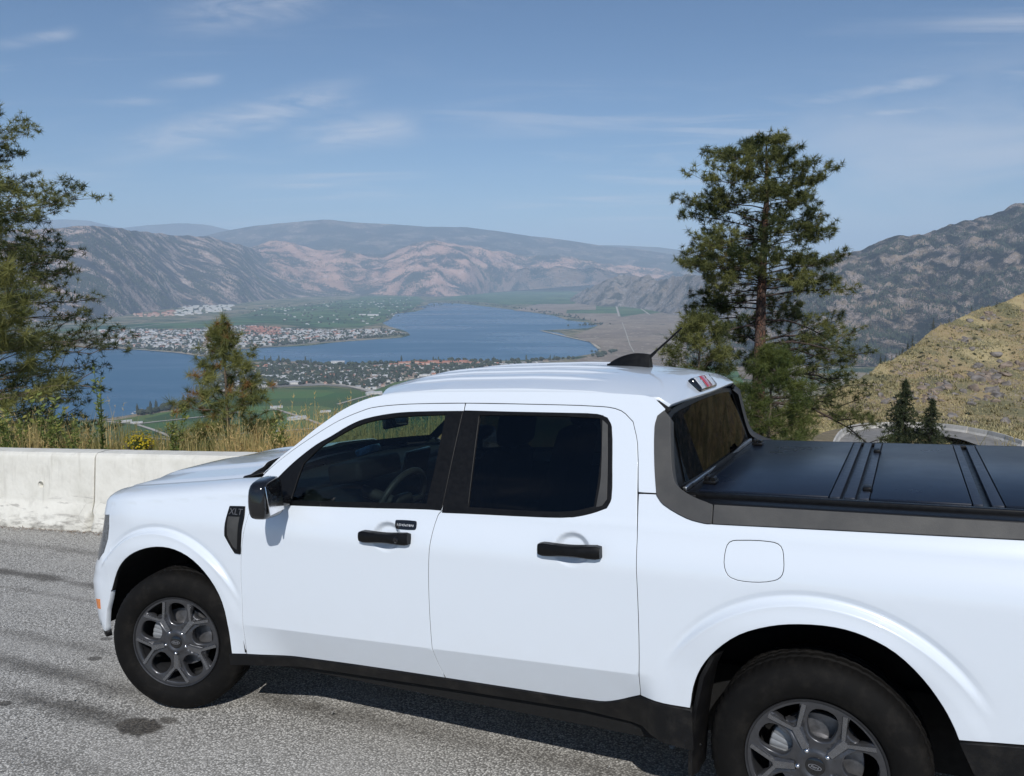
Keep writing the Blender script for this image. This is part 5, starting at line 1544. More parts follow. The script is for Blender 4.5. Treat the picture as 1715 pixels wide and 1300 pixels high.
leafy('yellow_flowers', (0.36, 0.28, 0.02), (0.62, 0.48, 0.03))
leafy('far_leaves', (0.020, 0.032, 0.018), (0.048, 0.062, 0.030), trans=0.1)
m, b, t = principled('pine_bark', (0.10, 0.06, 0.045), 0.9)
v = coord(t)
n = t.voronoi(t.mapping(v, scale=(1, 1, 0.45)), 14.0, 'DISTANCE_TO_EDGE')
col = t.mix(t.ramp(n, 0.03, 0.16), (0.022, 0.014, 0.011), (0.150, 0.072, 0.046))
t.put(b.inputs['Base Color'], t.mix(t.ramp(t.noise(v, 5.0, 5.0), 0.4, 0.7), col, (0.11, 0.075, 0.058)))
t.put(b.inputs['Normal'], t.bump(t.ramp(n, 0.0, 0.2), 0.9, 0.02))
simple('branch_bark', (0.060, 0.042, 0.034), 0.95, var=0.4, scale=20)
simple('grey_bark', (0.15, 0.115, 0.085), 0.9, var=0.4, scale=30, bump=0.5)

def unit(a):
    return a / (np.linalg.norm(a, axis=-1, keepdims=True) + 1e-12)

def needle_soup(cen, dirs, length, width, n, spread, r, tint):
    """n thin needles round each twig end; returns vertices, triangles, tint per vertex"""
    k = len(cen)
    c = np.repeat(cen, n, 0); d = np.repeat(dirs, n, 0); L = np.repeat(np.broadcast_to(length, (k,)), n)
    nd = unit(d * (1 - spread) + unit(r.normal(size=(k * n, 3))) * spread * 1.35)
    nd[:, 2] += 0.10
    nd = unit(nd)
    L = L * r.uniform(0.65, 1.1, k * n)
    c = c - d * (L * r.uniform(0.0, 0.55, k * n))[:, None]
    sd = unit(np.cross(nd, unit(r.normal(size=(k * n, 3))))) * (width * 0.5)
    V = np.stack([c - sd, c + sd, c + nd * L[:, None]], 1).reshape(-1, 3)
    T = np.arange(len(V)).reshape(-1, 3)
    tt = np.repeat(np.repeat(tint, n) + r.uniform(-0.08, 0.08, k * n), 3)
    return V, T, np.clip(tt, 0, 1)

def limb_path(p0, az, length, rise, droop, r, n=7, wig=0.10):
    s = np.linspace(0, 1, n)
    d = np.array([math.cos(az), math.sin(az), 0])
    side = np.array([-d[1], d[0], 0])
    w = np.cumsum(r.normal(size=n)) * wig * length / n
    z = np.cumsum(r.normal(size=n)) * wig * 0.8 * length / n + rise * length * s - droop * length * s**2
    return p0 + d * (length * s)[:, None] + side * (w - w[0])[:, None] + np.array([0, 0, 1.0]) * (z - z[0])[:, None]

def pine(name, base, H, reach, n_limb, seed, mats, r0=0.2, h0=0.15, lean=(0, 0), tuft=0.17, needles=18, width=0.010, subs=6, per=7, rise=0.25, droop=0.2, spread=0.8, brown=0.04, crown_name='needles', limb_r=0.045, top_tufts=30, skip=None, dens=None, base_sink=0.4, tint_shift=0.0, clump=0.0, inner=0.66):
    """reach(h, cos_az) gives how far limbs reach at height fraction h"""
    r = np.random.default_rng(seed)
    o = empty(name, tuple(base))
    n = 14
    hs = np.linspace(-base_sink / H, 1, n)
    wx, wy = np.cumsum(r.normal(size=n)) * 0.012 * H / n * 3, np.cumsum(r.normal(size=n)) * 0.012 * H / n * 3
    tr = np.stack([lean[0] * hs * H + wx * hs.clip(0), lean[1] * hs * H + wy * hs.clip(0), hs * H], -1)
    tk = MB()
    rad = r0 * np.clip(1.0 - hs, 0, 1.15)**0.75 * (1 + 0.35 * np.exp(-np.clip(hs, 0, 1) * 18)) + r0 * 0.05
    tk.tube(tr, rad, 10)
    cen, dr, tin = [], [], []
    lm = MB()
    ga = r.uniform(0, 6.28)
    for i in range(n_limb):
        q = (i + r.uniform(0.1, 0.9)) / n_limb
        h = h0 + (0.985 - h0) * q**(dens or 0.85)
        az = ga + i * 2.39996 + r.normal() * 0.35
        if skip and skip(h, az, r): continue
        rc = reach(h, math.cos(az)) * r.uniform(0.72, 1.08)
        if rc < 0.04: continue
        p0 = np.array([np.interp(h, hs, tr[:, 0]), np.interp(h, hs, tr[:, 1]), h * H])
        up = rise * (0.3 + 1.6 * h) + r.normal() * 0.10
        P = limb_path(p0, az, rc, up, droop * (1.4 - h) + r.normal() * 0.08, r)
        lr = limb_r * (0.35 + 0.65 * rc / (reach(0.4, 1) + reach(0.4, -1) + 1e-6) * 2) * (1.25 - h)
        lm.tube(P, lr * np.linspace(1, 0.22, len(P)), 5)
        lt = r.uniform(0.15, 0.75)
        ends = []
        k = max(2, int(round(subs * (0.35 + 0.65 * rc / max(reach(0.35, 1), 0.3)))))
        for j in range(k):
            u = 1 - inner * ((j + r.uniform(0, 0.6)) / k)
            pp = np.array([np.interp(u, np.linspace(0, 1, len(P)), P[:, a_]) for a_ in range(3)])
            sl = rc * (0.16 + 0.22 * (1 - u) + r.uniform(0, 0.12)) + tuft * min(1.0, max(0.15, rc / (3.2 * tuft)))
            Q = limb_path(pp, az + (1 if j % 2 else -1) * r.uniform(0.35, 1.15), sl, 0.30 + r.normal() * 0.18, 0.1, r, 4)
            lm.tube(Q, lr * 0.30 * np.linspace(1, 0.35, 4), 4, caps=False)
            for w in range(per):
                uu = 1 - 0.62 * w / per * r.uniform(0.7, 1.2)
                c = np.array([np.interp(uu, np.linspace(0, 1, 4), Q[:, a_]) for a_ in range(3)]) + r.normal(size=3) * tuft * (0.42 + clump) * (0.3 if w == 0 else 1)
                c[2] += abs(r.normal()) * tuft * 0.25
                cen.append(c); dr.append(unit(Q[-1] - Q[-2] + r.normal(size=3) * 0.35 * np.linalg.norm(Q[-1] - Q[-2]) + np.array([0, 0, 0.25 * sl / 3])))
                tin.append(0.97 if r.random() < brown and uu < 0.85 else np.clip(lt + r.normal() * 0.13 + tint_shift, 0, 0.8))
        for w in range(per):
            c = P[-1] - (P[-1] - P[-2]) * r.uniform(0, 1.2) + r.normal(size=3) * tuft * 0.35
            cen.append(c); dr.append(unit(P[-1] - P[-2])); tin.append(np.clip(lt + r.normal() * 0.1 + tint_shift, 0, 0.8))
    for w in range(top_tufts):
        hh = 1 - 0.10 * r.random()**1.3
        cen.append(np.array([np.interp(hh, hs, tr[:, 0]), np.interp(hh, hs, tr[:, 1]), hh * H]) + r.normal(size=3) * tuft * 0.7 * np.array([1, 1, 0.5]))
        dr.append(unit(np.array([r.normal() * 0.5, r.normal() * 0.5, 1.0]))); tin.append(r.uniform(0.2, 0.7))
    tk.build('trunk', mats[0], o, smooth=180)
    lm.build('branches', mats[2] if len(mats) > 2 else mats[0], o, smooth=180)
    V, T, tt = needle_soup(np.array(cen), np.array(dr), tuft * r.uniform(0.75, 1.2, len(cen)), width, needles, spread, r, np.array(tin))
    raw_mesh(crown_name, V, T, mats[1], o, attr={'tint': tt})
    return o

# tall ponderosa behind the cab: place and reach read off its outline
D1 = 25.0
PXM1 = FPX / D1
b1 = at_depth(1263, 800, D1)
top1 = at_depth(1272, 226, D1)
H1 = float(top1[2] - b1[2])
YL1 = [216, 235, 260, 300, 350, 400, 440, 490, 540, 590, 640, 690, 740, 800]
RR1 = [6, 30, 72, 96, 78, 118, 100, 140, 182, 195, 190, 200, 215, 60]
RL1 = [10, 42, 98, 138, 122, 150, 132, 128, 140, 135, 70, 40, 30, 20]
def reach1(h, c):
    y = 800 - h * (800 - 216)
    R_, L_ = np.interp(y, YL1, RR1) / PXM1, np.interp(y, YL1, RL1) / PXM1
    w = 0.5 + 0.5 * c
    e = R_ * w + L_ * (1 - w)
    return e * (0.80 + 0.20 * abs(c))
def skip1(h, az, r):
    y = 800 - h * (800 - 216)
    return (y > 610 and math.cos(az) < 0.1) or (y > 600 and r.random() < 0.45) or (470 < y < 620 and math.sin(az) < -0.35) or (pnoise(np.array([h * 13.0]), np.array([az % 6.283 * 0.9]))[0] > 0.33)
tag(pine('pine_tree', b1, H1, reach1, 170, 21, ('pine_bark', 'pine_needles', 'branch_bark'), r0=0.235, h0=0.13, lean=(0.004, 0.0), tuft=0.19, needles=26, width=0.0165, subs=7, per=9, rise=0.13, droop=0.24, limb_r=0.055, skip=skip1, dens=0.98, inner=0.80, top_tufts=16, brown=0.02, tint_shift=-0.05),
    'tall pine with a reddish trunk rising behind the cab of the white truck', 'pine tree')
# bright bushy young pine close behind the back window, and a darker one behind the roof
D2 = 17.0
b2_ = at_depth(1282, 830, D2)
tag(pine('pine_tree', b2_, float(at_depth(1270, 592, D2)[2] - b2_[2]), lambda h, c: (0.95 - 0.75 * h**2.0) * (1.0 if c > 0 else 0.9), 44, 33, ('grey_bark', 'young_needles', 'grey_bark'), r0=0.05, h0=0.06, tuft=0.17, needles=22, width=0.009, subs=5, per=7, rise=0.45, droop=0.1, limb_r=0.018, brown=0.0, tint_shift=0.08),
    'bushy bright green young pine right behind the truck back window', 'pine tree')
D3 = 21.0
b3_ = at_depth(1165, 800, D3)
tag(pine('pine_tree', b3_, float(at_depth(1165, 535, D3)[2] - b3_[2]), lambda h, c: 1.15 - 0.75 * h**2.2, 44, 37, ('grey_bark', 'pine_needles', 'grey_bark'), r0=0.06, h0=0.2, tuft=0.19, needles=20, width=0.012, subs=5, per=7, rise=0.35, droop=0.1, limb_r=0.02, brown=0.0, tint_shift=0.05),
    'shorter dark green pine showing just above the truck roof behind the aerial', 'pine tree')
# big pine at the left edge, dark against the lake, and the sunlit one before it
D4 = 22.0
PX4 = FPX / D4
b4_ = at_depth(-62, 900, D4)
YL4 = [60, 140, 170, 200, 250, 300, 340, 400, 450, 500, 560, 600, 650, 700, 760, 900]
RR4 = [15, 62, 80, 95, 135, 140, 205, 185, 205, 225, 240, 235, 215, 215, 190, 60]
def reach4(h, c):
    y = 900 - h * 840
    return np.interp(y, YL4, RR4) / PX4 * 1.10 * (1.0 if c > 0 else 0.85) * (0.8 + 0.2 * abs(c))
tag(pine('pine_tree', b4_, float(at_depth(-62, 60, D4)[2] - b4_[2]), reach4, 190, 45, ('pine_bark', 'pine_needles', 'grey_bark'), r0=0.24, h0=0.16, tuft=0.18, needles=22, width=0.015, subs=7, per=8, rise=0.22, droop=0.12, limb_r=0.05, brown=0.01, dens=1.0, tint_shift=-0.15),
    'large dark pine at the edge of the lookout, in front of the lake', 'pine tree')
D5 = 12.6
b5_ = at_depth(-22, 860, D5)
tag(pine('pine_tree', b5_, float(at_depth(0, 330, D5)[2] - b5_[2]), lambda h, c: (1.22 - 0.75 * h**1.5) * (0.95 if c > 0 else 0.8), 44, 51, ('grey_bark', 'sunlit_needles', 'grey_bark'), r0=0.07, h0=0.25, tuft=0.27, needles=60, width=0.0105, subs=3, per=3, rise=0.30, droop=0.05, limb_r=0.022, brown=0.01, spread=0.72, tint_shift=0.18),
    'sunlit young pine with long yellow green needles before the large dark pine', 'pine tree')
# the little pine over the barrier, some needles gone brown
D6 = 11.4
b6_ = at_depth(386, 790, D6)
def reach6(h, c):
    y = 790 - h * 255
    return np.interp(y, [535, 560, 590, 620, 650, 690, 730, 790], [4, 10, 22, 38, 52, 72, 72, 40]) / (FPX / D6)
tag(pine('pine_tree', b6_, float(at_depth(388, 535, D6)[2] - b6_[2]), reach6, 38, 64, ('grey_bark', 'small_pine_needles', 'grey_bark'), r0=0.032, h0=0.12, tuft=0.150, needles=56, width=0.0072, subs=3, per=3, rise=0.22, droop=0.0, limb_r=0.013, brown=0.14, spread=0.82, top_tufts=5, dens=1.15),
    'little pine with some browned needles behind the barrier, in front of the lakeside town', 'pine tree')

# dark firs on the slope below
def fir(base, H, R0, seed, label, group=None, needles=10, layers=26, mat='fir_needles'):
    r = np.random.default_rng(seed)
    o = empty('fir_tree', tuple(base), label, 'fir tree', group)
    MB().tube([(0, 0, -0.4), (0, 0, H * 0.5), (0.02 * H * r.normal(), 0, H)], [R0 * 0.09, R0 * 0.06, 0.01], 6).build('trunk', 'grey_bark', o, smooth=180)
    cen, dr = [], []
    for i in range(layers):
        h = (i + 0.4) / layers
        L = R0 * (1 - h)**0.85 * r.uniform(0.75, 1.1) + 0.06 * R0
        for j in range(max(4, int(11 * (1 - h)) + 3)):
            az = r.uniform(0, 6.28); L2 = L * r.uniform(0.5, 1.12)
            for u in np.linspace(0.25, 1, 4):
                cen.append([math.cos(az) * L2 * u, math.sin(az) * L2 * u, h * H + 0.10 * H - 0.22 * L2 * u + r.normal() * 0.02 * H]); dr.append([math.cos(az), math.sin(az), -0.25])
    cen = np.array(cen); dr = unit(np.array(dr))
    V, T, tt = needle_soup(cen, dr, H * 0.055, H * 0.012, needles, 0.7, r, r.uniform(0.1, 0.7, len(cen)))
    raw_mesh('needles', V, T, mat, o, attr={'tint': tt})
    return o
def slope_z(x, y):
    """height of the dry slope at a place (nearest of its built points)"""
    G = PF.reshape(-1, 3)
    i = np.argmin((G[:, 0] - x)**2 + (G[:, 1] - y)**2)
    return G[i, 2]
for px_, pyt, pyb, D_, wpx, sd_, lab in ((1508, 650, 762, 78, 46, 3, 'taller of the two dark firs standing below the hairpin road'), (1556, 678, 764, 76, 48, 4, 'shorter and wider dark fir standing below the hairpin road')):
    p = at_depth(px_, pyb, D_)
    fir(p, float(at_depth(px_, pyt, D_)[2] - p[2]), wpx / (FPX / D_), sd_, lab, None, needles=12, layers=30)

# ------------------------------------------------------------------ the dry slope: rocks, shrubs, lone trees, hairpin road
simple('rock_grey', (0.185, 0.165, 0.150), 0.95, var=0.45, scale=0.9, bump=0.9, bumpscale=5.0)
simple('rock_brown', (0.21, 0.165, 0.130), 0.95, var=0.45, scale=0.9, bump=0.9, bumpscale=5.0)
GF = PF.reshape(-1, 3)
_rel = GF - CAM
_cam = _rel @ np.array([[1, 0, 0], [0, -SP, CP], [0, -CP, -SP]])
PXF = np.stack([PW / 2 + FPX * _cam[:, 0] / _cam[:, 2], PH / 2 + FPX * _cam[:, 1] / _cam[:, 2]], 1)
rowmax = PF.shape[0] - 3
okF = np.repeat(np.arange(PF.shape[0]) < rowmax, PF.shape[1])
def on_slope(px, py):
    """the point of the dry slope seen at a pixel"""
    d = (PXF[:, 0] - px)**2 + (PXF[:, 1] - py)**2 + np.where(okF, 0, 1e9)
    return GF[np.argmin(d)]
def rock_mesh(seed, mat):
    r = np.random.default_rng(seed)
    bm = bmesh.new()
    bmesh.ops.create_icosphere(bm, subdivisions=3, radius=1.0)
    pl_ = [(unit(r.normal(size=3)), r.uniform(0.55, 0.92)) for _ in range(24)]
    for v_ in bm.verts:
        p = np.array(v_.co[:])
        for nn, dd in pl_:
            k = p @ nn
            if k > dd: p = p - nn * (k - dd)
        p *= 1 + 0.10 * float(fbm(np.array([p[0] * 2 + seed]), np.array([p[1] * 2 + p[2] * 1.7]), 4)[0])
        v_.co = Vector(p)
    V = np.array([v_.co[:] for v_ in bm.verts]); F = [[q.index for q in f.verts] for f in bm.faces]
    bm.free()
    me = bpy.data.meshes.new('rock')
    me.from_pydata(V.tolist(), [], F)
    me.materials.append(MATS[mat])
    return me
ROCKS = [rock_mesh(i, 'rock_grey' if i % 2 else 'rock_brown') for i in range(8)]
rr = np.random.default_rng(77)
def rock(px, py, size, lab, grp):
    p = on_slope(px, py)
    D_ = p[1]
    s = size / (FPX / D_)
    o = bpy.data.objects.new('rock', ROCKS[rr.integers(8)])
    o.location = p + np.array([0, 0, -0.12 * s])
    o.scale = (s * rr.uniform(0.7, 1.3), s * rr.uniform(0.7, 1.2), s * rr.uniform(0.5, 1.0))
    o.rotation_euler = (rr.normal() * 0.3, rr.normal() * 0.3, rr.uniform(0, 6.28))
    coll.objects.link(o)
    tag(o, lab, 'rock', grp)
def scatter(n, cx, cy, sx, sy, rot=0.0):
    a = rr.normal(size=(n, 2)) * [sx, sy]
    c, s = math.cos(rot), math.sin(rot)
    return np.stack([cx + a[:, 0] * c - a[:, 1] * s, cy + a[:, 0] * s + a[:, 1] * c], 1)
for (n, cx, cy, sx, sy, rt, s0, s1, lab) in ((56, 1655, 640, 36, 20, -0.45, 4, 17, 'grey brown rock in the large outcrop high on the dry slope'),
                                             (42, 1545, 662, 36, 13, -0.25, 3, 10, 'grey brown rock in the small outcrop above the hairpin road'),
                                             (12, 1470, 668, 16, 12, -0.3, 2.5, 6, 'small brown rock at the left end of the dry slope'),
                                             (26, 1625, 560, 38, 12, -0.45, 2.5, 8, 'weathered rock among the golden grass near the ridge of the dry slope'),
                                             (12, 1575, 612, 22, 8, -0.3, 2, 6, 'low rock in the golden grass halfway up the dry slope')):
    for q in scatter(n, cx, cy, sx, sy, rt):
        if q[0] < 1735: rock(q[0], q[1], rr.uniform(s0, s1), lab, lab.replace('rock', 'rocks', 1))
def bush_mesh(seed, mat='far_leaves', n=150, w=0.16):
    r = np.random.default_rng(seed)
    P = unit(r.normal(size=(n, 3))) * r.uniform(0.45, 1.0, n)[:, None]
    P[:, 2] = np.abs(P[:, 2]) * 0.85
    P *= 1 + 0.35 * r.normal(size=(n, 1)) * 0.5
    d1, d2 = unit(r.normal(size=(n, 3))), unit(r.normal(size=(n, 3)))
    V = np.stack([P - d1 * w, P + d1 * w, P + d2 * w * 1.6], 1).reshape(-1, 3)
    o = raw_mesh('bush', V, np.arange(len(V)).reshape(-1, 3), mat, attr={'tint': np.repeat(r.uniform(0, 0.8, n), 3)})
    me = o.data
    bpy.data.objects.remove(o)
    return me
BUSH = [bush_mesh(i) for i in range(5)]
leafy('sage_leaves', (0.075, 0.080, 0.050), (0.17, 0.165, 0.105), trans=0.1)
SAGE = [bush_mesh(i + 20, 'sage_leaves') for i in range(4)]
def shrub(px, py, size, lab, grp, meshes):
    p = on_slope(px, py)
    s = size / (FPX / p[1])
    o = bpy.data.objects.new('shrub', meshes[rr.integers(len(meshes))])
    o.location = p - np.array([0, 0, 0.15 * s]); o.scale = (s * rr.uniform(0.8, 1.3), s, s * rr.uniform(0.7, 1.1)); o.rotation_euler = (0, 0, rr.uniform(0, 6.28))
    coll.objects.link(o)
    tag(o, lab, 'shrub', grp)
shrub(1622, 694, 7, 'dark round shrub alone on the brown slope above the hairpin barrier', None, BUSH)
shrub(1653, 706, 4.5, 'small dark shrub nearest the right end of the hairpin barrier', None, BUSH)
for i in range(60):
    u = rr.uniform(0, 1)
    shrub(rr.uniform(1480, 1720), 715 - 40 * rr.random() - 0.1 * 0, rr.uniform(1.0, 2.4), 'tiny dark shrub dotted over the brown foot of the dry slope', 'tiny dark shrubs at the foot of the dry slope', BUSH)
for i in range(120):
    x_ = rr.uniform(1440, 1725)
    y_ = rr.uniform(np.interp(x_, [1440, 1560, 1715], [640, 556, 496]) + 6, np.interp(x_, [1440, 1560, 1715], [690, 650, 600]))
    shrub(x_, y_, rr.uniform(1.6, 4.2), 'small sagebrush clump scattered on the golden part of the dry slope', 'sagebrush clumps on the golden slope', SAGE if rr.random() < 0.6 else BUSH)
for i, (px_, py_, hh, lab) in enumerate(((1461, 584, 17, None), (1473, 583, 12, None), (1466, 586, 10, None), (1518, 582, 13, 'left one of the close pair of little dark firs on the slope'), (1528, 579, 17, 'right one of the close pair of little dark firs on the slope'),
                                         (1562, 549, 18, 'dark fir standing highest above the slope edge, alone in the golden grass'), (1588, 533, 8, None), (1596, 531, 7, None), (1626, 521, 9, None), (1668, 515, 10, None), (1477, 574, 9, None), (1484, 575, 8, None), (1502, 574, 11, None), (1509, 571, 12, None), (1497, 577, 8, None))):
    p = on_slope(px_, py_)
    h_ = hh / (FPX / p[1])
    fir(p, h_, h_ * 0.30, 200 + i, lab or 'tiny dark fir along the skyline of the dry slope', 'tiny firs along the dry slope skyline' if not lab else None, needles=5, layers=9)

# dry bunch grass and sage over the slope, too many to count
r = np.random.default_rng(61)
a_, c_ = PF.shape[0] - 3, PF.shape[1]
n = 70000
i_ = 5 + r.uniform(0, 1, n) * (a_ - 6.05); j_ = r.uniform(0, 1, n) * (c_ - 1.01)
i0, j0 = i_.astype(int), j_.astype(int); fi, fj = (i_ - i0)[:, None], (j_ - j0)[:, None]
Q = PF[i0, j0] * (1 - fi) * (1 - fj) + PF[i0 + 1, j0] * fi * (1 - fj) + PF[i0, j0 + 1] * (1 - fi) * fj + PF[i0 + 1, j0 + 1] * fi * fj
Q = Q[Q[:, 0] < 175]
g = fbm(Q[:, 0] / 14, Q[:, 1] / 14, 4) + r.normal(size=len(Q)) * 0.10
Q, g = Q[g > -0.18], g[g > -0.18]
n = len(Q)
h = r.uniform(0.18, 0.42, n) * (1 + 0.8 * (g < 0.0))
ang = r.uniform(0, 6.28, (n, 3)) ; rad_ = h[:, None] * 0.55
tipx = Q[:, None, :] + np.stack([np.cos(ang) * rad_, np.sin(ang) * rad_, h[:, None] * r.uniform(0.7, 1.1, (n, 3))], -1)
bs_ = np.stack([-np.sin(ang), np.cos(ang), 0 * ang], -1) * (h[:, None, None] * 0.20)
V = np.stack([Q[:, None, :] - bs_, Q[:, None, :] + bs_, tipx], 2).reshape(-1, 3)
tn = np.repeat(np.clip(0.50 + 0.9 * g + r.normal(size=n) * 0.12, 0, 0.84), 9)
leafy('slope_grass', (0.135, 0.140, 0.075), (0.50, 0.42, 0.215), trans=0.15)
tag(raw_mesh('dry_grass', V, np.arange(len(V)).reshape(-1, 3), 'slope_grass', attr={'tint': tn}), kind='stuff')

# hairpin road with its concrete barriers
simple('hairpin_asphalt', (0.21, 0.20, 0.185), 0.9, var=0.2, scale=0.8)
def near_ribbon(name, cpts, width, lift, mat):
    P = np.array(cpts)
    d = np.gradient(P, axis=0); d[:, 2] = 0; d = unit(d)
    n = np.stack([-d[:, 1], d[:, 0], 0 * d[:, 0]], 1)
    R_ = [P + n * w + np.array([0, 0, lift]) for w in np.linspace(-width / 2, width / 2, 5)]
    o = MB().grid(np.array(R_)).build(name, mat, smooth=180)
    return o
def catmull(P, k):
    P = np.asarray(P, float)
    Q = np.vstack([2 * P[0] - P[1], P, 2 * P[-1] - P[-2]])
    out = []
    for i in range(len(P) - 1):
        for s in np.linspace(0, 1, k, endpoint=False):
            p0, p1, p2, p3 = Q[i:i + 4]
            out.append(0.5 * (2 * p1 + (p2 - p0) * s + (2 * p0 - 5 * p1 + 4 * p2 - p3) * s * s + (3 * p1 - p0 - 3 * p2 + p3) * s**3))
    return np.array(out + [P[-1]])
OUTER = [(1388, 772, 88), (1397, 748, 93), (1407, 733, 98), (1424, 724, 103), (1450, 719, 107), (1480, 717.5, 108), (1520, 717.5, 107), (1560, 719, 105), (1600, 723, 102), (1640, 730, 99), (1672, 737, 96), (1700, 746, 93), (1740, 760, 89)]
outer = catmull(at_depth(np.array([p[0] for p in OUTER]), np.array([p[1] for p in OUTER]), np.array([p[2] for p in OUTER])), 14)
dd_ = np.gradient(outer, axis=0); dd_[:, 2] = 0; dd_ = unit(dd_)
inw = np.stack([dd_[:, 1], -dd_[:, 0], 0 * dd_[:, 0]], 1)
mid_ = outer + inw * 2.3
hp = near_ribbon('hairpin_road', mid_, 4.6, 0.10, 'hairpin_asphalt')
tag(hp, kind='structure')
sh = near_ribbon('hairpin_bank', outer - inw * 1.0 + np.array([0, 0, -0.25]), 4.0, 0, 'dry_earth')
tag(sh, kind='structure')
simple('far_concrete', (0.50, 0.48, 0.44), 0.9, var=0.2, scale=0.7)
seg = MB()
pr = [(-0.30, 0), (-0.28, 0.1), (-0.13, 0.35), (-0.09, 0.85), (0.09, 0.85), (0.13, 0.35), (0.28, 0.1), (0.30, 0)]
seg.grid(np.array([[(x_, a, h_) for a, h_ in pr] for x_ in (-1.48, 0, 1.48)]), flip=True)
for x_ in (-1.48, 1.48): seg.add([(x_, a, h_) for a, h_ in pr], [tuple(range(8))])
seg_o = seg.build('concrete_barrier', 'far_concrete', smooth=25)
seg_me = seg_o.data
bpy.data.objects.remove(seg_o)
def run_barriers(P, lab, grp, step=3.0):
    L = np.concatenate([[0], np.cumsum(np.linalg.norm(np.diff(P, axis=0), axis=1))])
    for s in np.arange(step / 2, L[-1], step):
        c = np.array([np.interp(s, L, P[:, a_]) for a_ in range(3)])
        e = np.array([np.interp(s + 0.5, L, P[:, a_]) for a_ in range(3)]) - np.array([np.interp(s - 0.5, L, P[:, a_]) for a_ in range(3)])
        o = bpy.data.objects.new('concrete_barrier', seg_me)
        o.location = c
        o.rotation_euler = Vector(e).to_track_quat('X', 'Z').to_euler()
        coll.objects.link(o)
        tag(o, lab, 'barrier', grp)
run_barriers(outer[10:-8], 'grey concrete barrier segment curving round the outside of the hairpin road below', 'barriers round the outside of the hairpin')
inner = (outer + inw * 5.1)[2:40]
run_barriers(inner, 'grey concrete barrier segment on the inner bend of the hairpin road', 'barriers on the inner bend of the hairpin')

# ------------------------------------------------------------------ grass, weeds and flowers on the bank behind the barrier
def blades(bases, hts, width, lean, r, tint, seeds):
    n = len(bases)
    az = r.uniform(0, 6.28, n)
    d = np.stack([np.cos(az), np.sin(az), 0 * az], 1)
    s = np.stack([-d[:, 1], d[:, 0], 0 * az], 1)
    ln = (hts * lean * r.uniform(0.1, 1.0, n))[:, None]
    z = np.array([0, 0, 1.0])
    w = np.broadcast_to(width, (n,))[:, None] * 0.5
    h = hts[:, None]
    p1 = bases + d * ln * 0.30 + z * h * 0.55
    p2 = bases + d * ln + z * h * (1 - 0.12 * lean)
    V = np.stack([bases - s * w, bases + s * w, p1 - s * w * 0.8, p1 + s * w * 0.8, p2], 1)
    T = np.array([[0, 1, 3], [0, 3, 2], [2, 3, 4]])
    tri = (np.arange(n)[:, None, None] * 5 + T).reshape(-1, 3)
    tt = np.repeat(tint, 5)
    Vs, Ts, tts = [V.reshape(-1, 3)], [tri], [tt]
    k = n * 5
    m_ = np.where(seeds)[0]
    if len(m_):
        # seed heads: narrow bunches of slivers near the tip
        q = 7
        c = np.repeat(p2[m_], q, 0); up = np.repeat(unit(p2[m_] - p1[m_]), q, 0)
        o = r.uniform(-0.16, 0.02, len(c))[:, None]
        c = c + up * o
        dd = unit(up + 0.55 * r.normal(size=c.shape))
        sd = unit(np.cross(dd, r.normal(size=c.shape))) * 0.0045
        V2 = np.stack([c - sd, c + sd, c + dd * r.uniform(0.03, 0.06, len(c))[:, None]], 1).reshape(-1, 3)
        Vs.append(V2); Ts.append(np.arange(len(V2)).reshape(-1, 3) + k); tts.append(np.clip(np.repeat(np.repeat(tint[m_], q), 3) + 0.15, 0, 1))
    return np.concatenate(Vs), np.concatenate(Ts), np.concatenate(tts)
gr_ = np.random.default_rng(91)
cl_n = 640
cs = np.concatenate([gr_.uniform(-2.5, 6.5, 500), gr_.uniform(9, 19, 90), gr_.uniform(-8, -2.5, 50)])
cd = 0.75 + 2.9 * gr_.random(cl_n)**1.2
Bs, Hs, Ts_, Ws, Sd = [], [], [], [], []
for s_, d_ in zip(cs, cd):
    x_ = float(pnoise(np.array([s_ * 0.9]), np.array([d_ * 0.4]))[0])
    gold = 0.40 + 0.75 * x_ + (0.38 if 1.9 < s_ < 3.9 else 0) - (0.22 if s_ < 1.1 else 0) + gr_.normal() * 0.12
    hgt = (0.28 + 0.32 * gold) * gr_.uniform(0.50, 1.35) * (1 + 0.5 * float(pnoise(np.array([s_ * 2.3 + 7]), np.array([d_]))[0])) * (1.0 if s_ < 8 else 1.15)
    if 1.35 < s_ < 1.9: hgt *= 0.75
    for k in range(gr_.integers(18, 34)):
        a = gr_.normal(size=2) * 0.10
        p = verge_pt(s_ + a[0], min(max(d_ + a[1], 0.62), 4.2))
        Bs.append(p); Hs.append(hgt * gr_.uniform(0.55, 1.1)); Ts_.append(np.clip(gold + gr_.normal() * 0.14, 0, 1)); Ws.append(gr_.uniform(0.005, 0.010)); Sd.append(gr_.random() < 0.30 * (gold > 0.4))
V, T, tt = blades(np.array(Bs), np.array(Hs), np.array(Ws), 0.42, gr_, np.array(Ts_), np.array(Sd))
tag(raw_mesh('grass', V, T, 'grass_blades', attr={'tint': tt}), kind='stuff')

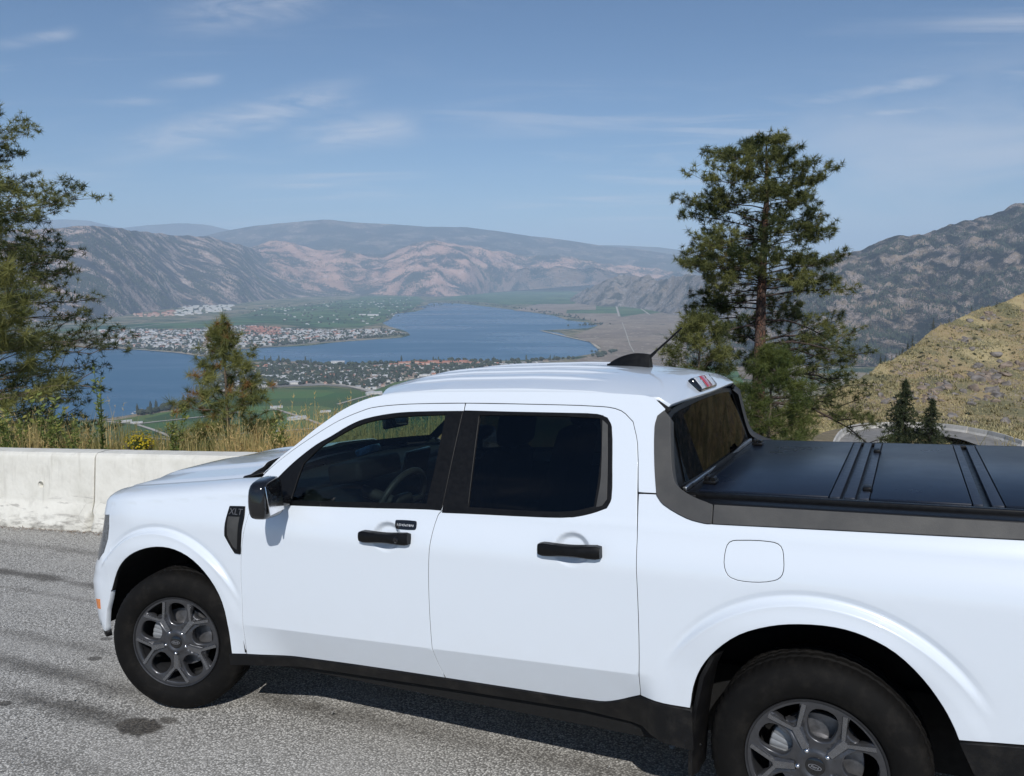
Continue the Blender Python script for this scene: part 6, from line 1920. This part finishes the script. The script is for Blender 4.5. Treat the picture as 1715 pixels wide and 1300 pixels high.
def weed(s_, d_, H, stems, seed, lab, leaf=0.06, spread=0.25, mat='weed_leaves', cat='weed', name='tall_weed', spike=True, nleaf=46):
    r = np.random.default_rng(seed)
    base = verge_pt(s_, d_)
    o = empty(name, tuple(base), lab, cat)
    st = MB(); cen, dr, tn = [], [], []
    for k in range(stems):
        az = r.uniform(0, 6.28); ln = spread * r.uniform(0.2, 1.0)
        h = H * (1.0 if k == 0 else r.uniform(0.55, 0.95))
        s = np.linspace(0, 1, 8)
        P = np.stack([math.cos(az) * ln * s**1.5 * h, math.sin(az) * ln * s**1.5 * h, s * h - 0.05], 1)
        st.tube(P, np.linspace(0.007, 0.002, 8), 5)
        for q in range(nleaf):
            u = r.uniform(0.12, 1.0)
            c = np.array([np.interp(u, s, P[:, a_]) for a_ in range(3)])
            a2 = r.uniform(0, 6.28)
            cen.append(c); dr.append([math.cos(a2), math.sin(a2), 0.6]); tn.append(np.clip(0.25 + 0.5 * u + r.normal() * 0.12 + (0.2 if u > 0.85 else 0), 0, 1))
    st.build('stems', 'weed_leaves', o, smooth=180)
    cen, dr = np.array(cen), unit(np.array(dr))
    n = len(cen)
    L = leaf * r.uniform(0.5, 1.1, n)[:, None]
    sd = unit(np.cross(dr, r.normal(size=(n, 3)))) * L * 0.20
    V = np.stack([cen, cen + dr * L * 0.5 + sd, cen + dr * L, cen + dr * L * 0.5 - sd], 1).reshape(-1, 3)
    raw_mesh('leaves', V, np.arange(len(V)).reshape(-1, 4), mat, o, attr={'tint': np.repeat(tn, 4)})
    return o
def verge_for(px, d):
    """where along the barrier a plant d behind it must stand to be seen at column px"""
    S_ = np.linspace(-6, 24, 3001)
    w = np.array([t2w(bar(s, d, 0.0)) for s in S_[::10]])
    c = (w - CAM) @ np.array([[1, 0, 0], [0, -SP, CP], [0, -CP, -SP]])
    return float(np.interp(px, PW / 2 + FPX * c[:, 0] / c[:, 2], S_[::10]))
weed(verge_for(178, 1.6), 1.6, 1.34, 3, 5, 'tall thin green weed with a leaning tip standing against the lake', leaf=0.075, spread=0.22, nleaf=60)
weed(verge_for(92, 1.4), 1.4, 1.02, 9, 6, 'broad leafy yellow green weed clump below the large dark pine', leaf=0.085, spread=0.50)
weed(verge_for(20, 1.2), 1.2, 0.88, 9, 8, 'low leafy green weed clump at the foot of the sunlit young pine', leaf=0.08, spread=0.6)
weed(verge_for(468, 1.3), 1.3, 0.70, 10, 9, 'dark green weed clump right beside the truck bonnet', leaf=0.07, spread=0.6)
weed(verge_for(300, 1.5), 1.5, 0.75, 6, 12, 'thin green weed among the dry grass left of the little pine', leaf=0.07, spread=0.45)
for i, (px_, hh) in enumerate(((1490, 1.25), (1505, 1.15), (1520, 1.35), (1540, 1.2), (1575, 1.05))):
    pass
weed(verge_for(40, 1.0), 1.0, 0.80, 12, 30, 'broad pale green weed clump at the far left end of the barrier top', leaf=0.05, spread=0.55, nleaf=60)
weed(verge_for(130, 1.0), 1.0, 0.80, 12, 31, 'low feathery green weed between the tall weed and the broad leafy clump', leaf=0.05, spread=0.55, nleaf=60)
fb_s = verge_for(242, 0.95)
fo = empty('flowering_bush', tuple(verge_pt(fb_s, 0.95)), 'low bush covered in bright yellow flowers just behind the barrier', 'bush')
r = np.random.default_rng(3)
n = 420
P = unit(r.normal(size=(n, 3))) * r.uniform(0.5, 1.0, n)[:, None] * np.array([0.19, 0.19, 0.17]) + np.array([0, 0, 0.44])
dv = unit(P - np.array([0, 0, 0.30]))
sd = unit(np.cross(dv, r.normal(size=(n, 3)))) * 0.014
sd2 = np.cross(dv, sd)
V = np.stack([P - sd, P - sd2, P + sd, P + sd2], 1).reshape(-1, 3)
raw_mesh('flowers', V, np.arange(4 * n).reshape(-1, 4), 'yellow_flowers', fo, attr={'tint': np.repeat(r.uniform(0, 0.8, n), 4)})
n = 300
P2 = unit(r.normal(size=(n, 3))) * r.uniform(0.2, 0.9, n)[:, None] * np.array([0.18, 0.18, 0.16]) + np.array([0, 0, 0.38])
d2 = unit(P2 - np.array([0, 0, 0.1]))
V, T, tt = needle_soup(P2, d2, 0.06, 0.006, 4, 0.4, r, r.uniform(0, 0.6, n))
raw_mesh('leaves', V, T, 'weed_leaves', fo, attr={'tint': tt})
stm = MB()
for i in range(14):
    a = r.uniform(0, 6.28)
    stm.tube([(0, 0, -0.05), (0.06 * math.cos(a), 0.06 * math.sin(a), 0.2), (0.15 * math.cos(a), 0.15 * math.sin(a), 0.44)], [0.006, 0.005, 0.003], 4)
stm.build('stems', 'grey_bark', fo)
# yellow rabbitbrush tips seen over the far bed rail
simple('gravel_grey', (0.33, 0.32, 0.30), 0.95, var=0.4, scale=40)
st_me = rock_mesh(41, 'gravel_grey')
pb = bpy.data.objects.new('stone', st_me)
pb.location = t2w([2.42, 0.62, 0.012]); pb.scale = (0.016, 0.013, 0.012)
coll.objects.link(pb)
tag(pb, 'small pale stone lying on the asphalt in the truck shadow ahead of the rear wheel', 'stone')

# dry needle litter blown against the foot of the barrier
r = np.random.default_rng(15)
n = 900
s_ = r.uniform(-1.7, 4.2, n); dp = -np.abs(r.normal(size=n)) * 0.05 - 0.004
P = t2w(bar(s_, dp, np.full(n, 0.006) + 0.008 * r.random(n)))
dv = unit(r.normal(size=(n, 3)) * [1, 1, 0.15]); sv = unit(np.cross(dv, [0, 0, 1.0]))
L = r.uniform(0.012, 0.045, n)[:, None]
V = np.stack([P - sv * 0.004, P + sv * 0.004, P + dv * L], 1).reshape(-1, 3)
leafy('dry_litter', (0.13, 0.06, 0.03), (0.30, 0.20, 0.11))
tag(raw_mesh('litter', V, np.arange(3 * n).reshape(-1, 3), 'dry_litter', attr={'tint': np.repeat(r.uniform(0, 0.8, n), 3)}), kind='stuff')

# loose grit on the asphalt, thickest along the barrier foot
r = np.random.default_rng(27)
n = 2600
near_ = r.random(n) < 0.45
gx_ = np.where(near_, 0, r.uniform(-6.5, 2.6, n)); gy_ = np.where(near_, 0, r.uniform(-1.6, 2.2, n))
Pt = np.stack([gx_, gy_, np.zeros(n) + 0.012], 1)
Pt[near_] = bar(r.uniform(-1.8, 4.5, near_.sum()), -np.abs(r.normal(size=near_.sum())) * 0.16 - 0.01, np.full(near_.sum(), 0.012))
Pw = t2w(Pt)
sz = (0.0022 + 0.0055 * r.random(n)**3)[:, None, None]
tet = np.array([[1, 0, -0.5], [-0.5, 0.87, -0.5], [-0.5, -0.87, -0.5], [0, 0, 0.8]])
V = (Pw[:, None, :] + (tet[None] + r.normal(size=(n, 4, 3)) * 0.25) * sz).reshape(-1, 3)
T = (np.arange(n)[:, None, None] * 4 + np.array([[0, 1, 3], [1, 2, 3], [2, 0, 3], [0, 2, 1]])).reshape(-1, 3)
tag(raw_mesh('gravel', V, T, 'gravel_grey'), kind='stuff')
# ------------------------------------------------------------------ the lakeside town
def house_mesh(name, w, d, h, rise, wallmat, roofmat, flat=False):
    mb = MB()
    x, y = w / 2, d / 2
    if flat:
        mb.add([(-x, -y, -1), (x, -y, -1), (x, y, -1), (-x, y, -1), (-x, -y, h), (x, -y, h), (x, y, h), (-x, y, h)], [(0, 1, 5, 4), (1, 2, 6, 5), (2, 3, 7, 6), (3, 0, 4, 7)], 0)
        mb.add([(-x - .2, -y - .2, h), (x + .2, -y - .2, h), (x + .2, y + .2, h), (-x - .2, y + .2, h), (-x - .2, -y - .2, h + .5), (x + .2, -y - .2, h + .5), (x + .2, y + .2, h + .5), (-x - .2, y + .2, h + .5)], [(4, 5, 6, 7), (0, 1, 5, 4), (1, 2, 6, 5), (2, 3, 7, 6), (3, 0, 4, 7)], 1)
    else:
        mb.add([(-x, -y, -1), (x, -y, -1), (x, y, -1), (-x, y, -1), (-x, -y, h), (x, -y, h), (x, y, h), (-x, y, h), (-x, 0, h + rise), (x, 0, h + rise)],
               [(0, 1, 5, 4), (1, 2, 6, 9, 5), (2, 3, 7, 6), (3, 0, 4, 8, 7)], 0)
        e = 0.6
        mb.add([(-x - e, -y - e, h - .3), (x + e, -y - e, h - .3), (x + e, 0, h + rise + .2), (-x - e, 0, h + rise + .2), (-x - e, y + e, h - .3), (x + e, y + e, h - .3)], [(0, 1, 2, 3), (3, 2, 5, 4)], 1)
    o = mb.build(name, [wallmat, roofmat], smooth=0)
    me = o.data
    bpy.data.objects.remove(o)
    return me
for nm, c in (('wall_white', (0.60, 0.58, 0.545)), ('wall_tan', (0.46, 0.39, 0.31)), ('wall_pink', (0.55, 0.38, 0.31)), ('roof_grey', (0.26, 0.26, 0.27)), ('roof_pale', (0.47, 0.47, 0.47)), ('roof_brown', (0.22, 0.165, 0.13)), ('roof_red', (0.36, 0.155, 0.105)), ('roof_blue', (0.20, 0.27, 0.36))):
    simple(nm, c, 0.85, var=0.2, scale=0.15)
KINDS = [('house', house_mesh('house', 13, 9, 3.4, 2.4, 'wall_white', 'roof_grey'), 'white walled house with a grey gable roof', 'house'),
         ('house', house_mesh('house', 15, 10, 3.6, 2.2, 'wall_white', 'roof_pale'), 'white walled house with a pale roof', 'house'),
         ('house', house_mesh('house', 14, 10, 3.4, 2.6, 'wall_tan', 'roof_brown'), 'tan walled house with a brown roof', 'house'),
         ('house', house_mesh('house', 14, 11, 4.6, 2.4, 'wall_pink', 'roof_red'), 'house with a red roof', 'house'),
         ('flat_block', house_mesh('flat_block', 24, 14, 5.5, 0, 'wall_white', 'roof_pale', True), 'flat roofed white block', 'building')]
tr_ = np.random.default_rng(501)
N1 = [(345, 656), (352, 645), (395, 622), (440, 609), (500, 612), (560, 617), (640, 613), (700, 613), (780, 609), (905, 607), (940, 603), (760, 622), (700, 633), (660, 641), (624, 653), (585, 647), (545, 643), (460, 646), (400, 654)]
N2 = [(170, 554), (230, 552), (300, 554), (380, 547), (430, 547), (480, 551), (560, 554), (640, 552), (680, 559), (640, 562.5), (560, 569), (480, 576.5), (400, 581), (345, 592), (300, 586), (250, 582), (170, 577)]
N3 = [(222, 527), (262, 524), (300, 520), (300, 513), (392, 511), (386, 520), (300, 530), (238, 531)]
N4 = [(410, 515), (560, 505), (690, 498), (690, 520), (640, 542), (520, 546), (400, 530)]
def sample(poly, n, h=3.5):
    """points spread evenly over the ground that a pixel outline covers"""
    P = np.array(poly, float)
    W3 = on_z(P[:, 0], P[:, 1], ZL + h)
    lo, hi = W3[:, :2].min(0), W3[:, :2].max(0)
    out = np.zeros((0, 2))
    while len(out) < n:
        q = tr_.uniform(lo, hi, (n * 4, 2))
        out = np.concatenate([out, q[in_poly(q, W3[:, :2])]])
    return out[:n]
def town_mix(p, scale=130.0):
    return pnoise(p[:, 0] / scale, p[:, 1] / scale)
def cell_spread(pts, d):
    """thin a set so that no two lie closer than d"""
    keep = {}
    for p in pts:
        k = (int(p[0] // d), int(p[1] // d))
        if k not in keep: keep[k] = p
    return np.array(list(keep.values()))
def lattice(poly, ang, row, step, keep, h=3.5):
    P = np.array(poly, float)
    W3 = on_z(P[:, 0], P[:, 1], ZL + h)[:, :2]
    c, s = math.cos(ang), math.sin(ang)
    Rm = np.array([[c, -s], [s, c]])
    L = W3 @ Rm
    out = []
    lo, hi = L.min(0), L.max(0)
    for y0 in np.arange(lo[1], hi[1], row):
        for sd in (-1, 1):
            x = lo[0] + tr_.uniform(0, step)
            while x < hi[0]:
                if (x // 160) != ((x + 12) // 160): x += 14
                out.append((x + tr_.normal() * 1.6, y0 + sd * row * 0.29 + tr_.normal() * 1.8))
                x += step * tr_.uniform(0.85, 1.35)
    out = np.array(out) @ Rm.T
    k = in_poly(out, W3)
    k &= (fbm(out[:, 0] / 170, out[:, 1] / 170, 3) * 0.9 + tr_.random(len(out))) > (1 - keep)
    return out[k]
near_h = lattice(N1, 0.35, 52.0, 21.0, 0.74)
far_h = lattice(N2, 0.20, 62.0, 24.0, 0.66)
ind_h = cell_spread(sample(N3, 240), 60.0)
farm_h = cell_spread(sample(N4, 90), 110.0)
def near_px(p):
    c = (np.concatenate([p, np.full((len(p), 1), ZL + 3)], 1) - CAM) @ np.array([[1, 0, 0], [0, -SP, CP], [0, -CP, -SP]])
    return np.stack([PW / 2 + FPX * c[:, 0] / c[:, 2], PH / 2 + FPX * c[:, 1] / c[:, 2]], 1), c[:, 2]
bits = {i: [] for i in range(len(KINDS))}
def put_house(k, p, rz, sc, lab, grp):
    nm, me, _, cat = KINDS[k]
    o = bpy.data.objects.new(nm, me)
    o.location = (p[0], p[1], ZL + 3.4); o.rotation_euler = (0, 0, rz); o.scale = (sc, sc, sc)
    coll.objects.link(o)
    tag(o, lab, cat, grp)
allh = []
for arr, place in ((near_h, 'near'), (far_h, 'far'), (ind_h, 'works'), (farm_h, 'farm')):
    pxs, dep = near_px(arr)
    for p, q, d in zip(arr, pxs, dep):
        if q[0] < -40 or q[0] > 1300: continue
        u = tr_.random()
        if place == 'near':
            k = 1 if u < 0.32 else 0 if u < 0.48 else 2 if u < 0.82 else 4 if u < 0.89 else 3
            if q[1] > 632 and q[0] < 500: k = 4 if u < 0.35 else 1
        elif place == 'far':
            k = 1 if u < 0.46 else 0 if u < 0.66 else 2 if u < 0.82 else 3 if u < 0.90 else 4
            if 410 < q[0] < 470 and 548 < q[1] < 562: k = 3
        elif place == 'works':
            k = 4 if q[0] > 295 else 3
        else:
            k = 1
        sc = tr_.uniform(0.75, 1.25) * (1.7 if place == 'works' else 1.4 if place == 'far' else 1.1)
        allh.append((d, place, k, p, tr_.choice([0.35, 0.35 + math.pi / 2]) + tr_.normal() * 0.12, sc))
allh.sort(key=lambda a: a[0])
PL = {'near': 'in the lakeside town nearest the vineyards', 'far': 'in the town across the water', 'works': 'at the foot of the far hills', 'farm': 'among the far orchards'}
soup = {i: [[], [], 0] for i in range(len(KINDS))}
cnt = {}
for d, place, k, p, rz, sc in allh:
    nm = KINDS[k][0]
    cnt[nm] = cnt.get(nm, 0) + 1
    if cnt[nm] <= 290:
        lab = f'small {KINDS[k][2]} {PL[place]}'
        put_house(k, p, rz, sc, lab, f'{KINDS[k][2]}s {PL[place]}'.replace('house with', 'houses with').replace('roofs', 'roof').replace('blocks', 'blocks'))
    else:
        me = KINDS[k][1]
        V = np.array([v_.co[:] for v_ in me.vertices]) * sc
        c, s = math.cos(rz), math.sin(rz)
        V = np.stack([V[:, 0] * c - V[:, 1] * s + p[0], V[:, 0] * s + V[:, 1] * c + p[1], V[:, 2] + ZL + 3.4], 1)
        b_ = soup[k]
        b_[0].append(V); b_[1] += [(tuple(i + b_[2] for i in f.vertices), f.material_index) for f in me.polygons]; b_[2] += len(V)
for k, (vs, fs, n) in soup.items():
    if n:
        mb = MB()
        mb.v = vs; mb.n = n; mb.f = [f for f, _ in fs]; mb.m = [q for _, q in fs]
        tag(mb.build('far_houses', [m_.name for m_ in KINDS[k][1].materials], smooth=0), kind='stuff')
# red roofed holiday blocks along the near shore, and white packing sheds
rb = house_mesh('holiday_block', 46, 15, 6.5, 4.0, 'wall_pink', 'roof_red')
ORD = ['first', 'second', 'third', 'fourth', 'fifth', 'sixth', 'seventh', 'eighth', 'ninth', 'tenth', 'eleventh', 'twelfth']
for i, (px_, py_, rz, sc) in enumerate(sorted(((660, 612, .1, .8), (676, 609.5, .3, .9), (694, 608.5, -.1, .9), (712, 610.5, .2, 1.), (726, 608, .1, 1.), (738, 611.5, -.2, 1.1), (750, 608.5, .1, 1.), (762, 610, .25, 1.1), (775, 607.5, 0, 1.), (784, 609.5, .2, .9), (702, 613.5, .15, .8), (735, 615, .1, .8)))):
    o = bpy.data.objects.new('holiday_block', rb)
    p = on_z(px_, py_, ZL + 3.4)
    o.location = p; o.rotation_euler = (0, 0, rz); o.scale = (sc, sc, sc)
    coll.objects.link(o); tag(o, f'{ORD[i]} from the left of the long red roofed holiday blocks on the near lakeshore', 'building', 'red roofed holiday blocks on the near shore')
sd = house_mesh('packing_shed', 60, 26, 7, 3.0, 'wall_white', 'roof_pale')
SH = ((625, 529, 1.5, 'long white packing shed at the far point of the orchards'), (607, 528, 1.0, 'white packing shed left of the long one by the far orchards'), (512, 637, .8, 'white shed on the town edge beside the highway'), (452, 633, 1.0, 'white shed at the lower edge of the near town, nearest the little pine'), (490, 641, .9, 'white shed bordering the top of the vineyards'), (566, 608, .9, 'white hall by the near shore left of the red roofs'),
      (497, 702, .75, 'white farm building beside the vineyard lane'), (463, 683, .55, 'small pale farmhouse where the vineyard lanes meet'), (626, 660, .8, 'pale barn at the vineyard corner beside the highway'), (545, 690, .45, 'small white shed in the middle of the vineyards'), (229, 709, .45, 'small white farmhouse by the lane near the water'), (212, 706, .4, 'tiny white lakeside cabin left of the farmhouse'))
for px_, py_, sc, lab in SH:
    o = bpy.data.objects.new('packing_shed', sd)
    o.location = on_z(px_, py_, ZL + 3.4); o.rotation_euler = (0, 0, tr_.uniform(0, 0.6)); o.scale = (sc, sc, sc)
    coll.objects.link(o); tag(o, lab, 'building')
# trees among the houses and along the shores
def round_tree(seed, tall=False):
    r = np.random.default_rng(seed)
    bm = bmesh.new()
    bmesh.ops.create_icosphere(bm, subdivisions=2, radius=1.0)
    for v_ in bm.verts:
        k = 1 + 0.28 * r.normal()
        v_.co = Vector((v_.co.x * k * (0.45 if tall else 1), v_.co.y * k * (0.45 if tall else 1), v_.co.z * (1 + 0.12 * r.normal()) * (1.7 if tall else 0.85) + (1.7 if tall else 0.9)))
    V = np.array([v_.co[:] for v_ in bm.verts]); F = np.array([[q.index for q in f.verts] for f in bm.faces])
    bm.free()
    return V, F
simple('far_tree', (0.040, 0.052, 0.030), 0.95, var=0.55, scale=0.06)
TV = [round_tree(i) for i in range(4)] + [round_tree(9, True)]
TME = []
for V, F in TV:
    o = raw_mesh('tree', V, F, 'far_tree'); TME.append(o.data); bpy.data.objects.remove(o)
tp = []
for poly, n, ty in ((N1, 1700, 'n'), (N2, 1900, 'f'), (N4, 260, 'o'), (N3, 40, 'w')):
    for p in sample(poly, n): tp.append((p, ty))
def along(pts, n, jit, ty, h=3.0):
    P = on_z(np.array([a for a, _ in pts], float), np.array([b2 for _, b2 in pts], float), ZL + h)[:, :2]
    L = np.concatenate([[0], np.cumsum(np.linalg.norm(np.diff(P, axis=0), axis=1))])
    for s in tr_.uniform(0, L[-1], n):
        tp.append((np.array([np.interp(s, L, P[:, 0]), np.interp(s, L, P[:, 1])]) + tr_.normal(size=2) * jit, ty))
along([(437, 605), (500, 608), (560, 613), (640, 610), (700, 608), (760, 605.5), (830, 606.5), (905, 604.5), (960, 601)], 150, 14, 's')
along([(262, 687), (300, 682), (338, 670), (348, 655)], 60, 14, 's')
along([(236, 695), (262, 689)], 22, 10, 's')
along([(180, 579), (250, 583.5), (300, 587.5), (343, 593)], 90, 18, 'f')
along([(400, 582), (480, 577), (560, 570), (640, 564), (683, 560)], 120, 16, 'f')
along([(655, 527), (700, 516), (770, 506), (855, 515), (930, 526), (985, 538)], 160, 40, 'o')
along([(1003, 590), (1000, 598), (1030, 588)], 26, 20, 'o')
along([(955, 546), (985, 545), (1010, 543)], 30, 30, 'o')
along([(1170, 602), (1300, 598), (1400, 604)], 260, 45, 'o')
along([(280, 512), (300, 520), (330, 519), (380, 512)], 50, 20, 'w')
tlist = []
for p, ty in tp:
    q, d = near_px(p[None])
    tall = tr_.random() < (0.16 if ty == 's' else 0.05)
    s = tr_.uniform(3.6, 7.8) * (1.15 if ty in 'so' else 1.0)
    tlist.append((s / d[0], d[0], p, 4 if tall else int(tr_.integers(4)), s, ty))
tlist.sort(key=lambda a: -a[0])
TL = {'n': 'dark round tree among the houses of the near town', 's': 'dark tree on the near shore of the lake', 'f': 'dark tree among the houses across the water', 'o': 'dark tree beside the far fields', 'w': 'dark tree at the foot of the far hills'}
VV, FF, n_ = [], [], 0
for i, (_, d, p, k, s, ty) in enumerate(tlist):
    if i < 290:
        o = bpy.data.objects.new('tree', TME[k])
        o.location = (p[0], p[1], ZL + 3.0); o.scale = (s, s, s); o.rotation_euler = (0, 0, tr_.uniform(0, 6.28))
        coll.objects.link(o)
        lab = TL[ty]
        if k == 4: lab = lab.replace('dark round tree', 'slim poplar').replace('dark tree', 'slim poplar')
        tag(o, lab, 'tree', lab.replace('tree', 'trees').replace('poplar', 'poplars'))
    else:
        V, F = TV[k]
        VV.append(V * s + np.array([p[0], p[1], ZL + 3.0])); FF.append(F + n_); n_ += len(V)
tag(raw_mesh('town_trees', np.concatenate(VV), np.concatenate(FF), 'far_tree'), kind='stuff')
# boats moored off the near shore
bo = MB()
bo.add([(-4, -1.2, 0), (-4, 1.2, 0), (2.2, 1.2, 0), (4.4, 0, 0.3), (2.2, -1.2, 0), (-4, -1.4, 1.1), (-4, 1.4, 1.1), (2.2, 1.4, 1.2), (4.8, 0, 1.5), (2.2, -1.4, 1.2)], [(0, 4, 9, 5), (4, 3, 8, 9), (3, 2, 7, 8), (2, 1, 6, 7), (1, 0, 5, 6), (5, 9, 8, 7, 6)])
bo.box((-0.6, 0, 1.9), (3.0, 1.9, 1.5), 0.3, 2, taper=(0.75, 0.85))
bo_o = bo.build('boat', 'wall_white', smooth=0); bo_me = bo_o.data; bpy.data.objects.remove(bo_o)
for px_, py_ in ((226, 690), (231, 688.5), (236, 691), (241, 688), (243, 690), (248, 687.5), (251, 689.5), (229, 692.5), (238, 686.5), (222, 693), (254, 686)):
    o = bpy.data.objects.new('boat', bo_me)
    o.location = on_z(px_, py_, ZL); o.rotation_euler = (0, 0, tr_.uniform(0, 6.28)); s = tr_.uniform(0.7, 1.1); o.scale = (s, s, s)
    coll.objects.link(o); tag(o, 'small white boat moored off the near lake shore', 'boat', 'white boats moored off the near shore')

# ------------------------------------------------------------------ forest on the hills: small dark trees too many to count
def forest(name, P, n, h0, h1, seed, mask, mat='far_tree', row0=0.02, row1=0.97):
    r = np.random.default_rng(seed)
    a, c = P.shape[0] - 3, P.shape[1]
    i = (r.uniform(row0, row1, n * 4) * (a - 1)); j = r.uniform(0, c - 1.001, n * 4)
    i0, j0 = i.astype(int), j.astype(int); fi, fj = (i - i0)[:, None], (j - j0)[:, None]
    Q = P[i0, j0] * (1 - fi) * (1 - fj) + P[i0 + 1, j0] * fi * (1 - fj) + P[i0, j0 + 1] * (1 - fi) * fj + P[i0 + 1, j0 + 1] * fi * fj
    k = mask(Q, i / (a - 1), r)
    Q = Q[k][:n]
    m_ = len(Q)
    h = r.uniform(h0, h1, m_)
    w = h * r.uniform(0.16, 0.27, m_)
    ang = r.uniform(0, 6.28, m_)[:, None] + np.arange(4) * (np.pi / 2)
    ring = Q[:, None, :] + np.stack([np.cos(ang) * w[:, None], np.sin(ang) * w[:, None], np.zeros((m_, 4)) + 0.05 * h[:, None]], -1)
    tip = Q + np.stack([0 * h, 0 * h, h], -1)
    V = np.concatenate([ring, tip[:, None]], 1).reshape(-1, 3)
    T = np.array([[0, 1, 4], [1, 2, 4], [2, 3, 4], [3, 0, 4]])
    tri = (np.arange(m_)[:, None, None] * 5 + T).reshape(-1, 3)
    tag(raw_mesh(name, V, tri, mat), kind='stuff')
def nmask(scale, thr, jit=0.25):
    def f(Q, v, r):
        g = fbm(Q[:, 0] / scale + 3, Q[:, 1] / scale + Q[:, 2] / scale, 4)
        return g + r.normal(size=len(Q)) * jit * 0.5 > thr
    return f
forest('mountain_forest', PE, 26000, 9, 20, 71, nmask(330, 0.02))
forest('west_forest', PW_, 22000, 12, 26, 72, nmask(420, 0.03))
forest('foothill_forest', PB_, 9000, 14, 30, 73, nmask(600, 0.16))
